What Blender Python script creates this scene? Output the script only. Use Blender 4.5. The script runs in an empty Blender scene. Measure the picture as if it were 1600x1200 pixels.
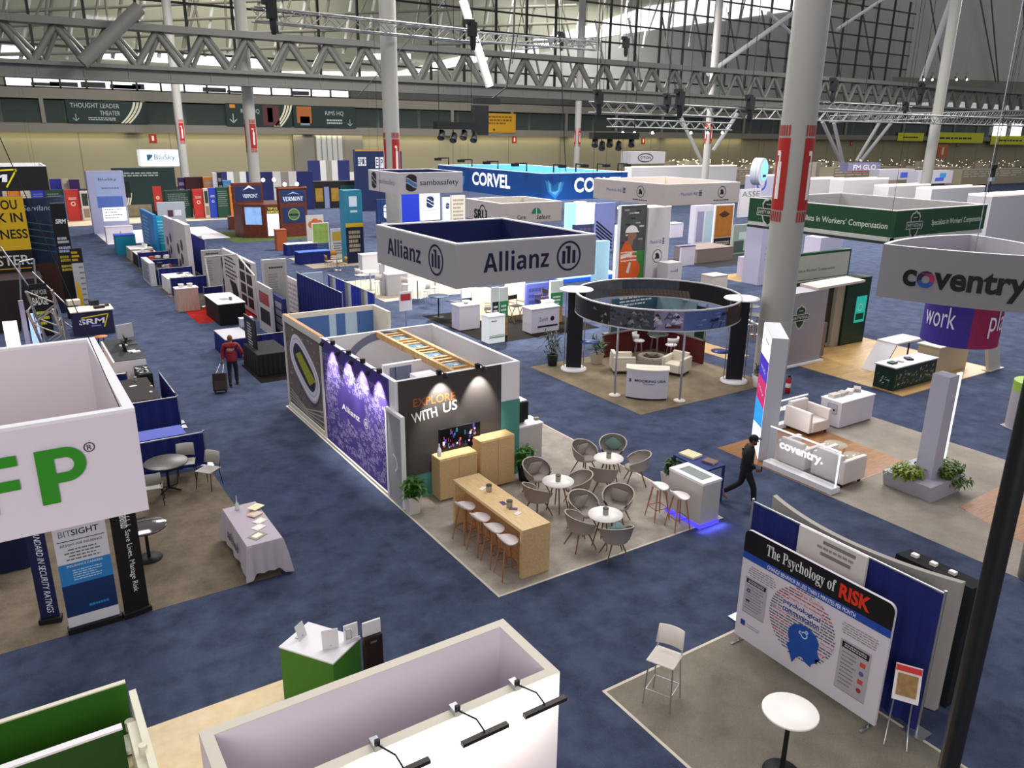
import bpy, bmesh, math, random
from mathutils import Vector, Matrix, noise
R = math.radians
random.seed(7)
S = bpy.context.scene
COL = S.collection
# ---------------------------------------------------------------- camera
CAM_H = 8.4
YAW, PIT, ROL, FPX = 0.5818, 0.31044, 0.01304, 1224.34
_f = Vector((math.sin(YAW)*math.cos(PIT), math.cos(YAW)*math.cos(PIT), -math.sin(PIT)))
_r0 = Vector((math.cos(YAW), -math.sin(YAW), 0)); _u0 = _r0.cross(_f)
_r = math.cos(ROL)*_r0 + math.sin(ROL)*_u0
_u = -math.sin(ROL)*_r0 + math.cos(ROL)*_u0
cam = bpy.data.cameras.new('camera'); camo = bpy.data.objects.new('camera', cam); COL.objects.link(camo)
m3 = Matrix((_r, _u, -_f)).transposed()
camo.matrix_world = Matrix.Translation((0, 0, CAM_H)) @ m3.to_4x4()
cam.sensor_width = 36; cam.sensor_fit = 'HORIZONTAL'; cam.lens = FPX/1600*36
cam.clip_start = .05; cam.clip_end = 600
S.camera = camo
def P(px, py, z=0.0):
    'point of the horizontal plane z seen at a pixel of the 1600x1200 photograph'
    d = _f + _r*((px-800)/FPX) - _u*((py-600)/FPX)
    t = (z-CAM_H)/d.z
    return Vector((d.x*t, d.y*t, z))
def PY(px, py, Y):
    'point of the vertical plane y = Y seen at a pixel'
    d = _f + _r*((px-800)/FPX) - _u*((py-600)/FPX)
    t = Y/d.y
    return Vector((d.x*t, Y, CAM_H+d.z*t))
def PX(px, py, X):
    d = _f + _r*((px-800)/FPX) - _u*((py-600)/FPX)
    t = X/d.x
    return Vector((X, d.y*t, CAM_H+d.z*t))
def ZAT(b, py):
    'height above the floor point b whose image row is py'
    lo, hi = -3.0, 60.0
    for _ in range(50):
        m = (lo+hi)/2
        d = Vector((b[0], b[1], m-CAM_H)); y = 600-FPX*d.dot(_u)/d.dot(_f)
        if y > py: lo = m
        else: hi = m
    return m
# ---------------------------------------------------------------- light
S.view_settings.view_transform = 'Standard'; S.view_settings.look = 'None'
S.view_settings.gamma = 1; S.view_settings.use_curve_mapping = False
S.view_settings.exposure = 0.0
wd = bpy.data.worlds.new('hall_air'); S.world = wd; wd.use_nodes = True
bg = wd.node_tree.nodes['Background']; bg.inputs[0].default_value = (.93, .93, 1, 1); bg.inputs[1].default_value = .46
def area(name, loc, size, power, col=(1, 1, 1), rot=(0, 0, 0), sy=None):
    l = bpy.data.lights.new(name, 'AREA'); l.energy = power; l.color = col; l.size = size
    if sy: l.shape = 'RECTANGLE'; l.size_y = sy
    o = bpy.data.objects.new(name, l); o.location = loc; o.rotation_euler = rot; COL.objects.link(o); return o
def spot(name, loc, tgt, power, ang=60, col=(1, .93, .82), blend=.5, rad=.04):
    l = bpy.data.lights.new(name, 'SPOT'); l.energy = power; l.color = col; l.spot_size = R(ang); l.spot_blend = blend; l.shadow_soft_size = rad
    o = bpy.data.objects.new(name, l); o.location = loc
    o.rotation_euler = (Vector(tgt)-Vector(loc)).to_track_quat('-Z', 'Y').to_euler(); COL.objects.link(o); return o
for i, (x, y, p) in enumerate(((14, 18, 1500), (36, 20, 4200), (2, 42, 4200), (30, 52, 10500), (62, 38, 10500), (24, 92, 13500), (70, 86, 15000), (105, 50, 12000))):
    area('high_bay_lamp', (x, y, 27), 9, p*1.5, (1, .97, .95))
area('viewer_side_fill', (-7, -9, 11), 8, 1500, (1, .95, .93), (R(62), 0, R(-38)))  # unseen fill light added behind the viewer to brighten upright faces
# ---------------------------------------------------------------- materials
def srgb(h):
    if isinstance(h, str):
        c = [int(h[i:i+2], 16)/255 for i in (0, 2, 4)]
    else: c = [v/255 for v in h]
    return tuple(v/12.92 if v <= .04045 else ((v+.055)/1.055)**2.4 for v in c)+(1,)
_M = {}
def M(key, col=None, rough=.6, metal=0, emit=0, vary=.06, scale=6, trans=0, spec=.3, bump=0):
    if key in _M: return _M[key]
    if col is None: col = key if len(key) == 6 else '808080'
    m = bpy.data.materials.new(key); m.use_nodes = True; nt = m.node_tree; b = nt.nodes['Principled BSDF']
    c = srgb(col); b.inputs['Roughness'].default_value = rough; b.inputs['Metallic'].default_value = metal
    b.inputs['Specular IOR Level'].default_value = spec
    if vary:
        tc = nt.nodes.new('ShaderNodeTexCoord'); n = nt.nodes.new('ShaderNodeTexNoise'); n.inputs['Scale'].default_value = scale
        n.inputs['Detail'].default_value = 4
        nt.links.new(tc.outputs['Object'], n.inputs['Vector'])
        mx = nt.nodes.new('ShaderNodeMix'); mx.data_type = 'RGBA'
        mx.inputs[6].default_value = tuple(v*(1-vary) for v in c[:3])+(1,); mx.inputs[7].default_value = tuple(min(1, v*(1+vary)) for v in c[:3])+(1,)
        nt.links.new(n.outputs['Fac'], mx.inputs[0]); nt.links.new(mx.outputs[2], b.inputs['Base Color'])
        if bump:
            bp = nt.nodes.new('ShaderNodeBump'); bp.inputs['Strength'].default_value = bump; bp.inputs['Distance'].default_value = .02
            nt.links.new(n.outputs['Fac'], bp.inputs['Height']); nt.links.new(bp.outputs[0], b.inputs['Normal'])
    else: b.inputs['Base Color'].default_value = c
    if emit:
        b.inputs['Emission Color'].default_value = c; b.inputs['Emission Strength'].default_value = emit
    if trans:
        b.inputs['Alpha'].default_value = 1-trans
    _M[key] = m; return m
def wood(key, c1, c2, sc=(1, 14, 14), rough=.45, plank=None):
    if key in _M: return _M[key]
    m = bpy.data.materials.new(key); m.use_nodes = True; nt = m.node_tree; b = nt.nodes['Principled BSDF']
    tc = nt.nodes.new('ShaderNodeTexCoord'); mp = nt.nodes.new('ShaderNodeMapping'); mp.inputs['Scale'].default_value = sc
    n = nt.nodes.new('ShaderNodeTexNoise'); n.inputs['Scale'].default_value = 2.2; n.inputs['Detail'].default_value = 5
    r = nt.nodes.new('ShaderNodeValToRGB'); r.color_ramp.elements[0].color = srgb(c1); r.color_ramp.elements[1].color = srgb(c2)
    r.color_ramp.elements[0].position = .3; r.color_ramp.elements[1].position = .7
    nt.links.new(tc.outputs['Object'], mp.inputs[0]); nt.links.new(mp.outputs[0], n.inputs['Vector']); nt.links.new(n.outputs['Fac'], r.inputs[0])
    out = r.outputs[0]
    if plank:
        br = nt.nodes.new('ShaderNodeTexBrick'); br.inputs['Scale'].default_value = 1; br.inputs['Brick Width'].default_value = plank[0]
        br.inputs['Row Height'].default_value = plank[1]; br.inputs['Mortar Size'].default_value = .004
        br.inputs['Color1'].default_value = (1, 1, 1, 1); br.inputs['Color2'].default_value = (.78, .78, .78, 1); br.inputs['Mortar'].default_value = (.45, .4, .35, 1)
        nt.links.new(tc.outputs['Object'], br.inputs['Vector'])
        mx = nt.nodes.new('ShaderNodeMix'); mx.data_type = 'RGBA'; mx.blend_type = 'MULTIPLY'; mx.inputs[0].default_value = .8
        nt.links.new(out, mx.inputs[6]); nt.links.new(br.outputs[0], mx.inputs[7]); out = mx.outputs[2]
    nt.links.new(out, b.inputs['Base Color']); b.inputs['Roughness'].default_value = rough; b.inputs['Specular IOR Level'].default_value = .3
    _M[key] = m; return m
def carpet(key, c1='', c2='', scale=1.2, fine=90, seam=None, rough=.95):
    'woven carpet: coarse mottling, fine pile, optional roll seams'
    if key in _M: return _M[key]
    m = bpy.data.materials.new(key); m.use_nodes = True; nt = m.node_tree; b = nt.nodes['Principled BSDF']; L = nt.links
    tc = nt.nodes.new('ShaderNodeTexCoord')
    n = nt.nodes.new('ShaderNodeTexNoise'); n.inputs['Scale'].default_value = scale; n.inputs['Detail'].default_value = 6; n.inputs['Roughness'].default_value = .65
    f = nt.nodes.new('ShaderNodeTexNoise'); f.inputs['Scale'].default_value = fine; f.inputs['Detail'].default_value = 2
    L.new(tc.outputs['Object'], n.inputs['Vector']); L.new(tc.outputs['Object'], f.inputs['Vector'])
    ad = nt.nodes.new('ShaderNodeMath'); ad.operation = 'MULTIPLY_ADD'; ad.inputs[1].default_value = .45
    L.new(f.outputs['Fac'], ad.inputs[0]); L.new(n.outputs['Fac'], ad.inputs[2])
    r = nt.nodes.new('ShaderNodeValToRGB'); r.color_ramp.elements[0].position = .5; r.color_ramp.elements[1].position = .95
    r.color_ramp.elements[0].color = srgb(c1); r.color_ramp.elements[1].color = srgb(c2)
    L.new(ad.outputs[0], r.inputs[0]); out = r.outputs[0]
    if seam:
        br = nt.nodes.new('ShaderNodeTexBrick'); br.inputs['Scale'].default_value = 1; br.inputs['Brick Width'].default_value = seam[0]; br.inputs['Row Height'].default_value = seam[1]
        br.inputs['Mortar Size'].default_value = .012; br.inputs['Color1'].default_value = (1, 1, 1, 1); br.inputs['Color2'].default_value = (.86, .86, .88, 1); br.inputs['Mortar'].default_value = (.8, .8, .8, 1)
        L.new(tc.outputs['Object'], br.inputs['Vector'])
        mx = nt.nodes.new('ShaderNodeMix'); mx.data_type = 'RGBA'; mx.blend_type = 'MULTIPLY'; mx.inputs[0].default_value = .7
        L.new(out, mx.inputs[6]); L.new(br.outputs[0], mx.inputs[7]); out = mx.outputs[2]
    L.new(out, b.inputs['Base Color']); b.inputs['Roughness'].default_value = rough; b.inputs['Specular IOR Level'].default_value = .1
    bp = nt.nodes.new('ShaderNodeBump'); bp.inputs['Strength'].default_value = .25; bp.inputs['Distance'].default_value = .01
    L.new(f.outputs['Fac'], bp.inputs['Height']); L.new(bp.outputs[0], b.inputs['Normal'])
    _M[key] = m; return m
def glass(key, col='dfe8ea', alpha=.12, rough=.05):
    if key in _M: return _M[key]
    m = M(key, col, rough, vary=0, trans=1-alpha, spec=.5); return m
def stripes(key, cols, scale, axis='X'):
    'hung fabric in vertical widths of several colours'
    if key in _M: return _M[key]
    m = bpy.data.materials.new(key); m.use_nodes = True; nt = m.node_tree; b = nt.nodes['Principled BSDF']; L = nt.links
    tc = nt.nodes.new('ShaderNodeTexCoord'); sp = nt.nodes.new('ShaderNodeSeparateXYZ'); L.new(tc.outputs['Object'], sp.inputs[0])
    mu = nt.nodes.new('ShaderNodeMath'); mu.operation = 'MULTIPLY'; mu.inputs[1].default_value = 1/scale; L.new(sp.outputs[axis], mu.inputs[0])
    fr = nt.nodes.new('ShaderNodeMath'); fr.operation = 'FRACT'; L.new(mu.outputs[0], fr.inputs[0])
    r = nt.nodes.new('ShaderNodeValToRGB'); r.color_ramp.interpolation = 'CONSTANT'; e = r.color_ramp.elements
    for i, c in enumerate(cols):
        if i < 2: el = e[i]; el.position = i/len(cols)
        else: el = e.new(i/len(cols))
        el.color = srgb(c)
    L.new(fr.outputs[0], r.inputs[0]); L.new(r.outputs[0], b.inputs['Base Color']); b.inputs['Roughness'].default_value = .9
    _M[key] = m; return m
WHITE = M('white_laminate', 'e9e6e8', .45, vary=.02)
GREYW = M('grey_white_fabric', 'd0cdd0', .8, vary=.03)
BLACK = M('black_matt', '141416', .6, vary=.1)
CHROME = M('brushed_steel', 'b9bbbe', .3, metal=.9, vary=.05)
NAVYD = M('navy_drape_cloth', '1b2468', .85, vary=.15, scale=3)
OAK = wood('oak_veneer', 'c9a673', 'dbbd8c', (14, 1.5, 14))
# ---------------------------------------------------------------- object helpers
ORG = {}
def tag(o, label=None, cat=None, group=None, kind=None):
    if label: o['label'] = label
    if cat: o['category'] = cat
    if group: o['group'] = group
    if kind: o['kind'] = kind
    return o
def thing(name, label, cat, loc=(0, 0, 0), rz=0, group=None):
    o = bpy.data.objects.new(name, None); COL.objects.link(o); o.empty_display_size = .2
    o.location = loc; o.rotation_euler = (0, 0, rz)
    ORG[o] = Matrix.Translation(loc) @ Matrix.Rotation(rz, 4, 'Z')
    return tag(o, label, cat, group)
def dup(root, loc, rz=0, label=None, group=None):
    r = root.copy(); COL.objects.link(r); r.location = loc; r.rotation_euler = (0, 0, rz)
    if label: r['label'] = label
    if group: r['group'] = group
    for ch in root.children:
        c = ch.copy(); COL.objects.link(c); c.parent = r
        for g in ch.children:
            d = g.copy(); COL.objects.link(d); d.parent = c
    return r
class MB:
    'collects shapes, then links them as ONE mesh object'
    def __init__(s): s.v = []; s.f = []; s.fm = []; s.sm = []; s.mats = []
    def mi(s, m):
        if isinstance(m, str): m = M(m)
        if m not in s.mats: s.mats.append(m)
        return s.mats.index(m)
    def add(s, vs, fs, m, smooth=False):
        o = len(s.v); s.v += [tuple(v) for v in vs]; k = s.mi(m)
        for f in fs: s.f.append([i+o for i in f]); s.fm.append(k); s.sm.append(smooth)
        return s
    def box(s, x0, x1, y0, y1, z0, z1, m):
        v = [(x, y, z) for z in (z0, z1) for y in (y0, y1) for x in (x0, x1)]
        return s.add(v, [(0, 2, 3, 1), (4, 5, 7, 6), (0, 1, 5, 4), (2, 6, 7, 3), (0, 4, 6, 2), (1, 3, 7, 5)], m)
    def obox(s, c, size, rz, m, mat=None):
        Mx = Matrix.Translation(c) @ (mat.to_4x4() if mat else Matrix.Rotation(rz, 4, 'Z')); a, b, d = [q/2 for q in size]
        v = [Mx @ Vector((x, y, z)) for z in (-d, d) for y in (-b, b) for x in (-a, a)]
        return s.add(v, [(0, 2, 3, 1), (4, 5, 7, 6), (0, 1, 5, 4), (2, 6, 7, 3), (0, 4, 6, 2), (1, 3, 7, 5)], m)
    def prism(s, pts, z0, z1, m, smooth=False):
        n = len(pts); v = [(p[0], p[1], z0) for p in pts]+[(p[0], p[1], z1) for p in pts]
        a = sum(pts[i][0]*pts[(i+1) % n][1]-pts[(i+1) % n][0]*pts[i][1] for i in range(n))
        r = list(range(n)) if a > 0 else list(range(n))[::-1]
        s.add(v, [tuple(r[::-1]), tuple(i+n for i in r)], m)
        return s.add(v, [(r[i], r[(i+1) % n], r[(i+1) % n]+n, r[i]+n) for i in range(n)], m, smooth)
    def ext(s, pts, vec, m, smooth=False):
        'planar polygon in space pushed along vec'
        vec = Vector(vec); pts = [Vector(p) for p in pts]; n = len(pts)
        nn = Vector((0, 0, 0))
        for i in range(n): nn += pts[i].cross(pts[(i+1) % n])
        if nn.dot(vec) < 0: pts = pts[::-1]
        v = pts+[p+vec for p in pts]
        s.add(v, [tuple(range(n))[::-1], tuple(range(n, 2*n))], m)
        return s.add(v, [(i, (i+1) % n, (i+1) % n+n, i+n) for i in range(n)], m, smooth)
    def tube(s, pts, r, m, n=8, smooth=True):
        pts = [Vector(p) for p in pts]; k = len(pts); rs = r if isinstance(r, (list, tuple)) else [r]*k
        v = []; t0 = (pts[1]-pts[0]).normalized(); a = t0.orthogonal().normalized()
        for i, p in enumerate(pts):
            t = (pts[min(i+1, k-1)]-pts[max(i-1, 0)]).normalized(); a = (a-t*a.dot(t)).normalized(); b = t.cross(a)
            for j in range(n):
                q = 2*math.pi*j/n; v.append(p+(a*math.cos(q)+b*math.sin(q))*rs[i])
        s.add(v, [(i*n+j, i*n+(j+1) % n, (i+1)*n+(j+1) % n, (i+1)*n+j) for i in range(k-1) for j in range(n)], m, smooth)
        return s.add(v, [tuple(range(n))[::-1], tuple(range((k-1)*n, k*n))], m)
    def lathe(s, c, prof, m, n=24, smooth=True):
        v = []
        for (r, z) in prof:
            for j in range(n):
                q = 2*math.pi*j/n; v.append((c[0]+r*math.cos(q), c[1]+r*math.sin(q), c[2]+z))
        k = len(prof)
        s.add(v, [(i*n+j, i*n+(j+1) % n, (i+1)*n+(j+1) % n, (i+1)*n+j) for i in range(k-1) for j in range(n)], m, smooth)
        return s.add(v, [tuple(range(n))[::-1], tuple(range((k-1)*n, k*n))], m)
    def cyl(s, c, r, h, m, n=24): return s.lathe(c, [(r, 0), (r, h)], m, n)
    def ell(s, c, r, m, n=12, k=8, mat=None):
        v = []; c = Vector(c)
        for i in range(k+1):
            ph = math.pi*i/k-math.pi/2
            for j in range(n):
                q = 2*math.pi*j/n; w = Vector((r[0]*math.cos(ph)*math.cos(q), r[1]*math.cos(ph)*math.sin(q), r[2]*math.sin(ph)))
                v.append(c+(mat @ w if mat else w))
        return s.add(v, [(i*n+j, i*n+(j+1) % n, (i+1)*n+(j+1) % n, (i+1)*n+j) for i in range(k) for j in range(n)], m, True)
    def poly(s, pts, m): return s.add(pts, [tuple(range(len(pts)))], m)
    def build(s, name, parent=None, world=False, bevel=0, label=None, cat=None, group=None, kind=None, loc=None):
        me = bpy.data.meshes.new(name); inv = None
        if world and parent is not None: inv = ORG[parent].inverted()
        vs = s.v
        if loc is not None: inv = Matrix.Translation(-Vector(loc))
        if inv: vs = [inv @ Vector(v) for v in vs]
        me.from_pydata(vs, [], s.f)
        for m in s.mats: me.materials.append(m)
        me.polygons.foreach_set('material_index', s.fm); me.polygons.foreach_set('use_smooth', s.sm); me.update()
        o = bpy.data.objects.new(name, me); COL.objects.link(o)
        if parent is not None: o.parent = parent; ORG[o] = ORG.get(parent, Matrix())
        else: ORG[o] = Matrix.Translation(loc) if loc is not None else Matrix()
        if loc is not None: o.location = loc
        if bevel:
            b = o.modifiers.new('bevel', 'BEVEL'); b.width = bevel; b.segments = 2; b.limit_method = 'ANGLE'
        return tag(o, label, cat, group, kind)
def struct(mb, name, **k): return mb.build(name, kind='structure', **k)
_TX = {}
def textgeo(t, bold=0.0, res=3, space=1.0):
    key = (t, bold, res, space)
    if key in _TX: return _TX[key]
    cu = bpy.data.curves.new('lettering', 'FONT'); cu.body = t; cu.offset = bold; cu.resolution_u = res; cu.space_character = space
    ob = bpy.data.objects.new('lettering', cu); COL.objects.link(ob)
    dg = bpy.context.evaluated_depsgraph_get(); me = bpy.data.meshes.new_from_object(ob.evaluated_get(dg))
    vs = [(v.co.x, v.co.y) for v in me.vertices]; fs = [tuple(p.vertices) for p in me.polygons]
    bpy.data.objects.remove(ob); bpy.data.curves.remove(cu); bpy.data.meshes.remove(me)
    if not vs: vs = [(0, 0)]
    x0 = min(v[0] for v in vs); x1 = max(v[0] for v in vs); y0 = min(v[1] for v in vs); y1 = max(v[1] for v in vs)
    _TX[key] = (vs, fs, x0, x1, y0, y1); return _TX[key]
class Pan:
    'a printed face: origin, right and up directions, drawing in metres'
    def __init__(s, O, U, V=(0, 0, 1)):
        s.O = Vector(O); s.U = Vector(U).normalized(); s.V = Vector(V).normalized(); s.N = s.U.cross(s.V).normalized()
    def pt(s, u, v, d=0): return s.O+s.U*u+s.V*v+s.N*d
    def poly(s, mb, pts, m, d=.004): mb.poly([s.pt(a, b, d) for a, b in pts], m)
    def rect(s, mb, u0, v0, u1, v1, m, d=.004): s.poly(mb, [(u0, v0), (u1, v0), (u1, v1), (u0, v1)], m, d)
    def disc(s, mb, u, v, r, m, d=.004, n=24, ry=None, a0=0, a1=360):
        ry = ry or r; k = n if a1-a0 < 360 else n-1
        s.poly(mb, [(u+r*math.cos(R(a0+(a1-a0)*i/n)), v+ry*math.sin(R(a0+(a1-a0)*i/n))) for i in range(k+1)], m, d)
    def ring(s, mb, u, v, r, t, m, d=.004, n=28, ry=None, a0=0, a1=360):
        ry = ry or r; f = (r-t)/r; vs = []
        for i in range(n+1):
            q = R(a0+(a1-a0)*i/n)
            vs += [s.pt(u+r*math.cos(q), v+ry*math.sin(q), d), s.pt(u+(r-t)*math.cos(q), v+(ry-t)*math.sin(q), d)]
        mb.add(vs, [(2*i, 2*i+2, 2*i+3, 2*i+1) for i in range(n)], m)
    def line(s, mb, pts, w, m, d=.005):
        for (a, b), (c, e) in zip(pts, pts[1:]):
            L = math.hypot(c-a, e-b) or 1; nx, ny = -(e-b)/L*w/2, (c-a)/L*w/2
            s.poly(mb, [(a+nx, b+ny), (c+nx, e+ny), (c-nx, e-ny), (a-nx, b-ny)][::-1], m, d)
    def text(s, mb, t, u, v, w, h, m, d=.006, bold=0.0, res=3, rot=0, align='L', slant=0, space=1.0):
        'fit the words into a box w x h with lower left corner u, v (w None keeps the natural width)'
        vs, fs, x0, x1, y0, y1 = textgeo(t, bold, res, space)
        sy = h/((y1-y0) or 1); sx = w/((x1-x0) or 1) if w else sy
        ww = (x1-x0)*sx; ox = 0 if align == 'L' else (-ww/2 if align == 'C' else -ww)
        c, sn = math.cos(R(rot)), math.sin(R(rot)); out = []
        for (x, y) in vs:
            a = (x-x0)*sx+ox+slant*(y-y0)*sy; b = (y-y0)*sy
            out.append(s.pt(u+a*c-b*sn, v+a*sn+b*c, d))
        mb.add(out, fs, m)
def greek(pan, mb, u0, v0, u1, v1, rows, m, d=.005, seed=1, fill=.55, centre=False):
    'small print too fine to read: rows of short word marks'
    rg = random.Random(seed); h = (v1-v0)/rows
    for i in range(rows):
        u = u0; e = u1-(u1-u0)*rg.random()*.3; vv = v1-(i+1)*h+h*(1-fill)/2
        if centre: k = (u1-e)/2; u += k; e = u1-k
        while u < e-.01*(u1-u0):
            w = min((u1-u0)*rg.uniform(.05, .16), e-u); pan.rect(mb, u, vv, u+w, vv+h*fill, m, d); u += w+(u1-u0)*.025
# ================================================================ the hall
CARP = carpet('blue_aisle_carpet', '2f374b', '4d566e', 1.6, 60, (12, 3.0))
mb = MB(); mb.poly([(-60, -15, 0), (330, -15, 0), (330, 210, 0), (-60, 210, 0)], CARP); struct(mb, 'floor')
YW = 130.0
def zy(px, py, Y=YW): return PY(px, py, Y).z
BEIGE = M('beige_plaster', 'a09879', .85, vary=.05, scale=.15)
FASC = M('concrete_fascia', '827d70', .85, vary=.06, scale=.3)
STEEL = M('grey_painted_steel', '6c6c66', .5, vary=.05, scale=1)
WSTEEL = M('white_painted_steel', 'dcdcd8', .5, vary=.03, scale=1)
DSTEEL = M('dark_grey_steel', '2c2c28', .5, vary=.08, scale=1)
z1, z2, z3, z4, z5 = zy(200, 207), zy(200, 194), zy(200, 158), zy(200, 142.5), zy(200, 124)
XL, XR = -30, 300
mb = MB(); mb.box(XL, XR, YW, YW+.5, 0, z1, BEIGE)
for i in range(27):
    x = XL+6+i*12; mb.box(x, x+.12, YW-.03, YW, 0, z1, FASC)
a, b = PY(458, 240, YW).x, PY(565, 240, YW).x
mb.box(a, b, YW-.6, YW, 0, z1-.1, FASC)
a, b = PY(494, 220, YW-1).x, PY(536, 220, YW-1).x
mb.box(a, b, YW-.8, YW-.6, 2, z1-.2, M('dock_door', 'b7b7b0', .5))
for k in range(6): mb.box(a+(b-a)*k/5-.08, a+(b-a)*k/5+.08, YW-.86, YW-.8, 2, z1-.2, FASC)
struct(mb, 'wall_back')
mb = MB(); mb.box(XL, XR, YW-1.6, YW+4, z1, z2, FASC); struct(mb, 'trim_1')
mb = MB(); mb.box(XL, XR, YW-1.6, YW+4, z3, z4, FASC); struct(mb, 'trim_2')
mb = MB(); mb.box(XL, XR, YW+4, YW+4.4, z2, z3, M('concourse_wall', '42463f', .7, vary=.3, scale=.25))
for i in range(40): mb.box(XL+i*8+1, XL+i*8+1.5, YW+3.8, YW+4, z2, z3, M('pale_post', 'a8aca4', .6))
struct(mb, 'wall_concourse')
# balustrade glass with its posts
mb = MB(); mb.box(XL, XR, YW-1.4, YW-1.36, z2, z3-.2, glass('green_balcony_glass', '4c5850', .35))
struct(mb, 'window_1')
mb = MB()
for i in range(26): mb.box(XL+i*12.6, XL+i*12.6+.5, YW-1.75, YW-1.4, z2, z3, FASC)
struct(mb, 'trim_3')
# clerestory daylight behind the beam
DAY = M('daylight_glazing', 'f4f6ff', .3, emit=1.5, vary=0)
mb = MB(); a, b = PY(8, 130, YW).x, PY(545, 130, YW).x
mb.box(a, b, YW+.2, YW+.4, z4, z5+.8, DAY); struct(mb, 'window_2')
mb = MB()
for i in range(16): mb.box(a+(b-a)*i/15-.12, a+(b-a)*i/15+.12, YW-.1, YW+.2, z4, z5+.8, DSTEEL)
mb.box(XL, XR, YW-.1, YW+.3, z4, z4+.25, DSTEEL)
rg = random.Random(3)
for i in range(9):
    x = a+(b-a)*rg.uniform(.05, .95); mb.box(x, x+rg.uniform(1.5, 4), YW-.05, YW+.18, z4+.3, z4+rg.uniform(.6, 1.1), DSTEEL)
struct(mb, 'window_3')
mb = MB(); mb.box(b, XR, YW+.2, YW+.5, z4, z5+1.5, M('dark_upper_wall', '55574f', .8, vary=.15, scale=.3)); struct(mb, 'wall_upper')
# cove light that washes the lower wall
for i in range(6):
    area('cove_lamp', (6+i*26, YW-.9, z1-.15), 24, 150, (1, .94, .62), (R(28), 0, 0), sy=.4)
# banners hung in the balustrade
def banner(px0, px1, py0, py1, draw, label, col, name='balcony_banner', Y=YW-1.812):
    p = PY(px0, py1, Y); q = PY(px1, py0, Y)
    t = thing(name, label, 'banner', (p.x, Y, p.z), 0, 'banners on the balcony glass')
    w, h = q.x-p.x, q.z-p.z
    mb = MB(); mb.box(0, w, 0, .06, 0, h, col); mb.build('banner_sheet', t)
    g = MB(); pn = Pan((0, 0, 0), (1, 0, 0)); draw(pn, g, w, h)
    if g.v: g.build('lettering', t)
    return t
CREAM = M('cream_print', 'd9d6b8', .6); BGRN = M('deep_green_print', '1d2f2a', .6); SILV = M('silver_print', 'aeb4ae', .6)
def arrow(pn, g, u, v, h, m):
    pn.line(g, [(u, v+h), (u, v)], h*.09, m); pn.line(g, [(u-h*.4, v+h*.4), (u, v), (u+h*.4, v+h*.4)], h*.09, m)
def sweep(pn, g, u, w, h, m):
    for k in range(3):
        o = u+k*w*.3; pts = []
        for i in range(9):
            t = i/8; pts.append((o-w*.9*(1-t)**2+w*.35*t, h*(.02+.96*t)))
        for i in range(9):
            t = 1-i/8; pts.append((o-w*.9*(1-t)**2+w*.35*t+w*.2, h*(.02+.96*t)))
        for i in range(8): pn.poly(g, [pts[i], pts[17-i], pts[16-i], pts[i+1]][::-1], m)
def d1(pn, g, w, h):
    pn.text(g, 'THOUGHT LEADER', w*.05, h*.68, w*.6, h*.2, SILV); pn.text(g, 'THEATER', w*.4, h*.36, w*.25, h*.2, SILV)
    arrow(pn, g, w*.1, h*.1, h*.3, SILV); greek(pn, g, w*.25, h*.12, w*.6, h*.28, 2, SILV); sweep(pn, g, w*.78, w*.15, h, CREAM)
banner(107, 228, 159.5, 192, d1, 'dark green balcony banner pointing to the theater, leftmost', BGRN)
def d2(pn, g, w, h):
    arrow(pn, g, w*.1, h*.15, h*.4, SILV); pn.rect(g, w*.06, h*.8, w*.14, h*.95, 'c98a2e'); pn.text(g, 'RIMS HQ', w*.22, h*.55, w*.28, h*.22, SILV)
    pn.rect(g, w*.55, h*.05, w*.8, h*.95, '5a2f30'); pn.rect(g, w*.62, h*.2, w*.7, h*.85, 'c07b3a'); sweep(pn, g, w*.84, w*.15, h, CREAM)
banner(355, 455, 164, 197, d2, 'balcony banner with maroon tower picture and swept cream ribbons', BGRN)
def d3(pn, g, w, h):
    pn.rect(g, w*.05, h*.2, w*.28, h*.95, 'a8622c'); pn.rect(g, w*.1, h*.1, w*.25, h*.5, '7e8d94'); pn.text(g, 'RIMS HQ', w*.5, h*.55, w*.3, h*.22, SILV)
    greek(pn, g, w*.52, h*.15, w*.78, h*.42, 2, SILV); arrow(pn, g, w*.9, h*.1, h*.3, SILV)
banner(460, 555, 167, 199, d3, 'dark balcony banner with orange skyline picture left of the second column', BGRN)
banner(757, 806, 178, 207, lambda pn, g, w, h: (greek(pn, g, w*.1, h*.4, w*.9, h*.9, 3, M('ochre_ink', '7a5a10')), pn.disc(g, w*.3, h*.15, h*.06, '222222')), 'ochre yellow balcony banner behind the hanging black lights', M('ochre_sheet', 'c3921f', .6))
for k, (a, b, c, d) in enumerate(((1402, 1444, 208, 220), (1449, 1538, 208, 223), (1547, 1612, 212, 226))):
    banner(a, b, c, d, lambda pn, g, w, h: greek(pn, g, w*.2, h*.3, w*.8, h*.6, 1, M('black_matt')), ('narrow yellow banner at the left end of the far right balcony', 'wide yellow banner crossing behind the far right column', 'yellow banner at the right edge below the bright windows')[k], M('lemon_sheet', 'cfd02a', .6), Y=YW-1.812)
mb = MB(); p, q = PY(1405, 205, YW-.1), PY(1550, 192, YW-.1)
for a, b in ((1550, 1574), (1578, 1598)):
    p, q = PY(a, 212, YW-1.95), PY(b, 194, YW-1.95); mb.box(p.x, q.x, YW-2, YW-1.95, p.z, q.z, DAY)
struct(mb, 'window_4')
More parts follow.
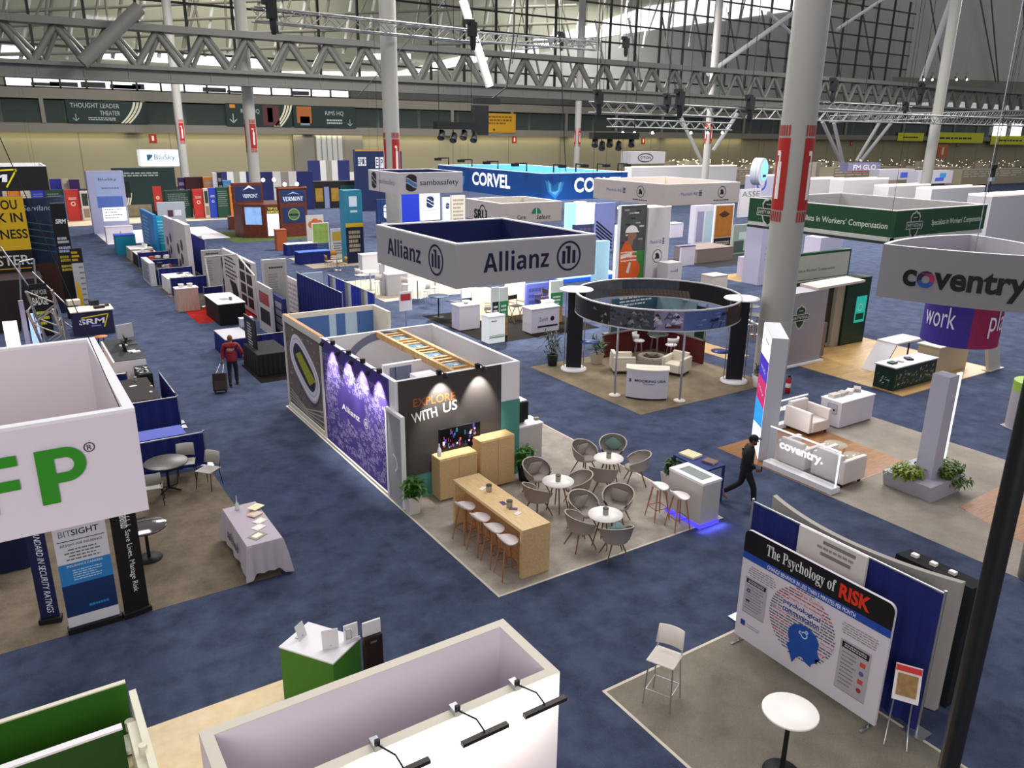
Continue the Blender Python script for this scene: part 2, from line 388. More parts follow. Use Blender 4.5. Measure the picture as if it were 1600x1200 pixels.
# ------------------------------------------------------------ roof girder with lattice
YG = 79.0
def girder():
    g = thing('roof_girder', 'huge grey lattice roof girder crossing the whole hall', 'girder', (0, YG, 0)); g['kind'] = 'structure'
    x0, x1 = -12, 190
    zb0, zb1, zt0, zt1 = zy(400, 135, YG), zy(400, 113.5, YG), zy(400, 61, YG), zy(400, 51, YG)
    b = MB(); b.box(x0, x1, YG-.6, YG+.8, zb0, zb1, STEEL); b.box(x0, x1, YG-1.1, YG+1.2, zb1-.25, zb1+.05, STEEL); b.box(x0, x1, YG-.9, YG+1, zb0-.05, zb0+.12, STEEL)
    for i in range(60):
        x = x0+i*3.4; b.box(x, x+.06, YG-.66, YG-.6, zb0, zb1, M('seam_grey', '7d7d78'))
    b.build('bottom_chord', g, world=1)
    t = MB(); t.box(x0, x1, YG-.5, YG+1.3, zt0, zt1, STEEL); t.build('top_chord', g, world=1)
    nx = [PY(52, 95, YG).x, PY(135, 98, YG).x]; st = nx[1]-nx[0]
    k = 0; x = nx[0]-3*st
    while x < x1-st:
        for s, o in ((1, 0), (-1, 0), (1, .35), (-1, .35)):
            d = MB(); yb = YG+(0 if o == 0 else 1.0)
            xa = x+(0 if o == 0 else st*.22)
            d.tube([(xa, yb*.0+YG+(0 if o == 0 else .8), zb1), (xa+s*st*.5-(0 if o == 0 else st*.22*.6), YG+.3, zt0)], .28 if o == 0 else .2, STEEL, 8)
            d.build('lattice_brace', g, world=1)
        x += st; k += 1
girder()
# ------------------------------------------------------------ columns
def column(x, y, r, label, zt=34, white=0, sign=True):
    t = thing('hall_column', label, 'column', (x, y, 0), 0, 'round hall columns'); t['kind'] = 'structure'
    b = MB(); b.lathe((0, 0, 0), [(r, 0), (r, zt)], M('column_grey_paint', 'a5a39c', .5, vary=.03, scale=.5), 36); b.build('shaft', t)
    b = MB(); b.lathe((0, 0, 0), [(r*1.02, 0), (r*1.02, 2.3)], M('column_base_paint', 'a9a7a2', .5, vary=.03), 36); b.build('base_sleeve', t)
    if sign:
        for a in (-80, 165):
            b = MB(); w = 34
            def cyl(a0, a1, z0, z1, m, rr=r*1.03, n=6):
                for i in range(n):
                    p, q = R(a0+(a1-a0)*i/n), R(a0+(a1-a0)*(i+1)/n)
                    b.poly([(rr*math.cos(p), rr*math.sin(p), z0), (rr*math.cos(q), rr*math.sin(q), z0), (rr*math.cos(q), rr*math.sin(q), z1), (rr*math.cos(p), rr*math.sin(p), z1)], m)
            RED = M('sign_red', 'a3251f', .5)
            cyl(a-w, a+w, sign, sign+2.3, RED)
            for zz in (sign-.38, sign+2.36):
                for j in range(7): cyl(a-w+j*w*2/7, a-w+(j+.55)*w*2/7, zz, zz+.34, RED, n=1)
            W_ = M('sign_white', 'e4e0dc', .5)
            cyl(a-8, a+10, sign+.35, sign+1.55, W_, r*1.036); cyl(a-4, a+4, sign+1.55, sign+1.85, W_, r*1.036); cyl(a-14, a+2, sign+1.75, sign+1.9, W_, r*1.036)
            b.build('extinguisher_sign', t)
bb = P(1214, 612)
column(22.6, 17.5, .56, 'massive pale column beside the lit tower with red extinguisher signs', sign=6.05)
column(22.7, 49.2, .52, 'tall pale column rising behind the round S logo sign', sign=5.6)
column(22.6, 81.5, .55, 'pale column behind the mahogany kiosk, second from the left wall', sign=6.6)
column(22.8, 115.5, .55, 'thin far column just right of the lit BluSky sign', sign=6.8)
column(88, 114, .55, 'far white column behind the blue fascia lamps', sign=6.6)
column(87.6, 83, .5, 'far column between splayed struts, red signs at its head', sign=7.6)
column(89.3, 51, .55, 'pale column near the right edge under bright floodlights', sign=False)
# splayed steel struts at the far columns
def strut(p, q, Y, r, label, mt=WSTEEL):
    a, b = PY(p[0], p[1], Y), PY(q[0], q[1], Y)
    m = MB(); m.tube([a, b], r, mt, 10); o = m.build('splayed_strut', label=label, cat='strut', group='splayed steel struts', kind='structure')
for p, q, l in (((1060, 176), (1096, 252), 'left strut of the far column V'), ((1152, 178), (1114, 236), 'right strut of the far column V'), ((1285, 190), (1316, 258), 'strut left of the far right V pair'), ((1303, 192), (1318, 258), 'inner strut of the far right V pair'), ((1374, 192), (1338, 252), 'inner right strut of the far V pair'), ((1394, 190), (1345, 252), 'outer right strut of the far V pair')):
    strut(p, q, 112, .38, l+' against the beige wall')
strut((1106, 116), (1268, 0), 95, .38, 'diagonal brace rising to the right behind the big column')
strut((218, 12), (128, 98), 76, .55, 'thick grey brace rising across the girder at upper left', STEEL)
strut((1200, 20), (1262, 75), 96, .3, 'thin brace falling toward the big column')
strut((1308, 46), (1390, -8), 96, .3, 'thin brace rising right of the big column')
strut((723, 0), (765, 135), 60, .35, 'white hanging brace right of the second column')
strut((1490, -10), (1440, 128), 100, .55, 'bright white brace left of the far right column')
# ------------------------------------------------------------ glazed screen above the girder
YC = 131.5
mb = MB(); xr = PY(1428, 60, YC).x
xs = PY(0, 60, YC).x-3; zt = 42
zc = z5+.6
GL = glass('screen_glass', 'c8d2c0', .10)
mb.poly([(xs, YC, zc), (PY(1413, 130, YC).x, YC, zc), (PY(1440, -10, YC).x, YC, zt), (xs, YC, zt)], GL); struct(mb, 'window_5')
mb = MB(); x = xs; st = PY(922, 60, YC).x-PY(879, 60, YC).x
while x < xr-1: mb.box(x-.17, x+.17, YC-.35, YC+.1, zc, zt, DSTEEL); x += st
z = zc
while z < zt: mb.box(xs, xr, YC-.3, YC-.05, z-.15, z+.15, DSTEEL); z += 3.4
struct(mb, 'window_6')
# the roof and wall of the hall beyond, with its daylight strip
YB = 172.0
mb = MB(); RB = M('roof_deck_beige', 'a3a28e', .85, vary=.22, scale=.12); GW = M('ribbed_metal_grey', 'b9bab2', .7, vary=.08, scale=.2)
def pp(*pts): return [PY(a, b, YB) for a, b in pts]
mb.poly(pp((-60, 150), (800, 150), (800, -60), (-60, -60)), RB)
mb.poly(pp((800, 150), (1000, 150), (1000, -60), (800, -60)), RB)
mb.poly([v+Vector((0, -.3, 0)) for v in pp((760, 160), (1500, 160), (1500, -20), (1260, 14), (960, 55), (880, 75), (760, 100))], GW)
mb.poly([v+Vector((0, .1, 0)) for v in pp((1000, 150), (1600, 150), (1600, -60), (1000, -60))], RB)
struct(mb, 'wall_beyond')
mb = MB(); o = Vector((0, -.5, 0))
for q in ([(830, 75), (960, 55), (1260, 14), (1260, -25), (1010, 10), (900, 45), (830, 62)], [(-10, 92), (60, 92), (60, 74), (-10, 70)], [(150, 92), (420, 108), (420, 94), (240, 78), (150, 78)], [(430, 112), (620, 112), (700, 92), (760, 80), (760, 94), (640, 118), (430, 122)], [(560, 84), (640, 84), (640, 92), (560, 94)], [(770, 82), (840, 72), (840, 86), (770, 96)]):
    mb.poly([v+o for v in pp(*q)], DAY)
struct(mb, 'window_7')
mb = MB(); rg = random.Random(11)
for i in range(34):
    u = -40+i*36; p, q = PY(u, 95-u*.02, YB-8), PY(u+18, -30, YB-8); mb.tube([p, q], .3, WSTEEL if i % 3 else FASC, 6)
    q2 = PY(u+rg.uniform(-30, 50), -30, YB-9); mb.tube([p, q2], .22, FASC, 6)
for k in range(4): mb.tube([PY(-40, 20+k*22, YB-8.5), PY(900, -20+k*28, YB-8.5)], .3, FASC, 6)
for k in range(12):
    u = 800+k*52; mb.tube([PY(u, 160, YB-3), PY(u-26, 40-k*3, YB-3)], .3, STEEL, 6)
struct(mb, 'trim_4')
area('backdrop_fill', (45, 150, 40), 40, 17000, (1, .98, .88)); area('backdrop_fill', (125, 148, 40), 40, 30000)  # unseen fill lights added to brighten the roof and wall beyond
# right hand end: a tall bare wall that starts where the glazing stops
mb = MB(); GR = M('bare_grey_cladding', 'b2b0a6', .75, vary=.04, scale=.1)
mb.poly([PY(1413, 132, 131), PY(1700, 150, 131), PY(1700, -60, 131), PY(1446, -60, 131)], GR)
mb.poly([PY(1395, 150, 130.6), PY(1700, 175, 130.6), PY(1700, 132, 130.6), PY(1395, 120, 130.6)], FASC)
struct(mb, 'wall_right')
mb = MB()
for a, b in ((1452, 1475), (1530, 1556), (1548, 1560), (1598, 1606)):
    mb.tube([PY(a, -10, 129), PY(b, 128, 129)], .22, STEEL, 6)
mb.tube([PY(1405, 136, 126), PY(1700, 152, 126)], .5, STEEL, 8)
struct(mb, 'trim_5')
# ================================================================ lounge island with the timber bar table
GC = carpet('grey_booth_carpet', '8f877c', 'b0a89c', 2.2, 40)
def rug(name, x0, x1, y0, y1, mat, label, z=.005, trimm=None):
    mb = MB(); mb.box(x0, x1, y0, y1, 0.001, z, mat)
    if trimm:
        w = .05; mb.box(x0-w, x1+w, y0-w, y0, .001, z+.0015, trimm); mb.box(x0-w, x0, y0, y1, .001, z+.0015, trimm)
        mb.box(x1, x1+w, y0, y1, .001, z+.0015, trimm); mb.box(x0-w, x1+w, y1, y1+w, .001, z+.0015, trimm)
    return mb.build(name, label=label, cat='carpet')
TRIM = M('carpet_edge_trim', 'c9bfae', .6)
rug('booth_carpet', 6.98, 13.0, 10.95, 23.62, GC, 'grey carpet island under the wooden bar table and lounge chairs', trimm=TRIM)
XF = 7.02      # plane of the long facade
HW = 3.0
PURP = M('violet_print', '4a3a86', .6, vary=.05); LILAC = M('lilac_ink', 'b5aad8', .6, vary=0)
FRAMEW = M('cream_frame', 'd9d2c4', .6, vary=.02); DUSK = M('slate_blue_print', '7b8099', .6)
# --- blue storage room with the stadium picture
def y_at(px, py, z): return PX(px, py, XF).y
yA, yB, yC_, yD = 23.5, PX(502, 528, XF).y, PX(607, 592, XF).y, 15.5
t = thing('stadium_picture_room', 'open topped blue walled storage room with a stadium picture on its side', 'booth room', (XF, yB, 0))
m = MB(); m.box(XF, XF+.09, yB, yA, .06, HW, FRAMEW); m.build('side_wall', t, world=1)
xb1 = P(583, 475, HW).x; xb2 = P(612, 487, HW)
BLUEI = M('cobalt_wall', '44679e', .6, vary=.08)
m = MB(); m.box(XF, xb1, yA-.09, yA, 0, HW, FRAMEW); pn = Pan((XF+.09, yA-.09, 0), (1, 0, 0)); w = xb1-XF-.18
pn.rect(m, .02, .1, w, HW-.16, BLUEI)
for a, b in ((.47, .55), (.66, .8)): pn.rect(m, w*a, .1, w*b, HW-.16, 'a8c0d2', .006)
m.build('back_wall', t, world=1)
m = MB(); m.box(xb1-.09, xb1, xb2.y, yA-.09, 0, HW, FRAMEW); m.build('return_wall', t, world=1)
# picture: aerial view of a long white bowl with a green pitch
m = MB(); pn = Pan((XF-.004, yA, 0), (0, -1, 0)); L = yA-yB
pn.rect(m, .14, .22, L-.14, HW-.2, M('town_print', '6f6260', .7, vary=.45, scale=9), .002)
rg = random.Random(5)
for i in range(150):
    u, v = rg.uniform(.16, L-.3), rg.uniform(.25, HW-.3); s = rg.uniform(.04, .14)
    pn.rect(m, u, v, min(u+s, L-.15), v+s*.5, rg.choice(['8d8078', '5b4f4e', 'a49a92', '6a6f3a', '4b4346', '7d7468']), .004+rg.random()*.001)
for k in range(4): pn.line(m, [(.2, .35+k*.12), (L*.5, .28+k*.05), (L-.2, .3+k*.16)], .04, 'b8b0a8', .006)
def slot(sc, dv=0, n=44, p=2.8):
    o = []
    for i in range(n):
        q = 2*math.pi*i/n; c, s_ = math.cos(q), math.sin(q)
        a = math.copysign(abs(c)**(2/p), c)*sc[0]; b = math.copysign(abs(s_)**(2/p), s_)*sc[1]
        o.append(((.52+a*.33+b*.13)*L, (.585-a*.19+b*.18+dv)*HW))
    return o
for sc, col, d, dv in (((1.02, 1.02), '4d4856', .008, -.05), ((1, 1), 'b9b0bc', .009, -.025), ((1, 1), 'e4dde2', .010, 0), ((.9, .84), 'a59ca8', .011, 0), ((.88, .8), 'd8d2da', .012, 0), ((.77, .6), '262a3e', .013, 0)):
    pn.poly(m, slot(sc, dv), col, d)
q_ = [(.30, .66), (.44, .72), (.80, .52), (.64, .43)]; pn.poly(m, [(a*L, b*HW) for a, b in q_][::-1], M('pitch_green', '9a9a2a', .7), .015)
for k in range(1, 8):
    f = k/8; pn.line(m, [((.30+.34*f)*L, (.66-.23*f)*HW), ((.44+.36*f)*L, (.72-.20*f)*HW)], .012, 'b9b84a', .016)
m.build('stadium_picture', t, world=1, label='aerial picture of a white stadium with a green pitch')
m = MB()
for u0, v0, u1, v1 in ((0, .06, .12, HW), (L-.12, .06, L, HW), (.12, .06, L-.12, .2), (.12, HW-.18, L-.12, HW)):
    m.box(XF-.03, XF, yA-u1, yA-u0, v0, v1, FRAMEW)
m.box(XF-.05, XF-.03, yB, yA, 0, .07, FRAMEW); m.build('picture_frame', t, world=1)
m = MB(); m.box(XF-.02, XF+.1, yB+.1, yA, HW, HW+.02, M('raw_timber_edge', 'b98a55', .6)); m.build('top_rail', t, world=1)
# --- white meeting room
t = thing('white_meeting_room', 'open topped white meeting room with violet drawing on one side and a dark screen wall', 'booth room', (XF, yD, 0))
xr_ = 10.42; yBk = yB-.02
m = MB(); m.box(XF, XF+.1, yD, yBk, .06, HW, WHITE); m.build('side_wall', t, world=1)
m = MB(); m.box(XF+.1, xr_, yD, yD+.1, 0, HW, WHITE); m.build('front_wall', t, world=1)
m = MB(); m.box(xr_-.1, xr_, yD+.1, yBk, 0, HW, WHITE); m.build('right_wall', t, world=1)
m = MB(); m.box(XF+.1, xr_-.1, yBk-.1, yBk, 0, HW, WHITE)
pn = Pan((XF+.1, yBk-.1, 0), (1, 0, 0)); w = xr_-XF-.2
pn.ring(m, w*.5, HW-1.32, 1.3, .22, DUSK, .006, a0=0, a1=180); pn.rect(m, 0, .1, w*.06, HW-.02, 'b8b8bc')
m.build('rear_wall', t, world=1)
# partition inside with cut outs
m = MB(); yp = yD+1.7; m.box(XF+.5, XF+2.1, yp, yp+.12, 0, HW-.12, WHITE)
pn = Pan((XF+.5, yp, 0), (1, 0, 0)); pn.rect(m, .3, .3, .75, HW-.2, DUSK); pn.rect(m, .15, HW-.75, .32, HW-.2, DUSK); pn.rect(m, 1.05, .3, 1.4, HW-.5, DUSK)
m.build('inner_partition', t, world=1)
m = MB(); m.box(XF+.75, XF+1.3, yD+.35, yD+.75, 0, HW-.1, WHITE); pn = Pan((XF+.75, yD+.35, 0), (1, 0, 0))
pn.ring(m, .36, HW-.45, .13, .02, 'a9adb0', .006); pn.ring(m, .36, HW-.45, .08, .02, 'a9adb0', .006); m.build('inner_cabinet', t, world=1)
# timber light frame laid over the room, along its length
m = MB(); x0, x1 = 8.62, 9.28; WD = wood('honey_timber', 'b58a52', 'd8b27a', (8, 8, 1.5))
for x in (x0, x1): m.box(x-.05, x+.05, yD+.1, yBk-.1, HW-.16, HW+.0, WD)
n = 17
for i in range(n):
    y = yD+.3+(yBk-yD-.6)*i/(n-1)
    if i % 4 in (0, 1, 3): m.box(x0+.05, x1-.05, y-.05, y+.05, HW-.14, HW-.06, WD)
m.build('ceiling_frame', t, world=1)
m = MB()
for i in (2, 6, 10, 14):
    y = yD+.3+(yBk-yD-.6)*i/(n-1); m.box(x0+.08, x1-.08, y-.2, y+.2, HW-.13, HW-.08, M('teal_light_panel', '2a6f96', .4, vary=.2, scale=10))
    m.box(x0+.3, x0+.42, y-.16, y-.08, HW-.08, HW-.05, 'e8e4d0')
m.build('ceiling_panels', t, world=1)
# violet drawing sheet
pn = Pan((XF, yB-.03, 0), (0, -1, 0)); L = yB-.03-yC_
m = MB(); m.box(XF-.012, XF, yC_, yB-.03, .07, HW-.01, PURP)
pq = Pan((XF-.012, yB-.03, 0), (0, -1, 0)); rg = random.Random(9)
n = 0
while n < 520:
    u, v = rg.uniform(.05, L-.35), rg.uniform(.15, HW-.45)
    if abs(u-L*.45) < L*.2 and abs(v-1.55) < .42: continue
    k = rg.random(); s = rg.uniform(.05, .17); n += 1
    if k < .35: pq.rect(m, u, v, u+s*1.6, v+.018, LILAC, .003); pq.rect(m, u, v+.04, u+s*1.2, v+.055, LILAC, .003)
    elif k < .55: pq.ring(m, u+s/2, v+s/2, s*.5, .014, LILAC, .003, n=12)
    elif k < .7: pq.line(m, [(u, v), (u+s, v+.02), (u+s, v+s), (u, v+s), (u, v)], .014, LILAC, .003)
    else: pq.line(m, [(u, v), (u+s*.5, v+s), (u+s, v), (u+s*1.3, v+s*.8)], .014, LILAC, .003)
pq.text(m, 'Allianz', L*.3, 1.36, L*.28, .17, 'ece8f2', .006, bold=.012); pq.ring(m, L*.67, 1.44, .13, .02, 'ece8f2', .006)
for k in (-1, 0, 1): pq.rect(m, L*.67+k*.05-.016, 1.38, L*.67+k*.05+.016, 1.5, 'ece8f2', .006)
m.build('violet_drawing', t, world=1, label='violet sheet covered in lilac line drawings')
m = MB(); m.box(XF-.05, XF-.0, yD, yB-.03, .0, .07, FRAMEW); m.build('plinth_strip', t, world=1)
# door at the near end of the facade, slightly proud
yd0, yd1 = yC_-.12-.62, yC_+.02
d = MB(); d.box(XF-.07, XF-.012, yd0, yd1, .05, 2.25, M('grey_door_face', '9c9c9c', .35, vary=.05)); dd = d.build('door', t, world=1)
d = MB()
for a, b, c, e in ((yd0-.06, yd0, .05, 2.32), (yd1, yd1+.07, .05, 2.32), (yd0, yd1, 2.25, 2.32)): d.box(XF-.09, XF, a, b, c, e, WHITE)
d.build('door_frame', dd, world=1)
d = MB(); pq = Pan((XF-.071, yd1, 0), (0, -1, 0)); pq.ring(d, .3, 1.05, .22, .05, 'd8d8dc', .004, a0=-70, a1=100); d.build('door_emblem', dd, world=1)
# dark screen wall and teal band
DARK = M('charcoal_panel', '45413f', .6, vary=.04); TEAL = M('teal_panel', '4f8f84', .6, vary=.05)
xk = 9.86
m = MB(); m.box(XF+.08, xk, yD-.03, yD, .62, HW-.0, DARK)
pn = Pan((XF+.08, yD-.03, 0), (1, 0, 0)); w = xk-XF-.08
pn.text(m, 'EXPLORE', w*.13, 2.33, w*.4, .2, M('orange_letter', 'a8602c', .6, vary=0), .005, bold=.005)
pn.text(m, 'WITH', w*.12, 1.93, w*.24, .25, 'f2ece6', .005, bold=.012, rot=6, slant=-.06); pn.text(m, 'US', w*.41, 2.04, w*.14, .25, 'f2ece6', .005, bold=.012, rot=6, slant=.1)
m.build('screen_wall_panel', t, world=1)
m = MB(); m.box(XF+.08, xr_, yD-.025, yD, .02, .62, TEAL); m.box(xk, xr_, yD-.025, yD, .62, 2.02, TEAL); m.build('teal_panel', t, world=1)
# television
tv = thing('wall_television', 'flat television with a colourful dark picture on the charcoal wall', 'television', (8.35, yD-.03, 1.1))
c0, c1 = PY(687, 690, yD-.08), PY(750, 652, yD-.08)
m = MB(); m.box(c0.x, c1.x, yD-.1, yD-.034, 1.1, 1.66, BLACK); m.build('television_case', tv, world=1, bevel=.008)
m = MB(); pn = Pan((c0.x, yD-.1, 1.075), (1, 0, 0)); w = c1.x-c0.x; pn.rect(m, .015, .015, w-.015, .585, M('screen_black', '0b0a12', .2, vary=0), .002)
rg = random.Random(4)
for i in range(42):
    u, v = rg.uniform(.05, w-.12), rg.uniform(.05, .48); pn.rect(m, u, v, u+rg.uniform(.01, .06), v+rg.uniform(.02, .12), M('tv_'+str(i % 6), ('b03a62', '5a3fa8', 'd8d0dc', '2f6f8c', 'c8743a', '3a2f78')[i % 6], .3, emit=.5, vary=0), .003+i*.00003)
m.build('screen', tv, world=1)
# --- wall lamps
def wall_lamp(x, y, z, dx, dy, label):
    t = thing('arm_spotlight', label, 'spotlight', (x, y, z), 0, 'black arm spotlights on the white meeting room')
    m = MB(); m.box(-.05, .05, -.05, .05, -.06, .05, BLACK); m.build('clamp', t)
    m = MB(); m.tube([(0, 0, .03), (dx*.16, dy*.16, .07), (dx*.3, dy*.3, .02)], .013, BLACK, 6); m.build('arm', t)
    m = MB(); m.tube([(dx*.27, dy*.27, .04), (dx*.33, dy*.33, -.05)], [.05, .065], BLACK, 10); m.build('lamp_head', t)
    spot('arm_spotlight_beam', (x+dx*.335, y+dy*.335, z-.07), (x+dx*.02, y+dy*.02, z-.75), 300, 70, (1, .96, .9), .6, .03)
for i, px in enumerate((520, 545, 567, 593)):
    y = PX(px, 541+i*16.5, XF).y
    wall_lamp(XF+.0, y, HW+.073, -1, 0, ('furthest', 'second', 'third', 'nearest')[i]+' black arm spotlight over the violet drawing')
for i, px in enumerate((686, 746)):
    wall_lamp(PY(px, 595, yD).x, yD-.0, HW+.073, 0, -1, ('left', 'right')[i]+' black arm spotlight over the charcoal screen wall')
spot('meeting_room_fill', (8.6, 18, 6), (8.6, 18, 0), 420, 55)  # sourceless fill light added above the room to whiten its inside
# --- wooden cabinets
def cab(px, py, w, d, h, label):
    p = P(px, py); t = thing('wooden_cabinet', label, 'cabinet', (p.x, p.y, 0), 0, 'oak cabinets under the television')
    m = MB(); m.box(0, w, 0, d, .03, h, OAK); m.box(.04, w-.04, .04, d-.04, 0, .03, BLACK); m.build('body', t, bevel=.006)
    for k in (0, 1):
        m = MB(); m.box(.012+k*w/2, w/2-.006+k*w/2-.006*k, -.016, 0, .05, h-.03, OAK); m.build('door', t)
    return p
c1 = cab(688, 785, 1.02, .42, 1.08, 'shorter oak cabinet on the left with a white bottle on it')
c2 = cab(751, 768, .98, .42, 1.3, 'taller oak cabinet on the right below the television')
bt = thing('water_bottle', 'white bottle standing on the shorter oak cabinet', 'bottle', (c1.x+.1, c1.y+.2, 1.08))
m = MB(); m.lathe((0, 0, 0), [(.045, 0), (.05, .02), (.05, .16), (.02, .24), (.02, .28)], WHITE, 12); m.build('bottle_body', bt)
m = MB(); m.cyl((0, 0, .28), .022, .03, 'bfc6cf', 10); m.build('cap', bt)
# --- bar table
p00, p11 = P(707.5, 750, 1.07), P(861, 817.5, 1.07); xa, xb, ya, yb = P(707.5, 750, 1.07).x, 7.86, P(805, 834, 1.07).y, P(707.5, 750, 1.07).y
xb = P(861, 817.5, 1.07).x
t = thing('bar_table', 'long high oak bar table with closed ends and row of stools', 'table', ((xa+xb)/2, (ya+yb)/2, 0))
m = MB(); m.box(xa, xb, ya, yb, 1.0, 1.07, OAK); m.build('tabletop', t, world=1, bevel=.005)
m = MB(); m.box(xa, xb, ya, ya+.09, 0, 1.0, OAK); m.build('near_end_panel', t, world=1, bevel=.005)
m = MB(); m.box(xa, xb, yb-.09, yb, 0, 1.0, OAK); m.build('far_end_panel', t, world=1, bevel=.005)
m = MB(); m.box(xb-.42, xb-.36, ya+.09, yb-.09, 0, 1.0, wood('orange_lit_oak', 'b98250', 'cf9b66', (8, 1, 8))); m.build('centre_panel', t, world=1)  # orange light inside the table is put into this wood colour
def tin(p, label, z):
    t = thing('desk_tin', label, 'tin', (p.x, p.y, z), 0, 'small round tins on table tops')
    m = MB(); m.lathe((0, 0, 0), [(.062, 0), (.062, .13)], M('tin_label', '9d9a86', .5, vary=.3, scale=40), 16); m.build('tin_body', t)
    m = MB(); m.cyl((0, 0, .13), .065, .018, '3d3b36', 16); m.build('lid', t)
tin(P(764, 768, 1.07), 'small round tin nearest the far end of the oak bar table', 1.07)
tin(P(796, 793, 1.07), 'small round tin midway along the oak bar table', 1.07)
for k, (px, py, c, l) in enumerate(((754, 764, 'e8e0d0', 'white card beside the farther tin on the bar table'), (786, 787, '4a3c6a', 'dark violet card behind the nearer tin on the bar table'), (802, 796, '5b4a82', 'violet card in front of the nearer tin on the bar table'), (809, 803, 'e4d6cc', 'pale card at the near end of the bar table'))):
    p = P(px, py, 1.07); m = MB(); m.obox((0, 0, .003), (.17, .1, .004), .5+k, c); m.build('loose_card', loc=None, label=l, cat='card', group='cards on the bar table').location = (p.x, p.y, 1.07)
# --- bar stools
STW = wood('stool_wood', '9a6440', 'b9805a', (10, 10, 1.5)); SHELL = M('white_shell', 'efe6e2', .4, vary=.02)
def make_stool(label, group, h=.76):
    t = thing('bar_stool', label, 'stool', (0, 0, 0), 0, group)
    m = MB(); n = 20; rows = [(0, -.0), (.12, -.005), (.19, .0), (.215, .03), (.205, .04), (.13, .015), (0, .012)]; vs = []
    for r, z in rows:
        for j in range(n):
            q = 2*math.pi*j/n; back = max(0, -math.cos(q))**2; vs.append((r*math.cos(q)*1.02, r*math.sin(q)*1.1, h+z+(r/.2)**3*back*.13))
    m.add(vs, [(i*n+j, i*n+(j+1) % n, (i+1)*n+(j+1) % n, (i+1)*n+j) for i in range(len(rows)-1) for j in range(n)], SHELL, True); m.build('seat', t)
    for sx, sy in ((1, 1), (1, -1), (-1, 1), (-1, -1)):
        m = MB(); m.tube([(sx*.1, sy*.1, h-.01), (sx*.2, sy*.2, 0.0)], [.02, .014], STW, 8); m.build('leg', t)
    m = MB(); z = .28; k = .1+(.1)*(h-z)/h
    for a, b in (((k, k), (k, -k)), ((k, -k), (-k, -k)), ((-k, -k), (-k, k)), ((-k, k), (k, k))): m.tube([(*a, z), (*b, z)], .009, M('copper_footrest', '8a5a40', .4), 6)
    m.build('footrest', t); return t
st0 = make_stool('white shell bar stool at the far end of the oak bar table', 'white bar stools at the oak table')
L_ = ['white shell bar stool at the far end of the oak bar table', 'second white bar stool from the far end of the oak table', 'third white bar stool from the far end of the oak table', 'white bar stool at the near end, partly behind the end panel']
for i, (px, py) in enumerate(((727, 793), (750, 811), (772, 828), (793, 846))):
    p = P(px, py, .76); o = st0 if i == 0 else dup(st0, (0, 0, 0), label=L_[i]); o.location = (p.x, p.y, 0); o.rotation_euler = (0, 0, R(10-6*i))
for i, (px, py, l) in enumerate(((1030, 762, 'white stool with dark wooden legs left of the white counter'), (1062, 777, 'white stool with dark wooden legs nearest the front of the white counter'))):
    p = P(px, py, .76); dup(st0, (p.x, p.y, 0), R(-10), l, 'white stools at the white counter')
# --- lounge chairs
CH = M('greige_shell', 'aaa098', .55, vary=.04); CUS = M('oat_cushion', 'a39a90', .9, vary=.08, scale=25); TQ = M('sage_cushion', '7f9a92', .9, vary=.08, scale=25)
LEGW = wood('lounge_leg_wood', '5d4636', '7a5d48', (10, 10, 2))
def make_lounge(label, cushion=None, backcol=CUS):
    t = thing('lounge_chair', label, 'armchair', (0, 0, 0), 0, 'shell lounge chairs around the round tables')
    # wrap-round bucket: open to +x
    n = 28; H = lambda q: .70+.13*max(0, -math.cos(q))**.8-.12*max(0, math.cos(q))**1.5*2
    inner, outer = [], []
    for ring, (f, z0) in enumerate(((.30, .40), (.62, .43), (.86, .52), (1, None))):
        for j in range(n+1):
            q = R(52)+R(256)*j/n; hz = H(q)
            rx, ry = .30, .31
            z = z0 if z0 else hz
            fl = 1+.10*(z-.4)/.4
            inner.append((rx*f*fl*math.cos(q), ry*f*fl*math.sin(q), z))
    m = MB(); k = n+1; ix = [(i*k+j, i*k+j+1, (i+1)*k+j+1, (i+1)*k+j) for i in range(3) for j in range(n)]
    m.add(inner, [f[::-1] for f in ix], CH, True)
    out = [(x*1.1, y*1.1, z-.035 if i < 3*k else z+.005) for i, (x, y, z) in enumerate(inner)]
    m.add(out, ix, CH, True)
    o = len(m.v)-2*len(inner); e = len(inner)
    for j in range(n): m.f.append([3*k+j, 3*k+j+1, e+3*k+j+1, e+3*k+j]); m.fm.append(0); m.sm.append(True)
    m.build('shell', t)
    m = MB(); m.lathe((0.02, 0, .385), [(.02, .0), (.2, .0), (.27, .03), (.27, .07), (.2, .085), (.02, .085)], backcol, 20); m.build('seat_pad', t)
    if cushion:
        m = MB(); mat = Matrix.Rotation(R(-72), 3, 'Y') @ Matrix.Rotation(R(45 if cushion is TQ else 8), 3, 'Z'); n2 = 6; vs = []
        for sd in (1, -1):
            for i in range(n2+1):
                for j in range(n2+1):
                    a, b = -1+2*i/n2, -1+2*j/n2; th = .075*(1-a**4)*(1-b**4)+.006
                    vs.append(Vector((-.13, 0, .62))+mat @ Vector((a*.2*(1-.08*b*b), b*.2*(1-.08*a*a), sd*th)))
        q = n2+1
        m.add(vs, [(i*q+j, (i+1)*q+j, (i+1)*q+j+1, i*q+j+1) for i in range(n2) for j in range(n2)]+[(q*q+i*q+j, q*q+i*q+j+1, q*q+(i+1)*q+j+1, q*q+(i+1)*q+j) for i in range(n2) for j in range(n2)], cushion, True)
        m.build('cushion', t)
    for s1, s2 in ((1, 1), (1, -1), (-1, 1), (-1, -1)):
        m = MB(); m.tube([(s1*.1, s2*.1, .4), (s1*.25, s2*.25, 0)], [.019, .012], LEGW, 8); m.build('leg', t)
    return t
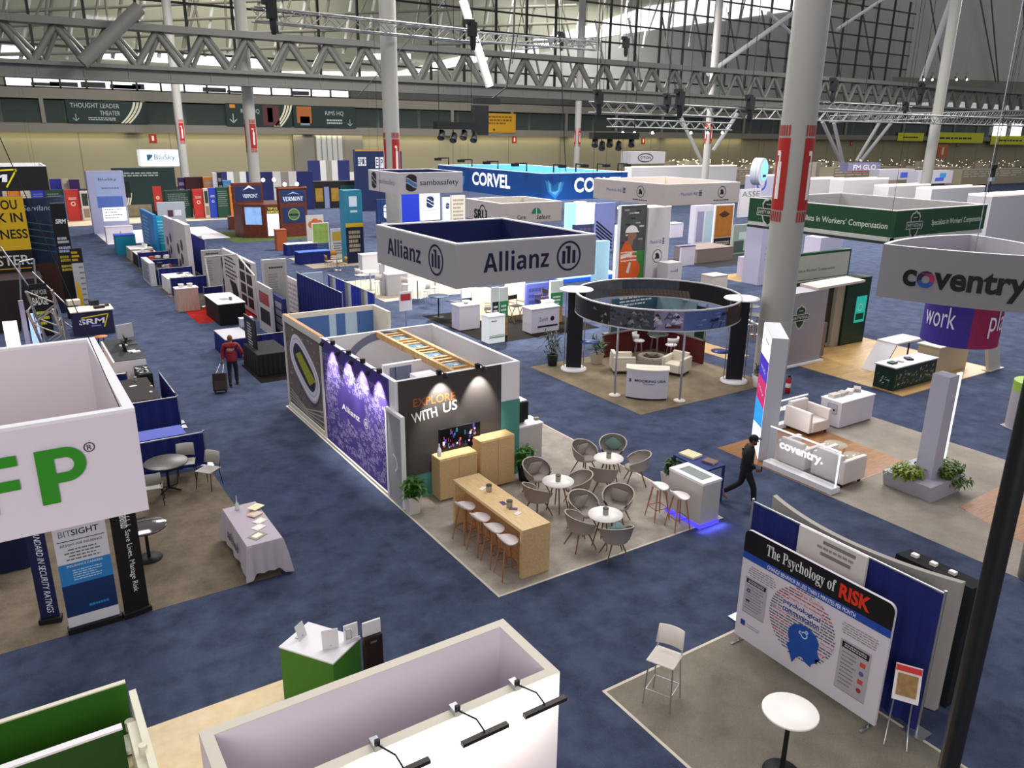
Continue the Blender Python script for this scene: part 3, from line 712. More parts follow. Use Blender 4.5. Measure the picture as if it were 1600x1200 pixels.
lc = make_lounge('a'); lcc = make_lounge('b', CUS); lct = make_lounge('c', TQ)
first = {id(lc): 1, id(lcc): 1, id(lct): 1}
def seat(px, py, tx, ty, label, src):
    p, q = P(px, py, .5), P(tx, ty, .5); a = math.atan2(q.y-p.y, q.x-p.x)
    if first.pop(id(src), None): src.location = (p.x, p.y, 0); src.rotation_euler = (0, 0, a); src['label'] = label
    else: dup(src, (p.x, p.y, 0), a, label)
TB = ((951, 726), (872, 762), (946, 814))
for px, py, k, l, s in ((914, 712, 0, 'lounge chair left of the farthest round table', lcc), (957, 704, 0, 'lounge chair with sage cushion seen face on behind the farthest table', lct), (994, 727, 0, 'lounge chair to the right of the farthest round table', lc), (943, 744, 0, 'lounge chair in front of the farthest table, back to us', lc),
    (839, 742, 1, 'lounge chair with oat cushion behind the left round table', lcc), (840, 775, 1, 'lounge chair in front of the left round table, back to us', lc), (902, 760, 1, 'lounge chair to the right of the left round table', lc),
    (912, 796, 2, 'cushioned lounge chair up left of the nearest round table', lcc), (965, 786, 2, 'cushioned lounge chair up right of the nearest round table', lcc), (908, 822, 2, 'lounge chair left in front of the nearest table, back to us', lc), (962, 838, 2, 'lounge chair with sage cushion in front of the nearest table', lct)):
    seat(px, py, TB[k][0], TB[k][1], l, s)
TWH = M('white_table_laminate', 'f2ede6', .35, vary=.02)
def round_low(px, py, label, r=.37, h=.72):
    p = P(px, py, h); t = thing('round_table', label, 'table', (p.x, p.y, 0), 0, 'white round lounge tables')
    m = MB(); m.lathe((0, 0, h-.03), [(.02, 0), (r-.02, 0), (r, .012), (r, .03), (.02, .03)], TWH, 32); m.build('tabletop', t)
    for k in range(4):
        a = R(45+90*k+20); m = MB(); m.tube([(.1*math.cos(a), .1*math.sin(a), h-.03), (.26*math.cos(a), .26*math.sin(a), 0)], [.018, .013], LEGW, 8); m.build('leg', t)
    return p
for (px, py), l, tl in (((951, 716), 'white round table farthest back among the lounge chairs', 'round tin on the farthest white round table'), ((872, 752), 'white round table nearest the oak bar table', 'round tin on the white table nearest the oak bar'), ((946, 804), 'white round table nearest the carpet front edge', 'round tin on the white table nearest the carpet edge')):
    p = round_low(px, py, l); tin(p, tl, .72)
# --- white counter with glowing foot
A0, F0, R0 = P(1047, 731, 1.1), P(1099, 757, 1.1), P(1127, 747.5, 1.1)
t = thing('display_counter', 'tall white counter with a glazed top and a glowing blue foot', 'counter', (F0.x, F0.y, 0))
x0, x1, y0, y1 = F0.x, R0.x, F0.y, A0.y
m = MB(); m.box(x0, x1, y0, y1, .09, 1.04, M('pale_grey_counter', 'bdb8b2', .5, vary=.02)); m.build('body', t, world=1)
m = MB()
for a, b, c, d in ((x0-.01, x1+.01, y0-.01, y0+.16), (x0-.01, x1+.01, y1-.16, y1+.01), (x0-.01, x0+.12, y0+.16, y1-.16), (x1-.12, x1+.01, y0+.16, y1-.16)): m.box(a, b, c, d, 1.04, 1.1, WHITE)
m.build('countertop', t, world=1)
m = MB(); m.box(x0+.12, x1-.12, y0+.16, y1-.16, 1.07, 1.085, M('smoked_glass_top', '8d9490', .1, spec=.6)); m.build('glass_inset', t, world=1)
LED = M('blue_led', '3a35ff', .5, emit=2.2, vary=0)
m = MB(); m.box(x0-.02, x1+.02, y0-.02, y1+.02, .0, .09, LED); m.build('led_plinth', t, world=1, label='glowing blue plinth strip')
area('plinth_glow', ((x0+x1)/2, y0-.12, .1), .8, 6, (.25, .22, 1), (R(-25), 0, 0), sy=.1)
# white counter behind the room with the black machine
Cc = P(847.5, 660, 1.08); t = thing('service_counter', 'white counter behind the teal panel carrying a black machine', 'counter', (Cc.x-1.5, Cc.y, 0))
m = MB(); m.box(xr_+.05, Cc.x, Cc.y, Cc.y+.6, .08, 1.04, M('pale_grey_counter')); m.build('body', t, world=1)
m = MB(); m.box(xr_+.04, Cc.x+.02, Cc.y-.02, Cc.y+.62, 1.04, 1.08, WHITE); m.build('countertop', t, world=1)
m = MB(); m.box(xr_+.05, Cc.x, Cc.y-.01, Cc.y+.6, .0, .08, LED); m.build('led_plinth', t, world=1)
mp = P(811, 668, 1.08); t = thing('coffee_machine', 'black machine with a white top standing on the service counter', 'machine', (xr_+.36, mp.y+.1, 1.08))
m = MB(); m.box(-.3, .26, 0, .42, .1, .62, BLACK); m.box(-.28, .24, .12, .42, 0, .1, BLACK); m.build('machine_body', t, bevel=.04)
m = MB(); m.box(-.26, .22, .03, .4, .62, .66, WHITE); m.build('machine_lid', t, bevel=.02)
m = MB(); pn = Pan((.26, 0, 0), (0, 1, 0)); pn.ring(m, .2, .45, .07, .02, 'e4e4e8', .004, a0=40, a1=320); pn.rect(m, .08, .42, .14, .47, 'e4e4e8'); pn.rect(m, .12, .2, .22, .34, '5f6b70'); m.build('badge', t)
mp = P(838, 656, 1.08); m = MB(); m.box(-.06, .06, -.05, .05, 0, .06, '8f8a70'); m.build('condiment_box', label='small glass box at the end of the service counter', cat='box').location = (mp.x, mp.y, 1.08)
# blue side table with books
A0, B0, C0 = P(1072, 718, .95), P(1125, 731, .95), P(1107, 737, .95)
t = thing('blue_side_table', 'low blue table behind the white counter carrying two books', 'table', (A0.x, C0.y, 0))
BL = M('navy_lacquer', '22346f', .4, vary=.05); z = .95
x0, x1, y0, y1 = C0.x, C0.x+.62, C0.y+.05, C0.y+1.15
m = MB(); m.box(x0, x1, y0, y1, z-.04, z, BL); m.build('tabletop', t, world=1)
for a, b in ((x0, y0), (x1-.05, y0), (x0, y1-.05), (x1-.05, y1-.05)):
    m = MB(); m.box(a, a+.05, b, b+.05, .0, z-.04, BL); m.build('leg', t, world=1)
def book(p, z, w, d, h, col, a, label, cat='book', group=None):
    t = thing('book', label, cat, (p.x, p.y, z), a, group)
    m = MB(); m.box(-w/2, w/2, -d/2, d/2, 0, .006, col); m.box(-w/2, w/2, -d/2, d/2, h-.006, h, col); m.box(-w/2, -w/2+.006, -d/2, d/2, .006, h-.006, col); m.build('cover', t)
    m = MB(); m.box(-w/2+.008, w/2-.006, -d/2+.006, d/2-.006, .006, h-.006, 'efe9d8'); m.build('pages', t)
bp = Vector((x0+.33, y0+.85, 0)); book(bp, z, .36, .44, .05, M('cream_cover', 'd9cfa4', .5), .1, 'large cream book on the low blue table')
bp = Vector((x0+.42, y0+.3, 0)); book(bp, z, .26, .3, .05, M('brown_cover', '7a5d58', .5), .2, 'smaller brown book on the low blue table')
# --- potted plants
LEAF = M('leaf_green', '3f6b2a', .5, vary=.35, scale=9); LEAFD = M('dark_leaf_green', '23391f', .55, vary=.3, scale=9)
def leafy(pt, base, r, h, n, lw, ll, mat, seed, name='foliage', droop=.5):
    rg = random.Random(seed); m = MB()
    for i in range(n):
        a = rg.uniform(0, 6.283); el = rg.uniform(.1, 1.25); L = ll*rg.uniform(.7, 1.15); d = Vector((math.cos(a)*math.cos(el), math.sin(a)*math.cos(el), math.sin(el)))
        s = Vector(base)+Vector((rg.uniform(-r, r), rg.uniform(-r, r), rg.uniform(0, h))); side = d.cross(Vector((0, 0, 1))).normalized(); up = side.cross(d)
        pts = []
        for k in range(5):
            tt = k/4; w = lw*(math.sin(math.pi*(.12+.86*tt)))**.8*(.15 if k == 4 else 1); c = s+d*L*tt+Vector((0, 0, -droop*L*tt*tt)); pts.append((c-side*w/2+up*.012*w/lw, c, c+side*w/2+up*.012*w/lw))
        vs = [q for row in pts for q in row]
        m.add(vs, [f for k in range(4) for f in ((3*k, 3*k+1, 3*k+4, 3*k+3), (3*k+1, 3*k+2, 3*k+5, 3*k+4))], mat, True)
    m.build(name, pt)
def pot_plant(p, label, potm, ph, pr, fr, fh, n, lw, ll, mat, seed, square=True, droop=.5):
    t = thing('potted_plant', label, 'plant', (p.x, p.y, 0))
    m = MB()
    if square:
        v = [(s1*r_, s2*r_, z) for r_, z in ((pr*.72, 0), (pr, ph), (pr*.88, ph), (pr*.86, ph-.05)) for s1, s2 in ((1, 1), (-1, 1), (-1, -1), (1, -1))]
        m.add(v, [(3, 2, 1, 0)]+[(i*4+j, i*4+(j+1) % 4, (i+1)*4+(j+1) % 4, (i+1)*4+j) for i in range(3) for j in range(4)]+[(12, 13, 14, 15)], potm)
    else: m.lathe((0, 0, 0), [(pr*.75, 0), (pr, ph), (pr*.88, ph), (pr*.86, ph-.05)], potm, 20)
    m.build('pot', t)
    m = MB(); m.lathe((0, 0, ph-.06), [(.01, 0), (pr*.84, 0), (.01, .03)], '3a2c20', 12); m.build('soil', t)
    m = MB(); rg = random.Random(seed+50)
    for i in range(7): a = rg.uniform(0, 6.28); m.tube([(0, 0, ph-.05), (fr*.4*math.cos(a), fr*.4*math.sin(a), ph+fh*.7)], .008, mat, 5)
    m.build('stem', t)
    leafy(t, (0, 0, ph), fr*.5, fh, n, lw, ll, mat, seed, droop=droop); return t
WP = M('white_glazed_pot', 'd8d4cc', .35, vary=.03)
pot_plant(P(645, 801), 'leafy plant in a tapered white pot beside the charcoal wall', WP, .45, .17, .3, .32, 190, .07, .3, LEAF, 1)
pot_plant(P(820, 750), 'leafy plant in a black pot behind the taller oak cabinet', BLACK, .42, .2, .3, .36, 200, .075, .32, LEAF, 2, False)
pot_plant(P(1046, 768), 'leafy plant in a white pot at the back of the white counter', WP, .5, .18, .22, .3, 150, .07, .22, M('mid_leaf', '32521f', .5, vary=.3), 3)
# warning sign stand behind the meeting room
p = P(635, 517); t = thing('notice_stand', 'small notice stand with a red panel behind the meeting room', 'sign', (p.x, p.y, 0))
m = MB(); m.box(-.3, .3, -.02, .02, .9, 1.75, WHITE); Pan((-.3, -.02, .9), (1, 0, 0)).rect(m, .06, .45, .54, .75, M('notice_red', 'b8393c', .5)); m.build('notice_board', t)
m = MB(); m.box(-.02, .02, -.02, .02, 0, .9, CHROME); m.build('post', t)
m = MB(); m.box(-.2, .2, -.15, .15, 0, .02, CHROME); m.build('foot', t)
# ================================================================ left foreground
FPW = M('white_sign_fabric', 'dcd3dc', .75, vary=.015); GREEN = M('leaf_green_laminate', '3f7a22', .5, vary=.05); FPG = M('logo_green', '2f8a1e', .5, vary=0)
INK = M('dark_ink', '1c1c22', .6, vary=0)
TAN = wood('tan_floor', 'd3bb8e', 'e2cda4', (2, 2, 2))
BRNC = carpet('brown_booth_carpet', '5c5244', '7c7060', 1.8, 45)
rug('booth_flooring', -9, 3.0, 2.5, 10.76, TAN, 'pale tan booth flooring in front of the white closet walls')
# --- hanging box sign with the green letters
def box_sign(name, label, x0, x1, y0, y1, z0, z1, outer, inner, th=.09, rim=None, cat='hanging sign', group=None):
    t = thing(name, label, cat, ((x0+x1)/2, (y0+y1)/2, z0), 0, group); rim = rim or WHITE
    for nm, a in (('front_panel', (x0, x1, y0, y0+th)), ('back_panel', (x0, x1, y1-th, y1)), ('left_panel', (x0, x0+th, y0+th, y1-th)), ('right_panel', (x1-th, x1, y0+th, y1-th))):
        m = MB(); m.box(*a, z0, z1-.03, outer)
        e = .004
        if nm == 'front_panel': m.box(x0+th, x1-th, y0+th, y0+th+e, z0+.02, z1-.03, inner)
        if nm == 'back_panel': m.box(x0+th, x1-th, y1-th-e, y1-th, z0+.02, z1-.03, inner)
        if nm == 'left_panel': m.box(x0+th, x0+th+e, y0+th+.01, y1-th-.01, z0+.02, z1-.03, inner)
        if nm == 'right_panel': m.box(x1-th-e, x1-th, y0+th+.01, y1-th-.01, z0+.02, z1-.03, inner)
        m.build(nm, t, world=1)
    m = MB()
    for a in ((x0, x1, y0, y0+th), (x0, x1, y1-th, y1), (x0, x0+th, y0+th, y1-th), (x1-th, x1, y0+th, y1-th)): m.box(*a, z1-.03, z1, rim)
    m.build('rim', t, world=1)
    return t
def cables(t, pts, ztop=25, mid=None):
    m = MB()
    for p in pts: m.tube([p, mid or (p[0], p[1], ztop)], .004, BLACK, 5)
    if mid: m.tube([mid, (mid[0], mid[1], ztop)], .006, BLACK, 5)
    m.build('suspension_cable', t, world=1)
zb = 5.0; c = P(233, 796, zb); zt = ZAT(c, 637); x1, y0 = c.x, c.y; y1 = P(142, 527, zt).y; x0 = x1-3.0
t = box_sign('hanging_box_sign', 'big white open topped hanging sign with big green capital letters', x0, x1, y0, y1, zb, zt, FPW, FPW)
m = MB(); pn = Pan((0, y0, 0), (1, 0, 0))
def ub(a, b): p = PY(a, b, y0); return p.x, p.z
u0, v0 = ub(64, 790); u1, v1 = ub(134, 699); v0b = ub(64, 790)[1]; h = ub(50, 706)[1]-v0b; uL = ub(52, 708)[0]; uR = ub(136, 730)[0]
t_ = .075*1.6; w = uR-uL; s = w*.36; zP = v0b
pn.rect(m, uL, zP, uL+s, zP+h, FPG, .02); n = 16; hh = h*.32; cy = zP+h-hh; vs = []
for i in range(n+1):
    a = R(90-180*i/n); vs += [pn.pt(uL+w-hh*1.0+hh*math.cos(a), cy+hh*math.sin(a), .02), pn.pt(uL+w-hh*1.0+hh*.42*math.cos(a), cy+hh*.42*math.sin(a), .02)]
m.add(vs, [(2*i, 2*i+1, 2*i+3, 2*i+2) for i in range(n)], FPG)
pn.rect(m, uL+s, cy+hh*.42, uL+w-hh, cy+hh, FPG, .02); pn.rect(m, uL+s, cy-hh, uL+w-hh, cy-hh*.42, FPG, .02)
uF = uL-.13-w*.86
pn.rect(m, uF, zP, uF+s, zP+h, FPG, .02); pn.rect(m, uF+s, zP+h-h*.19, uF+w*.86, zP+h, FPG, .02); pn.rect(m, uF+s, zP+h*.38, uF+w*.84, zP+h*.57, FPG, .02)
q = ub(139, 698); pn.ring(m, q[0], q[1], .045, .008, INK, .01, n=20); pn.text(m, 'R', q[0]-.018, q[1]-.024, .038, .048, INK, .01)
m.build('lettering', t, world=1)
cables(t, [(x0+.2, y0+.2, zt-.1), (x1-.1, y0+.1, zt-.05), (x0+.2, y1-.2, zt-.1)], ztop=24, mid=(x0+1.5, y0+1.5, 12))
# --- white storage closet at the bottom of the frame
z = 3.66; A_, B_, C_ = P(312, 1150, z), P(786, 968, z), P(877, 1050, z)
x0, x1, y1, y0 = A_.x, B_.x, B_.y, C_.y
CW = M('closet_white', 'ded5dc', .7, vary=.02); RIMC = M('cream_wall_edge', 'd5cdbd', .6, vary=.02)
t = thing('storage_closet', 'open topped white storage closet with lamps along its front edge', 'closet', (x0, y0, 0))
th = .1
for nm, a in (('front_wall', (x0, x1, y0, y0+th)), ('rear_wall', (x0, x1, y1-th, y1)), ('left_wall', (x0, x0+th, y0+th, y1-th)), ('right_wall', (x1-th, x1, y0+th, y1-th))):
    m = MB(); m.box(*a, 0, z-.01, CW); m.box(*a, z-.01, z, RIMC); m.build(nm, t, world=1)
for i, px in enumerate(((590, 1172), (715, 1118), (808, 1078))):
    p = P(*px, z); y = y0
    l = thing('bar_lamp', ('left', 'middle', 'right')[i]+' black bar lamp on an arm over the white closet front', 'lamp', (p.x, y, z+.012), 0, 'bar lamps on the white closet')
    m = MB(); m.box(-.035, .035, -.01, .11, .0, .05, CHROME); m.box(-.02, .02, .0, .03, .05, .09, BLACK); m.build('clamp', l)
    m = MB(); m.tube([(0, 0, .05), (0.06, -.2, .08), (.08, -.3, .02)], .008, BLACK, 6); m.build('arm', l)
    m = MB(); m.box(-.14, .3, -.33, -.28, -.02, .015, M('bar_lamp_black', '2b2520', .4)); m.build('lamp_head', l)
    area('bar_lamp_tube', (p.x+.08, y-.305, z-.035), .4, 9, (1, .93, .74), (R(28), 0, 0), sy=.05)
# --- green reception desk at the lower left
zc = 1.2; p1, p2 = P(0, 1128, zc), P(195, 1063, zc); q1, q2 = P(0, 1198, zc), P(190, 1132, zc)
t = thing('reception_desk', 'green and white reception desk cut off by the lower left corner', 'desk', (p2.x, q2.y, 0))
CRM = M('cream_laminate', 'dedac2', .5, vary=.02); DG = M('bright_green_panel', '2f6a16', .6, vary=.1, scale=2)
xr = p2.x; xl = -4
m = MB(); m.box(xl, xr, p2.y-.05, p2.y, .0, zc-.02, DG); m.box(xl, xr, p2.y-.06, p2.y+.01, zc-.02, zc, CRM); m.build('rear_panel', t, world=1)
m = MB(); m.box(xl, q2.x, q2.y-.05, q2.y, 0, zc-.03, M('dark_green_panel', '1f4a1a', .6, vary=.1)); m.box(xl, q2.x, q2.y-.08, q2.y+.02, zc-.03, zc, WHITE); m.build('front_panel', t, world=1)
m = MB(); m.box(xr+.01, xr+.1, p2.y-1.9, p2.y-.22, 0, zc-.04, CRM); m.box(xr-.1, xr+.01, q2.y-1.1, q2.y+.1, 0, zc-.1, CRM); m.build('side_panel', t, world=1)
m = MB(); m.prism([(xr-1.05, q2.y+.0), (xr, q2.y+.0), (xr, q2.y+.34), (xr-.75, q2.y+.28), (xr-1.0, q2.y+.16)], .7, .76, CRM); m.build('shelf', t, world=1)
m = MB(); m.cyl((xr-.05, q2.y+.4, .76), .06, .14, CRM, 12); m.cyl((xr+.0, q2.y-.55, 1.1), .05, .12, CRM, 12); m.build('cable_cap', t, world=1)
# --- green plinth counter
zc = 1.05; A_, B_, C_ = P(437, 1011, zc), P(520, 1037, zc), P(482, 973, zc); D_ = B_+(C_-A_)
t = thing('green_counter', 'green counter with a white top holding tablets and leaflets', 'counter', (A_.x, B_.y, 0))
m = MB(); m.prism([(v.x, v.y) for v in (A_, B_, D_, C_)], 0, zc-.025, GREEN); m.build('body', t, world=1)
m = MB(); cc = (A_+D_)/2; m.prism([(cc.x+(v.x-cc.x)*1.02, cc.y+(v.y-cc.y)*1.02) for v in (A_, B_, D_, C_)], zc-.025, zc, WHITE); m.build('countertop', t, world=1)
def plate(p, w, h, rz, tilt, m1, name, label, cat, z, part='panel', back=None):
    t = thing(name, label, cat, (p.x, p.y, z), rz)
    mat = Matrix.Rotation(R(-tilt), 3, 'X'); m = MB(); m.obox(mat @ Vector((0, 0, h/2)), (w, .012, h), 0, m1, mat); m.build(part, t)
    m = MB(); m.tube([(0, .0, .05), (0, h*.35, .006)], .012, CHROME, 6); m.obox((0, h*.25, .006), (w*.5, h*.5, .01), 0, CHROME); m.build('stand', t); return t
plate(P(474, 998, zc), .18, .24, R(35), 18, M('tablet_silver', 'c9c9cc', .3), 'tablet', 'tilted silver tablet on the left of the green counter', 'tablet', zc)
plate(P(517, 1014, zc), .24, .3, R(-14), 8, WHITE, 'display_board', 'white tablet seen from behind on the green counter', 'tablet', zc)
p = P(548, 1000, zc); t = thing('leaflet_holder', 'clear white leaflet holder on the green counter', 'holder', (p.x, p.y, zc))
m = MB(); m.box(-.1, .12, 0, .02, 0, .26, WHITE); m.box(-.1, -.09, -.06, 0, 0, .2, WHITE); m.box(.0, .01, -.06, 0, 0, .2, WHITE); m.box(-.1, .12, -.07, -.06, 0, .06, WHITE); m.build('holder_body', t)
m = MB(); m.box(-.08, -.01, -.05, -.01, .0, .22, 'd5d0cc'); m.build('leaflets', t)
p = P(563, 1066, .2); t = thing('brochure_stand', 'dark brown brochure stand beside the green counter', 'stand', (p.x, p.y+.1, 0))
p_ = D_; t.location = (p_.x+.08, p_.y-.3, 0); ORG[t] = Matrix.Translation(t.location)
BRN = M('dark_brown_laminate', '2b1c16', .5)
m = MB(); m.box(-.15, .15, -.05, .05, 0, 1.25, BRN); m.build('stand_body', t, bevel=.02)
m = MB(); m.box(-.14, .14, .0, .03, 1.25, 1.48, 'e9e6e6'); m.build('leaflet', t)
m = MB(); m.box(-.05, .05, -.056, -.05, 1.14, 1.17, CHROME); m.build('handle', t)
# --- brown carpet booth with the roll-up banners
rug('brown_carpet', -9, 3.72, 13.88, 19.95, BRNC, 'dull brown carpet under the leaflet table and roll-up banners')
def rollup(px, py, wd, hh, rz, label, draw, base=BLACK, sheet=None, x=None, y=None):
    p = P(px, py) if x is None else Vector((x, y, 0)); t = thing('banner_stand', label, 'banner stand', (p.x, p.y, 0), rz)
    m = MB(); m.box(-.03, wd+.03, -.08, .08, .0, .1, base); m.build('base', t, bevel=.01)
    m = MB(); m.box(0, wd, -.006, .006, .1, hh, sheet or WHITE); m.build('banner_sheet', t)
    m = MB(); pn = Pan((0, -.006, 0), (1, 0, 0)); draw(pn, m, wd, hh); m.build('print', t)
    m = MB(); m.box(0, wd, -.015, .015, hh, hh+.03, CHROME); m.tube([(wd/2, .04, .1), (wd/2, .04, hh)], .012, CHROME, 6); m.build('support_pole', t)
    return t
GI = M('grey_ink', '6f6f78', .6, vary=0); SKY = M('sky_blue_print', '2f7fc0', .6, vary=.08); NVP = M('navy_print', '16305f', .6, vary=.25, scale=3)
def dr(pn, m, w, h):
    pn.rect(m, 0, .1, w, .3, 'd7d3da', .001); pn.rect(m, 0, .3, w, h*.45, NVP, .001); pn.rect(m, 0, h*.45, w, h*.65, SKY, .001); pn.rect(m, 0, h*.65, w, h, 'd9d5dc', .001)
    pn.text(m, 'BIT', w*.1, h*.9, w*.24, h*.055, GI, .003); pn.text(m, 'SIGHT', w*.34, h*.9, w*.52, h*.055, INK, .003, bold=.012); pn.rect(m, w*.05, h*.855, w*.95, h*.862, INK, .003)
    pn.text(m, 'BITSIGHT FOR INSURANCE', w*.1, h*.81, w*.8, h*.022, INK, .003, bold=.01)
    greek(pn, m, w*.12, h*.67, w*.88, h*.79, 4, GI, .003, 2, .45, True); pn.text(m, 'INSURANCE CARRIERS', w*.16, h*.615, w*.68, h*.02, 'e8ecf2', .003); greek(pn, m, w*.25, h*.48, w*.85, h*.59, 5, 'b9d2ea', .003, 3, .4)
    greek(pn, m, w*.45, h*.2, w*.85, h*.24, 1, SKY, .003)
b1 = rollup(110, 990, .8, 2.02, R(1), 'white and blue roll-up banner in front of the brown carpet', dr)
def dr2(pn, m, w, h):
    for i, wd in enumerate(('Save Lives, Manage Risk',)): pn.text(m, wd, w*.42, h*.82, h*.6, w*.28, 'e6e6e6', .003, rot=-90)
    pn.text(m, 'safehub', w*.35, h*.985, h*.14, w*.4, 'f0f0f0', .003, rot=-90, bold=.01)
rollup(196, 966, .42, 2.05, R(8), 'black roll-up banner with white upright words Save Lives, Manage Risk', dr2, sheet=M('banner_black', '161312', .6))
def dr3(pn, m, w, h): pn.text(m, 'STANDARD IN SECURITY RATINGS', w*.4, h*.95, h*.85, w*.34, 'dfe3f0', .003, rot=-90, slant=.2)
rollup(86, 973, .3, 1.98, R(-14), 'narrow navy banner with upright words security ratings left of the white one', dr3, sheet=M('banner_navy', '151c44', .6), x=P(96, 980).x-.28, y=P(96, 980).y+.3)
# dark draped table behind them
p = P(20, 893); t = thing('draped_table', 'table under a dark navy cloth half hidden below the big white sign', 'table', (p.x, p.y, 0))
def drape_box(m, x0, x1, y0, y1, z, mat, amp=.02, k=40):
    'cloth hanging over a table: gathered folds round the four sides'
    per = []; n = 22
    for a, b in (((x0, y0), (x1, y0)), ((x1, y0), (x1, y1)), ((x1, y1), (x0, y1)), ((x0, y1), (x0, y0))):
        for i in range(n): per.append((a[0]+(b[0]-a[0])*i/n, a[1]+(b[1]-a[1])*i/n))
    N = len(per); cx, cy = (x0+x1)/2, (y0+y1)/2; vs = []
    for lv, (zz, f) in enumerate(((z, 0), (z-.03, .3), (z*.5, .7), (0.01, 1))):
        for i, (x, y) in enumerate(per):
            w = math.sin(i*1.9)*amp*f+.03*f; d = Vector((x-cx, y-cy, 0)); ux = math.copysign(1, x-cx) if abs(abs(x-cx)-(x1-x0)/2) < 1e-4 else 0; uy = math.copysign(1, y-cy) if abs(abs(y-cy)-(y1-y0)/2) < 1e-4 else 0
            vs.append((x+ux*w, y+uy*w, zz))
    m.add(vs, [(l*N+i, l*N+(i+1) % N, (l+1)*N+(i+1) % N, (l+1)*N+i)[::-1] for l in range(3) for i in range(N)]+[tuple(range(N))], mat)
m = MB(); drape_box(m, -1.6, .3, 0, .7, .76, M('dark_navy_cloth', '141a3a', .9)); m.build('tablecloth', t)
m = MB(); m.box(-1.55, .25, .05, .65, .7, .74, BLACK); m.build('tabletop', t)
# round dark tables and grey chairs
DKT = M('dark_table_laminate', '453f3a', .35, vary=.05)
def pedestal(px, py, z, r, label, mat=DKT, leg=BLACK, foot=4, group=None, name='round_table'):
    p = P(px, py, z); t = thing(name, label, 'table', (p.x, p.y, 0), 0, group)
    m = MB(); m.lathe((0, 0, z-.035), [(.02, 0), (r-.01, 0), (r, .01), (r, .03), (r-.01, .035), (.02, .035)], mat, 32); m.build('tabletop', t)
    m = MB(); m.lathe((0, 0, .03), [(.035, 0), (.03, z-.07)], leg, 12); m.build('post', t)
    m = MB()
    if foot:
        for k in range(foot): a = R(45+360/foot*k); m.tube([(0, 0, .07), (.32*math.cos(a), .32*math.sin(a), .025)], [.03, .02], leg, 6)
    else: m.lathe((0, 0, 0), [(.26, 0), (.26, .015), (.04, .04)], leg, 24)
    m.build('foot', t); return t
pedestal(259, 722, .74, .5, 'dark round table beside two grey chairs')
pedestal(226, 822, .74, .42, 'dark glass table half hidden under the big white sign', M('smoked_disc', '3a302c', .1, spec=.7), BLACK, 0)
CHG = M('grey_chair_shell', 'aaa59c', .5, vary=.03)
def make_side_chair(label, group, shell=CHG, h=.46, leg=BLACK):
    t = thing('side_chair', label, 'chair', (0, 0, 0), 0, group)
    m = MB(); m.obox((0, 0, h), (.44, .44, .025), 0, shell); m.build('seat', t, bevel=.012)
    n = 8; vs = []
    for i in range(n+1):
        a = -1+2*i/n
        for zz, off in ((h+.1, -.2), (h+.4, -.26)): vs.append((off+.05*a*a, a*.22*(1 if zz < h+.3 else .93), zz))
    vs += [(x-.02, y, z) for x, y, z in vs]; k = 2*(n+1)
    fs = [(2*i, 2*i+2, 2*i+3, 2*i+1) for i in range(n)]; fs += [tuple(v+k for v in f[::-1]) for f in fs]
    fs += [(2*i+1, 2*i+3, 2*i+3+k, 2*i+1+k) for i in range(n)]+[(2*i, 2*i+k, 2*i+2+k, 2*i+2) for i in range(n)]+[(0, 1, 1+k, k), (2*n, 2*n+k, 2*n+1+k, 2*n+1)]
    m = MB(); m.add(vs, fs, shell, True); m.build('backrest', t)
    for s1 in (1, -1):
        m = MB(); m.tube([(-.22, s1*.19, h+.14), (-.17, s1*.2, h-.02), (.0, s1*.2, h-.03)], .01, leg, 6); m.build('back_bracket', t)
        for s2 in (1, -1):
            m = MB(); m.tube([(s2*.16, s1*.19, h-.02), (s2*.22, s1*.22, 0)], .011, leg, 6); m.build('leg', t)
    return t
sc0 = make_side_chair('grey chair behind the dark round table by the blue drape', 'grey chairs round the dark table')
def put(src, px, py, z, a, label, flag, group=None):
    p = P(px, py, z)
    if flag: src.location = (p.x, p.y, 0); src.rotation_euler = (0, 0, R(a)); src['label'] = label; return src
    return dup(src, (p.x, p.y, 0), R(a), label, group)
put(sc0, 290, 722, .46, -105, 'grey chair behind the dark round table by the blue drape', 1)
put(sc0, 325, 734, .46, -140, 'grey chair to the right of the dark round table', 0)
put(sc0, 238, 760, .46, 80, 'grey chair in front of the dark round table, mostly hidden', 0)
# --- leaflet table in a pale grey cloth
LILC = M('pale_lilac_cloth', 'b4a9b2', .85, vary=.03)
F_, Rr, Bk = P(386, 855, .76), P(441, 840, .76), P(352, 795, .76)
x0, x1, y0, y1 = F_.x, Rr.x, F_.y, Bk.y
t = thing('leaflet_table', 'long table under a pale grey cloth with dark lettering, covered in leaflets', 'table', (x0, y0, 0))
m = MB(); N = 0
def cloth(m, x0, x1, y0, y1, z, mat):
    n = 30; per = []; cs = [(x0, y0), (x1, y0), (x1, y1), (x0, y1)]
    for k in range(4):
        a, b = cs[k], cs[(k+1) % 4]
        for i in range(n): per.append((a[0]+(b[0]-a[0])*i/n, a[1]+(b[1]-a[1])*i/n, i/n, k))
    N = len(per); vs = []
    nr = {0: (0, -1), 1: (1, 0), 2: (0, 1), 3: (-1, 0)}
    for zz, f in ((z, 0), (z-.04, .15), (z*.55, .6), (.04, 1)):
        for x, y, s, k in per:
            nx, ny = nr[k]; corner = max(0, 1-min(s, 1-s)/.16); w = f*(.05+.02*math.sin(s*21+k))*(1+1.1*corner)
            if s < .001: px_, py_ = nr[(k-1) % 4]; nx, ny = nx+px_, ny+py_
            lift = .10*f*(1-corner)*(1 if zz < .1 else 0)
            vs.append((x+nx*w, y+ny*w, zz+lift))
    m.add(vs, [(l*N+i, (l+1)*N+i, (l+1)*N+(i+1) % N, l*N+(i+1) % N) for l in range(3) for i in range(N)]+[tuple(range(N))], mat, False)
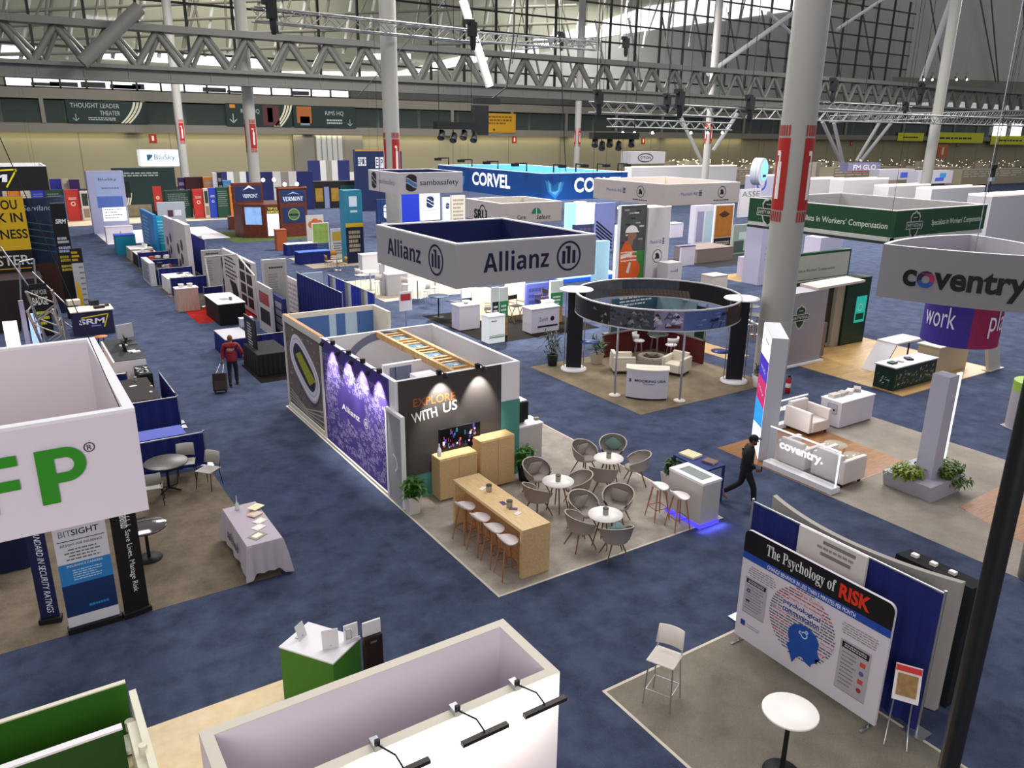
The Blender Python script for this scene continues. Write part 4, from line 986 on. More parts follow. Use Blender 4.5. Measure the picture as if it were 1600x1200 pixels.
cloth(m, x0, x1, y0, y1, .76, LILC); o = m.build('tablecloth', t, world=1)
m = MB(); pn = Pan((x0-.075, y1-.35, 0), (0, -1, 0), (.09, 0, 1)); pn.text(m, 'safehub', .1, .33, .85, .2, M('cloth_print', '4a434c', .8), .012, bold=.01); m.build('lettering', t, world=1)
m = MB()
m.box(x0+.03, x1-.03, y0+.03, y1-.03, .7, .74, BLACK); m.build('tabletop', t, world=1)
for i, (px, py, zz, c, s, l) in enumerate(((400, 793, .05, 'e8dcb4', .28, 'topmost pale leaflet of the far pile on the cloth table'), (398, 804, .02, 'd8a890', .26, 'pinkish leaflet below the pale one on the cloth table'), (406, 815, 0, 'd9dccb', .24, 'white leaflet third from the far end of the cloth table'), (404, 825, 0, 'e0dcd2', .24, 'white leaflet fourth from the far end of the cloth table'), (402, 838, 0, '8f8d70', .3, 'nearest leaflet with a dark olive border on the cloth table'))):
    p = P(px, py, .76+zz); m = MB(); m.obox((0, 0, .004), (s, s*.8, .008), R(30), c)
    if i >= 2: m.obox((0, 0, .0085), (s*.62, s*.45, .002), R(30), 'ece8d8')
    m.build('leaflet', label=l, cat='leaflet', group='leaflets on the pale cloth table').location = (p.x, p.y, .762+zz)
p = P(400, 806, .76); m = MB(); m.obox((0, 0, .018), (.2, .16, .034), R(25), 'cfc5b0'); m.build('leaflet_pile', label='low pile of papers under the topmost leaflets at the far end', cat='papers').location = (p.x, p.y, .761)
p = P(371, 797, .76); t = thing('spray_bottle', 'white bottle at the far end of the cloth table', 'bottle', (p.x, p.y, .762))
m = MB(); m.lathe((0, 0, 0), [(.04, 0), (.045, .02), (.04, .12), (.015, .17), (.012, .2)], 'cfd6cf', 12); m.build('bottle_body', t)
m = MB(); m.lathe((0, 0, .2), [(.016, 0), (.01, .12)], 'aab4c8', 8); m.build('nozzle', t)
# --- row of blue draped booths beyond
def drape(x0, y0, x1, y1, h, label, mat=NAVYD, group='blue pipe and drape dividers', posts=True):
    t = thing('drape_divider', label, 'drape', (x0, y0, 0), math.atan2(y1-y0, x1-x0), group); L = math.hypot(x1-x0, y1-y0)
    n = max(8, int(L/.09)); vs = []
    for i in range(n+1):
        y = .03*math.sin(i*1.7); vs += [(L*i/n, y, .02), (L*i/n, y*.6, h-.02)]
    m = MB(); m.add(vs, [(2*i, 2*i+2, 2*i+3, 2*i+1) for i in range(n)], mat); m.build('curtain', t)
    m = MB(); m.tube([(0, 0, h), (L, 0, h)], .02, CHROME, 6); m.build('top_rail', t)
    if posts:
        for a in (0, L):
            m = MB(); m.tube([(a, 0, 0), (a, 0, h+.05)], .022, CHROME, 8); m.box(a-.15, a+.15, -.15, .15, 0, .012, CHROME); m.build('post', t)
    return t
e = 3.72
drape(-1.5, 20.15, e, 20.15, .92, 'low blue drape behind the dark round table and grey chairs')
drape(-1.5, 23.37, e, 23.37, .95, 'low blue drape with a white edged table in front of it')
drape(-1.5, 26.62, e-.9, 26.62, .95, 'low blue drape in front of the white laptop counter')
drape(e+.02, 23.8, e+.02, 26.4, .9, 'low blue drape along the aisle beside the black table')
LAV = M('periwinkle_cloth', '5a64b4', .85)
def cloth_table(x0, x1, y0, y1, z, top, label, side=None, group=None):
    t = thing('cloth_table', label, 'table', (x0, y0, 0), 0, group)
    m = MB(); m.box(0, x1-x0, 0, y1-y0, z-.03, z, top); m.build('tabletop', t)
    m = MB(); w, d = x1-x0, y1-y0; drape_box(m, .012, w-.012, .012, d-.012, z-.03, side or top); m.build('tablecloth', t); return t
a, b = P(222, 690, .78), P(290, 676, .78)
cloth_table(-1, b.x, a.y+.0, a.y+.75, .78, LAV, 'table with a periwinkle cloth and white front edge between blue drapes', M('white_cloth', 'dcd8e0', .85))
a, b = P(212, 628, .8), P(250, 620, .8)
tb = cloth_table(.2, b.x, a.y, 26.4, .8, M('black_brown_cloth', '2c2523', .85), 'table under a black cloth with small white items on it')
zt_ = .8
for i, (px, py, l, c, s) in enumerate(((208, 604, 'white paper on the black clothed table', 'e8e6e6', (.2, .1, .01)), (212, 596, 'grey tumbler on the black clothed table', '8d93a0', (.08, .08, .14)), (236, 614, 'small white box near the edge of the black table', 'd8d8d8', (.07, .07, .04)), (237, 605, 'tiny pale box beside the ruffled runner', 'b8bcc0', (.06, .06, .04)))):
    p = P(px, py, zt_); m = MB()
    if i == 1: m.cyl((0, 0, 0), .04, .14, c, 12)
    else: m.obox((0, 0, s[2]/2), s, .3, c)
    m.build(('paper', 'tumbler', 'small_box', 'small_box')[i], label=l, cat=('paper', 'tumbler', 'box', 'box')[i]).location = (p.x, p.y, zt_)
# patterned runner
p, q = P(222, 560, .95), P(244, 604, .8)
m = MB(); rg = random.Random(8); m.box(3.2, 3.6, 26.75, 27.9, .0, .79, M('black_green_cloth', '1d2420', .9))
for i in range(70):
    y = rg.uniform(26.85, 27.8); u = rg.uniform(3.25, 3.52); m.obox((u, y, .795), (rg.uniform(.04, .12), .05, .01), rg.uniform(0, 3), rg.choice(['e4e6e2', '0f1310', '5d6b60']))
m.build('patterned_runner', label='black and white patterned runner cloth along the aisle', cat='cloth')
rug('honey_wood_flooring', -1.5, 3.6, 26.7, 31.8, wood('honey_floor', 'b98d55', 'd2a86c', (1, 8, 1)), 'honey wood floor under the orange stools')
a = P(186, 582); t = thing('laptop_counter', 'white counter with a black top crowded with laptops', 'counter', (2.7, 28.0, 0))
x0, x1, y0, y1 = 2.62, 3.62, 28.0, 31.2
m = MB(); m.box(x0, x1, y0, y1, 0, .98, WHITE); m.build('body', t, world=1)
m = MB(); m.box(x0+.06, x1+.02, y0+.02, y1, .98, 1.0, BLACK); m.build('countertop', t, world=1)
def laptop(p, z, a, label, s=1, scr='4a5562'):
    t = thing('laptop', label, 'laptop', (p.x, p.y, z), R(a), 'laptops on the white counter')
    m = MB(); m.box(-.17*s, .17*s, -.12*s, .12*s, 0, .018, '2a2a2e'); m.build('keyboard_base', t)
    m = MB(); m.obox((0, .15*s, .12*s), (.34*s, .012, .24*s), 0, '232327', Matrix.Rotation(R(-12), 3, 'X')); m.build('lid', t)
    m = MB(); m.obox((0, .142*s, .12*s), (.31*s, .004, .2*s), 0, M(scr, scr, .2, vary=.2), Matrix.Rotation(R(-12), 3, 'X')); m.build('screen', t)
laptop(P(206, 537, 1), 1.0, 90, 'open black laptop at the middle of the white counter', 1.4); laptop(P(203, 547, 1), 1.0, 100, 'open black laptop nearer along the white counter', 1.2)
p = P(197, 533, 1.0); t = thing('monitor', 'pale monitor at the far end of the white laptop counter', 'monitor', (p.x, p.y, 1.0), R(20))
m = MB(); m.box(-.3, .3, -.03, .03, .12, .62, 'b4b0b2'); m.build('monitor_case', t)
m = MB(); m.box(-.05, .05, -.02, .02, .02, .12, BLACK); m.box(-.15, .15, -.1, .1, 0, .02, BLACK); m.build('stand', t)
for i, (px, py) in enumerate(((193, 541), (206, 550), (213, 551))):
    p = P(px, py, 1.0); m = MB(); m.obox((0, 0, .02), (.25, .16, .04), .2, 'e4dedc'); m.build('paper_pile', label=('flat white box at the inner edge of the laptop counter', 'white card stack at the near end of the laptop counter', 'second white card stack at the laptop counter corner')[i], cat='papers', group='papers on the laptop counter').location = (p.x, p.y, 1.0)
ORW = wood('orange_stool_wood', 'a86238', 'c98552', (6, 6, 6))
os0 = None
for i, (px, py) in enumerate(((157, 526), (154, 548))):
    p = P(px, py, .75); l = ('farther', 'nearer')[i]+' round orange wooden stool left of the laptop counter'
    if i == 0:
        os0 = t = thing('wooden_stool', l, 'stool', (p.x, p.y, 0), 0, 'orange stools by the laptop counter')
        m = MB(); m.lathe((0, 0, .72), [(.02, 0), (.24, 0), (.25, .03), (.02, .04)], ORW, 20); m.build('seat', t)
        for k in range(4): a = R(45+90*k); m = MB(); m.tube([(.12*math.cos(a), .12*math.sin(a), .73), (.2*math.cos(a), .2*math.sin(a), 0)], .015, BLACK, 6); m.build('leg', t)
    else: dup(os0, (p.x, p.y, 0), 0, l)
# --- the yellow and black booth at far left
YEL = M('safety_yellow', 'd8ae1a', .6, vary=.04); NB = M('near_black_print', '17171b', .6, vary=.05)
a, b = P(112, 489, 1.03), P(176, 484, 1.03); t = thing('logo_counter', 'dark violet counter with white capitals in a yellow outline', 'counter', (a.x, a.y, 0))
w = b.x-a.x; m = MB(); m.box(0, w, 0, 1.1, 0, 1.0, M('dark_violet_laminate', '2c2a4a', .5, vary=.05)); m.build('body', t)
m = MB(); m.box(-.06, w+.06, -.06, 1.15, 1.0, 1.04, M('cream_wall_edge')); m.build('countertop', t)
def srm(pn, m, u, v, w, h):
    pn.text(m, 'SRM', u, v+h*.28, w*.84, h*.42, 'f0f0f4', .006, bold=.03, slant=.15); pn.rect(m, u+w*.4, v+h*.1, u+w*.72, v+h*.18, '8f9cf0', .006)
    pn.line(m, [(u+w*.1, v+h*.78), (u+w, v+h*.95), (u+w*.82, v)], h*.08, M('logo_yellow', 'e8d820', .5, vary=0), .006)
m = MB(); srm(Pan((0, 0, 0), (1, 0, 0)), m, .2, .3, w*.75, .58); m.build('lettering', t)
for i, (px, py, s, c, l) in enumerate(((116, 478, (.5, .4, .22), 'd8cdb8', 'open cream carton on the left of the logo counter'), (148, 478, (.35, .3, .2), '1b1b1f', 'black equipment case on the logo counter'), (156, 483, (.4, .25, .1), '2a2a2e', 'flat black case at the right of the logo counter'), (168, 480, (.16, .12, .1), '4b3c36', 'small dark box at the right end of the logo counter'))):
    p = P(px, py, 1.04); m = MB(); m.obox((0, 0, s[2]/2), s, .1, c); m.build(('carton', 'equipment_case', 'equipment_case', 'small_box')[i], label=l, cat=('carton', 'case', 'case', 'box')[i]).location = (p.x, p.y+.2, 1.04)
# lattice truss standing aslant
def lattice(p, q, s, label, mat=CHROME, name='lattice_truss', bays=None, cat='truss', group=None, r=.025, rr=.012):
    p, q = Vector(p), Vector(q); t = thing(name, label, cat, tuple(p), 0, group); d = (q-p); L = d.length; d.normalize()
    a = d.cross(Vector((0, 0, 1))); a = a.normalized() if a.length > .1 else Vector((1, 0, 0)); b = a.cross(d); n = bays or max(2, int(L/s/1.1))
    cs = [(-1, -1), (1, -1), (1, 1), (-1, 1)]; m = MB()
    for x, y in cs: m.tube([a*x*s/2+b*y*s/2, d*L+a*x*s/2+b*y*s/2], r, mat, 6)
    m.build('chords', t); m = MB()
    for i in range(n):
        for k in range(4):
            c0, c1 = cs[k], cs[(k+1) % 4]
            if i % 2: c0, c1 = c1, c0
            m.tube([a*c0[0]*s/2+b*c0[1]*s/2+d*L*i/n, a*c1[0]*s/2+b*c1[1]*s/2+d*L*(i+1)/n], rr, mat, 4)
    m.build('lacing', t); return t
lattice(P(92, 545, .4)+Vector((0, 0, -.05)), P(62, 470, 2.8), .75, 'silver lattice truss lying aslant beside the logo counter', r=.05, rr=.03)
# hanging sign, top left
zb = 5.1; c = P(78, 297, zb); zt = ZAT(c, 259); y0 = c.y; x1 = c.x; x0 = x1-6.5
t = box_sign('hanging_box_sign', 'black hanging box sign with white capitals and yellow outline, far left', x0, x1, y0, y0+4.5, zb, zt, NB, M('lit_white_fabric', 'f2eeee', .7))
m = MB(); pn = Pan((x1-4.6, y0, zb), (1, 0, 0)); srm(pn, m, 0, .15*(zt-zb), 3.2, (zt-zb)*.75); m.build('lettering', t, world=1)
cables(t, [(x1-.5, y0+.2, zt), (x1-.5, y0+4, zt)])
# tall panels below it
Yp = 41.0
def upanel(name, label, px0, px1, py0, py1, Y, th, mat, draw=None, cat='panel', floor=True, group=None):
    a, b = PY(px0, py0, Y), PY(px1, py0, Y); z0 = 0
    t = thing(name, label, cat, (a.x, Y, z0), 0, group); w, h = b.x-a.x, b.z-z0
    m = MB(); m.box(0, w, 0, th, 0, h, mat); m.build('board', t)
    if draw: m = MB(); draw(Pan((0, 0, 0), (1, 0, 0)), m, w, h); m.build('print', t)
    return t
def dy(pn, m, w, h):
    pn.rect(m, 0, h*.58, w, h, YEL, .002); u = w*.08
    for tx, v, ww in (('GET YOU', .9, .8), ('BACK IN', .8, .86), ('BUSINESS', .67, .9)): pn.text(m, tx, u, h*v, w*ww, h*.075, NB, .004, bold=.02)
    pn.text(m, 'FASTER.', u, h*.46, w*.9, h*.08, 'd8d6cc', .004, bold=.01); pn.rect(m, u, h*.43, w*.95, h*.437, YEL, .004)
upanel('slogan_wall', 'black and yellow wall with the words back in business faster', -60, 35, 307, 480, Yp, .2, NB, dy, 'booth wall')
# round dark graphic tower behind
cx = PY(70, 400, Yp+2).x; t = thing('curved_graphic_wall', 'dark blue curved graphic wall with pale script near its top', 'booth wall', (cx, Yp+2, 0)); h_ = PY(70, 312, Yp).z
m = MB(); n = 20; r = 1.15; vs = []
for i in range(n+1):
    q = R(180+180*i/n); vs += [(r*math.cos(q), r*.9*math.sin(q), 0), (r*math.cos(q), r*.9*math.sin(q), h_), (r*.95*math.cos(q), r*.85*math.sin(q), 0), (r*.95*math.cos(q), r*.85*math.sin(q), h_)]
m.add(vs, [f for i in range(n) for f in ((4*i, 4*i+4, 4*i+5, 4*i+1), (4*i+2, 4*i+3, 4*i+7, 4*i+6), (4*i+1, 4*i+5, 4*i+7, 4*i+3))], M('night_blue_print', '1d2a44', .5, vary=.5, scale=1.5)); m.build('graphic_skin', t)
m = MB(); pn = Pan((-.7, -1.08, 0), (1, 0, 0)); pn.text(m, 'Serviland', .1, h_-.55, 1.1, .24, 'a9c0d4', .01, slant=.2)
for k in range(5): pn.line(m, [(0, h_-1-k*.3), (1.2, h_-1.25-k*.3)], .04, M('teal_edge', '3c6a74', .5), .01)
pn.rect(m, .2, h_*.1, 1.2, h_*.45, M('brown_print', '4a2c22', .6), .008); m.build('print', t)
# slim black tower, standing banners
def dt(pn, m, w, h):
    pn.text(m, 'SRM', w*.15, h*.83, w*.7, h*.04, 'e8e8ec', .004, bold=.03, slant=.15)
    for i, c in enumerate(('b9bcc4', 'aab2d0', 'b89f20', 'c8b23a')): greek(pn, m, w*.1, h*(.66-.08*i), w*.95, h*(.72-.08*i), 2, M('tw'+c, c, .6, vary=0), .004, i, .7)
upanel('slim_black_tower', 'slim black tower with white and yellow word blocks', 78, 101, 318, 478, 40.5, .5, NB, dt, 'tower')
def db(pn, m, w, h):
    pn.rect(m, 0, 0, w*.98, h*.8, 'b4b6b8', .002); pn.disc(m, w*.1, h*.25, w*.42, YEL, .003, ry=h*.32, a0=-90, a1=90); greek(pn, m, w*.1, h*.82, w*.8, h*.97, 3, YEL, .004, 2, .6); greek(pn, m, w*.55, h*.1, w*.95, h*.78, 9, GI, .004, 5, .3)
upanel('standing_banner', 'narrow standing banner, yellow disc left and grey list right', 108, 127, 388, 476, 39.8, .12, NB, db, 'banner stand')
def dg(pn, m, w, h): pn.text(m, 'SCAN YOUR', w*.06, h*.8, w*.88, h*.09, 'cfcbc0', .004); pn.text(m, 'BADGE', w*.06, h*.6, w*.88, h*.15, 'dcd8cc', .004, bold=.02); greek(pn, m, w*.06, h*.2, w*.9, h*.5, 3, M('logo_yellow'), .004)
upanel('badge_sign', 'black sign reading Scan your badge on a dark stand', 44, 72, 443, 520, 37.5, .1, NB, dg, 'sign')
m = MB(); p = PY(18, 430, 39); m.box(p.x-2, p.x+1.1, 39, 41, 0, 2.2, M('dark_brown_wall', '2e2422', .7)); m.build('dark_meeting_box', label='dark brown box room under the slogan wall at the left edge', cat='booth room')
for i, (a, b, c, d, mat, l) in enumerate(((3, 26, 502, 530, M('lit_white_screen', 'f4f4f8', .4, emit=1.1, vary=0), 'glowing white screen at the left edge above the big sign'), (43, 58, 490, 536, M('lit_blue_screen', '9fc0ff', .4, emit=1, vary=0), 'tall glowing pale blue screen left of the lattice truss'), (28, 36, 470, 532, M('pale_rose_panel', 'a89aa8', .6), 'slim pale upright panel between the glowing screens'))):
    upanel('lit_screen' if i < 2 else 'upright_board', l, a, b, c, d, 34.5 if i < 2 else 35.1, .12, mat, None, 'screen' if i < 2 else 'panel')
m = MB()
for a, b in (((0, 385), (48, 452)), ((50, 425), (105, 478)), ((42, 462), (112, 512))):
    m.tube([PY(*a, 38.3), PY(*b, 38.3)], .035, CHROME, 6)
m.tube([PY(30, 410, 38.4), PY(53, 405, 38.4)], .04, CHROME, 6); m.tube([PY(30, 410, 38.4), PY(36, 530, 38.4)], .04, CHROME, 6); m.tube([PY(53, 405, 38.4), PY(62, 530, 38.4)], .04, CHROME, 6)
m.build('scaffold_frame', label='thin silver tube frame with slanting braces around the badge sign', cat='frame')
# ================================================================ booth with the printed pop-up wall
px_ = 9.75
FLR = carpet('stone_grey_carpet', '6d675b', '8a8376', 1.4, 45)
a = P(944, 1078); rug('stone_carpet', a.x, 9.85+.35, 2.0, P(1139, 993).y+.02, FLR, 'stone grey carpet below the printed pop-up wall', trimm=M('carpet_edge_trim'))
y1, y0 = P(1139, 993).y-.1, P(1366, 1143).y; zt = ZAT((px_, y1), 826); zb = .1; Lw = y1-y0
t = thing('popup_wall', 'white pop-up wall printed with a blue head in profile under a black heading', 'display wall', (px_, y1, 0))
PW = M('popup_fabric', 'cfc8cf', .8, vary=.015); PB = M('popup_black', '121014', .6, vary=.05)
pn = Pan((px_, y1, zb), (0, -1, 0)); h = zt-zb
out = [(.0, 0), (Lw, 0), (Lw, h-.12)]+[(Lw-.12+.12*math.cos(R(q)), h-.12+.12*math.sin(R(q))) for q in (15, 30, 45, 60, 75, 90)]+[(.12+.12*math.cos(R(q)), h-.12+.12*math.sin(R(q))) for q in (90, 105, 120, 135, 150, 165, 180)]
m = MB(); m.ext([pn.pt(u, v, 0) for u, v in out], (.05, 0, 0), PW); m.build('fabric_panel', t, world=1)
m = MB(); hb = h*.80
pn.poly(m, [(0, hb), (Lw, hb)]+out[2:], PB, .004); pn.rect(m, 0, hb-h*.062, Lw, hb, M('royal_blue_band', '2346a0', .6, vary=.1), .004)
def serif(s_):
    o = ''
    for ch in s_:
        k = ord(ch)
        if 65 <= k <= 90: o += chr(0x1D400+k-65)
        elif 97 <= k <= 122: o += chr(0x1D41A+k-97)
        else: o += ch
    return o
pn.text(m, serif('The Psychology of'), Lw*.17, hb+h*.035, Lw*.48, h*.125, 'd9d5d6', .007)
pn.text(m, 'RISK', Lw*.675, hb+h*.04, Lw*.19, h*.12, M('alarm_red', 'd8321c', .5, vary=0), .007, bold=.04)
pn.text(m, 'CHANGE BEHAVIOR IN LESS THAN 5 MINUTES PER MONTH', Lw*.19, hb-h*.05, Lw*.6, h*.036, 'dfe3f2', .007, bold=.01)
def box_list(u, v, w, hh, dots):
    pn.rect(m, u, v, u+w, v+hh, 'aaa5ac', .005); pn.rect(m, u+w*.06, v+hh*.84, u+w*.94, v+hh*.96, '17151b', .006); greek(pn, m, u+w*.12, v+hh*.86, u+w*.88, v+hh*.94, 2, 'c9c5cc', .007, 3, .5, True)
    greek(pn, m, u+w*.1, v+hh*.1, u+w*(.6 if dots else .9), v+hh*.8, 9, '6c6870', .006, 4, .3)
    pn.line(m, [(u, v), (u+w, v)], .006, INK, .006)
    if dots:
        for k, c in enumerate(('c8453a', '5a5f8a', 'c8453a', '9a3030')): pn.disc(m, u+w*.78, v+hh*(.7-.17*k), w*.08, c, .007, 12) if k % 2 else pn.rect(m, u+w*.7, v+hh*(.66-.17*k), u+w*.87, v+hh*(.75-.17*k), c, .007)
    else: pn.ring(m, u+w*.2, v+hh*.63, w*.08, .02, '4b3c6a', .007); pn.rect(m, u+w*.12, v+hh*.33, u+w*.3, v+hh*.38, INK, .007)
greek(pn, m, Lw*.05, h*.6, Lw*.27, h*.7, 5, '8d8088', .006, 6, .4, True); greek(pn, m, Lw*.72, h*.58, Lw*.95, h*.68, 5, '8d8088', .006, 7, .4, True)
box_list(Lw*.04, h*.26, Lw*.17, h*.33, False); box_list(Lw*.73, h*.12, Lw*.19, h*.42, True)
pn.rect(m, Lw*.04, h*.13, Lw*.075, h*.18, '2a3f8c', .006); greek(pn, m, Lw*.09, h*.13, Lw*.2, h*.17, 2, '9a92a4', .006, 8, .4)
cu, cv, rr = Lw*.47, h*.44, h*.30
rg = random.Random(12); nrow = 24
for i in range(nrow):
    v = cv-rr+2*rr*(i+.5)/nrow; hw = math.sqrt(max(0, rr*rr-(v-cv)**2)); u = cu-hw
    red = i in (5, 9, 20, 18, 22); 
    while u < cu+hw-.02:
        w = min(rg.uniform(.03, .14), cu+hw-u); pn.rect(m, u, v-rr/nrow*.42, u+w, v+rr/nrow*.42, ('b4464a' if red else ('55505c' if rg.random() < .8 else '4a5590')), .005+i*.00001); u += w+.014
PINK = M('word_red', 'b03038', .6, vary=0)
for tx, uu, vv, ww, hh in (('Risk Control', -.1, .78, .62, .07), ('Integrity in the workplace', -.45, .55, 1.0, .07), ('Efficiency', -.95, .02, .5, .07), ('Cyber Security', .28, -.2, .7, .07), ('Safety', .3, -.55, .5, .1)):
    pn.rect(m, cu+uu*rr, cv+vv*rr-.01, cu+(uu+ww)*rr, cv+(vv+hh)*rr+.02, PW, .0065); pn.text(m, tx, cu+uu*rr, cv+vv*rr, ww*rr, hh*1.3*rr, PINK, .008, bold=.012)
pn.rect(m, cu-rr*.62, cv+rr*.13, cu+rr*.55, cv+rr*.5, PW, .007)
for k, tx in enumerate(('psychological', 'communication')): pn.text(m, tx, cu-rr*.6, cv+rr*(.33-.19*k), rr*1.12, rr*.17, M('word_blue', '2a2f78', .6, vary=0), .009, bold=.03)
HB = M('head_blue', '1d4c9c', .5, vary=.2, scale=4)
head = [(-.34, -.72), (-.22, -1.0), (-.1, -.74), (.02, -.66), (.14, -.76), (.3, -.8), (.33, -.66), (.42, -.62), (.4, -.5), (.52, -.44), (.42, -.26), (.44, -.02), (.34, .14), (.14, .24), (-.1, .24), (-.3, .14), (-.42, -.04), (-.44, -.26), (-.36, -.44), (-.44, -.56)]
head = [(cu+rr*(.12+a*1.05), cv+rr*(-.2+b*1.0)) for a, b in head]
for k in range(1): 
    bmh = bmesh.new(); vs_ = [bmh.verts.new((a, b, 0)) for a, b in head]; f_ = bmh.faces.new(vs_); bmesh.ops.triangulate(bmh, faces=[f_])
    bmh.verts.index_update(); m.add([pn.pt(v.co.x, v.co.y, .010) for v in bmh.verts], [tuple(v.index for v in f.verts) for f in bmh.faces], HB); bmh.free()
for a, b, r_ in ((.14, -.22, .1), (.02, -.2, .05), (.2, -.1, .05)): pn.ring(m, cu+rr*a, cv+rr*b, rr*r_, rr*.03, 'b9c9e4', .012, n=14)
m.build('print', t, world=1)
for yy in (y1-.1, y0+.1):
    m = MB(); m.tube([(px_+.02, yy, 0), (px_+.02, yy, zb+.05)], .015, CHROME, 6); m.box(px_-.18, px_+.2, yy-.02, yy+.02, 0, .015, CHROME); m.build('foot', t, world=1)
# blue drape, back to back grey curved pop-up and black case behind
xb = px_+.55
drape(xb, y1+.35, xb, y0-.35, 2.35, 'tall navy drape standing behind the printed pop-up wall')
t = thing('poster_board', 'white poster panel with grey bars leaning behind the printed wall', 'panel', (xb-.12, y1-.8, 0))
m = MB(); m.box(xb-.16, xb-.11, y0+.75, y1-.72, .02, 2.42, M('poster_cream', 'cfc8c0', .7)); m.build('board', t, world=1)
m = MB(); pn = Pan((xb-.16, y1-.72, 0), (0, -1, 0)); w = y1-.72-y0-.75
pn.rect(m, w*.38, 2.3, w*.85, 2.36, '7d766c'); pn.rect(m, w*.36, 2.1, w*.8, 2.16, '7d766c'); greek(pn, m, w*.3, 2.19, w*.85, 2.27, 1, '8d857c'); m.build('print', t, world=1)
xg = px_+.85
t = thing('curved_popup_wall', 'grey curved pop-up wall seen edge on behind the drape', 'display wall', (xg, y1, 0))
GCV = M('curved_grey_fabric', 'a29c94', .75, vary=.03); n = 16; vs = []
for i in range(n+1):
    f = i/n; y = y1+.45-(y1-y0+.7)*f; bow = .5*(1-(2*f-1)**2)
    for zz in (0.01, 2.25): vs += [(xg+.35-bow*.7, y, zz), (xg+.45-bow*.7, y, zz)]
m = MB(); m.add(vs, [f for i in range(n) for f in ((4*i, 4*i+4, 4*i+6, 4*i+2), (4*i+1, 4*i+3, 4*i+7, 4*i+5), (4*i+2, 4*i+6, 4*i+7, 4*i+3))]+[(0, 2, 3, 1), (4*n, 4*n+1, 4*n+3, 4*n+2)], GCV); m.build('fabric_panel', t, world=1)
t = thing('black_padded_case', 'black fabric covered end of the curved pop-up wall by the pole', 'display wall', (xg+.7, y0+.2, 0))
m = MB(); m.ext([(xg+.56, y0-.3, 0), (xg+1.1, y0-.3, 0), (xg+1.14, y0-.3, 1.7), (xg+1.02, y0-.3, 2.05), (xg+.6, y0-.3, 2.1)], (0, 1.2, 0), M('black_felt', '17161a', .9, vary=.2)); m.build('cover', t, world=1)
for k in range(3):
    p = Vector((xg+.8, y0+.1+k*.3, 2.09)); m = MB(); m.box(-.04, .04, -.05, .05, 0, .05, M('tiny_lamp_white', 'efeae6', .4)); m.build('small_lamp', label=('first', 'second', 'third')[k]+' little white clip along the top of the black padded case, from the pole', cat='clip', group='clips on the black case').location = p
# brochure rack by the wall
p = P(1410, 1075); t = thing('brochure_rack', 'tilted brochure rack on curved chrome legs at the end of the printed wall', 'rack', (px_+.05, y0-.32, 0), R(-60))
m = MB(); mat = Matrix.Rotation(R(-35), 3, 'X'); m.obox((0, 0, 1.05), (.34, .03, .5), 0, 'd9d2cc', mat); m.build('tray', t)
m = MB(); m.obox(mat @ Vector((0, -.02, -.03))+Vector((0, 0, 1.05)), (.26, .012, .3), 0, M('brochure_photo', '8a6a3a', .5, vary=.6, scale=12), mat); m.obox(mat @ Vector((0, -.02, .19))+Vector((0, 0, 1.05)), (.33, .012, .08), 0, 'c02a2a', mat); m.build('brochure', t)
for s_ in (-1, 1):
    m = MB(); m.tube([(s_*.12, .02, .95), (s_*.12, .12, .6), (s_*.13, .1, .25), (s_*.15, -.1, 0.01)], .012, CHROME, 6); m.build('leg', t)
# white bar stool with back
WST = M('white_plastic_shell', 'ded6cc', .4, vary=.02)
p = P(1039, 1028, .78); hs = make_side_chair('white high chair on chrome legs in front of the printed wall', None, WST, .78, CHROME)
hs.name = 'bar_chair'; hs['category'] = 'bar chair'; hs.location = (p.x, p.y, 0); hs.rotation_euler = (0, 0, R(205)); hs['label'] = 'white high chair on chrome legs in front of the printed wall'
m = MB()
for a, b in (((.19, .2), (.19, -.2)), ((.19, -.2), (-.19, -.2)), ((-.19, -.2), (-.19, .2)), ((-.19, .2), (.19, .2))): m.tube([(*a, .25), (*b, .25)], .009, CHROME, 6)
m.build('footrest', hs)
pedestal(1235, 1111, 1.05, .37, 'tall white round table at the bottom edge by the printed wall', M('white_table_laminate'), BLACK, 0, name='bar_table')
# dark post close to the viewer
q = CAM_H-1.05
d1 = _f+_r*((1582-800)/FPX)-_u*((760-600)/FPX); s0 = 2.3/d1.dot(_f); a = Vector((0, 0, CAM_H))+d1*s0
m = MB(); m.tube([(a.x, a.y, 0), (a.x, a.y, a.z+1.0)], .031, M('black_post_paint', '141416', .4), 16); m.build('safety_post', label='dark vertical post close to the viewer crossing the lower right corner', cat='post').rotation_euler = (0, 0, 0)
# ================================================================ booth with the printed ring
RC = carpet('tan_brown_carpet', '6a5f50', '84765f', 1.6, 45)
rug('ring_booth_carpet', 16.15, 22.3, 17.15, 23.25, RC, 'tan brown carpet under the printed ring', trimm=M('brown_trim', '5a4d38', .7))
cx, cy, rr, z0, z1 = 19.35, 20.1, 2.9, 2.36, 3.04
t = thing('printed_ring_sign', 'large ring of photo prints carried on poles above the tan carpet', 'ring sign', (cx, cy, 0))
m = MB(); n = 96; vs = []
RP = [M('print_storm_grey', '55585e', .5, vary=.5, scale=2.5), M('print_black', '1a191c', .5, vary=.4, scale=3), M('print_slate', '3a4148', .5, vary=.5, scale=4), M('print_lilac_grey', '7d7890', .5, vary=.35, scale=2), M('print_blue', '4a5c8e', .5, vary=.3, scale=2), M('print_ember', '33211c', .5, vary=.5, scale=3)]
def seg(a):
    a = a % 360
    for lim, k in ((20, 1), (70, 1), (115, 2), (150, 0), (195, 1), (222, 2), (243, 3), (275, 4), (300, 5), (330, 1), (361, 0)):
        if a < lim: return RP[k]
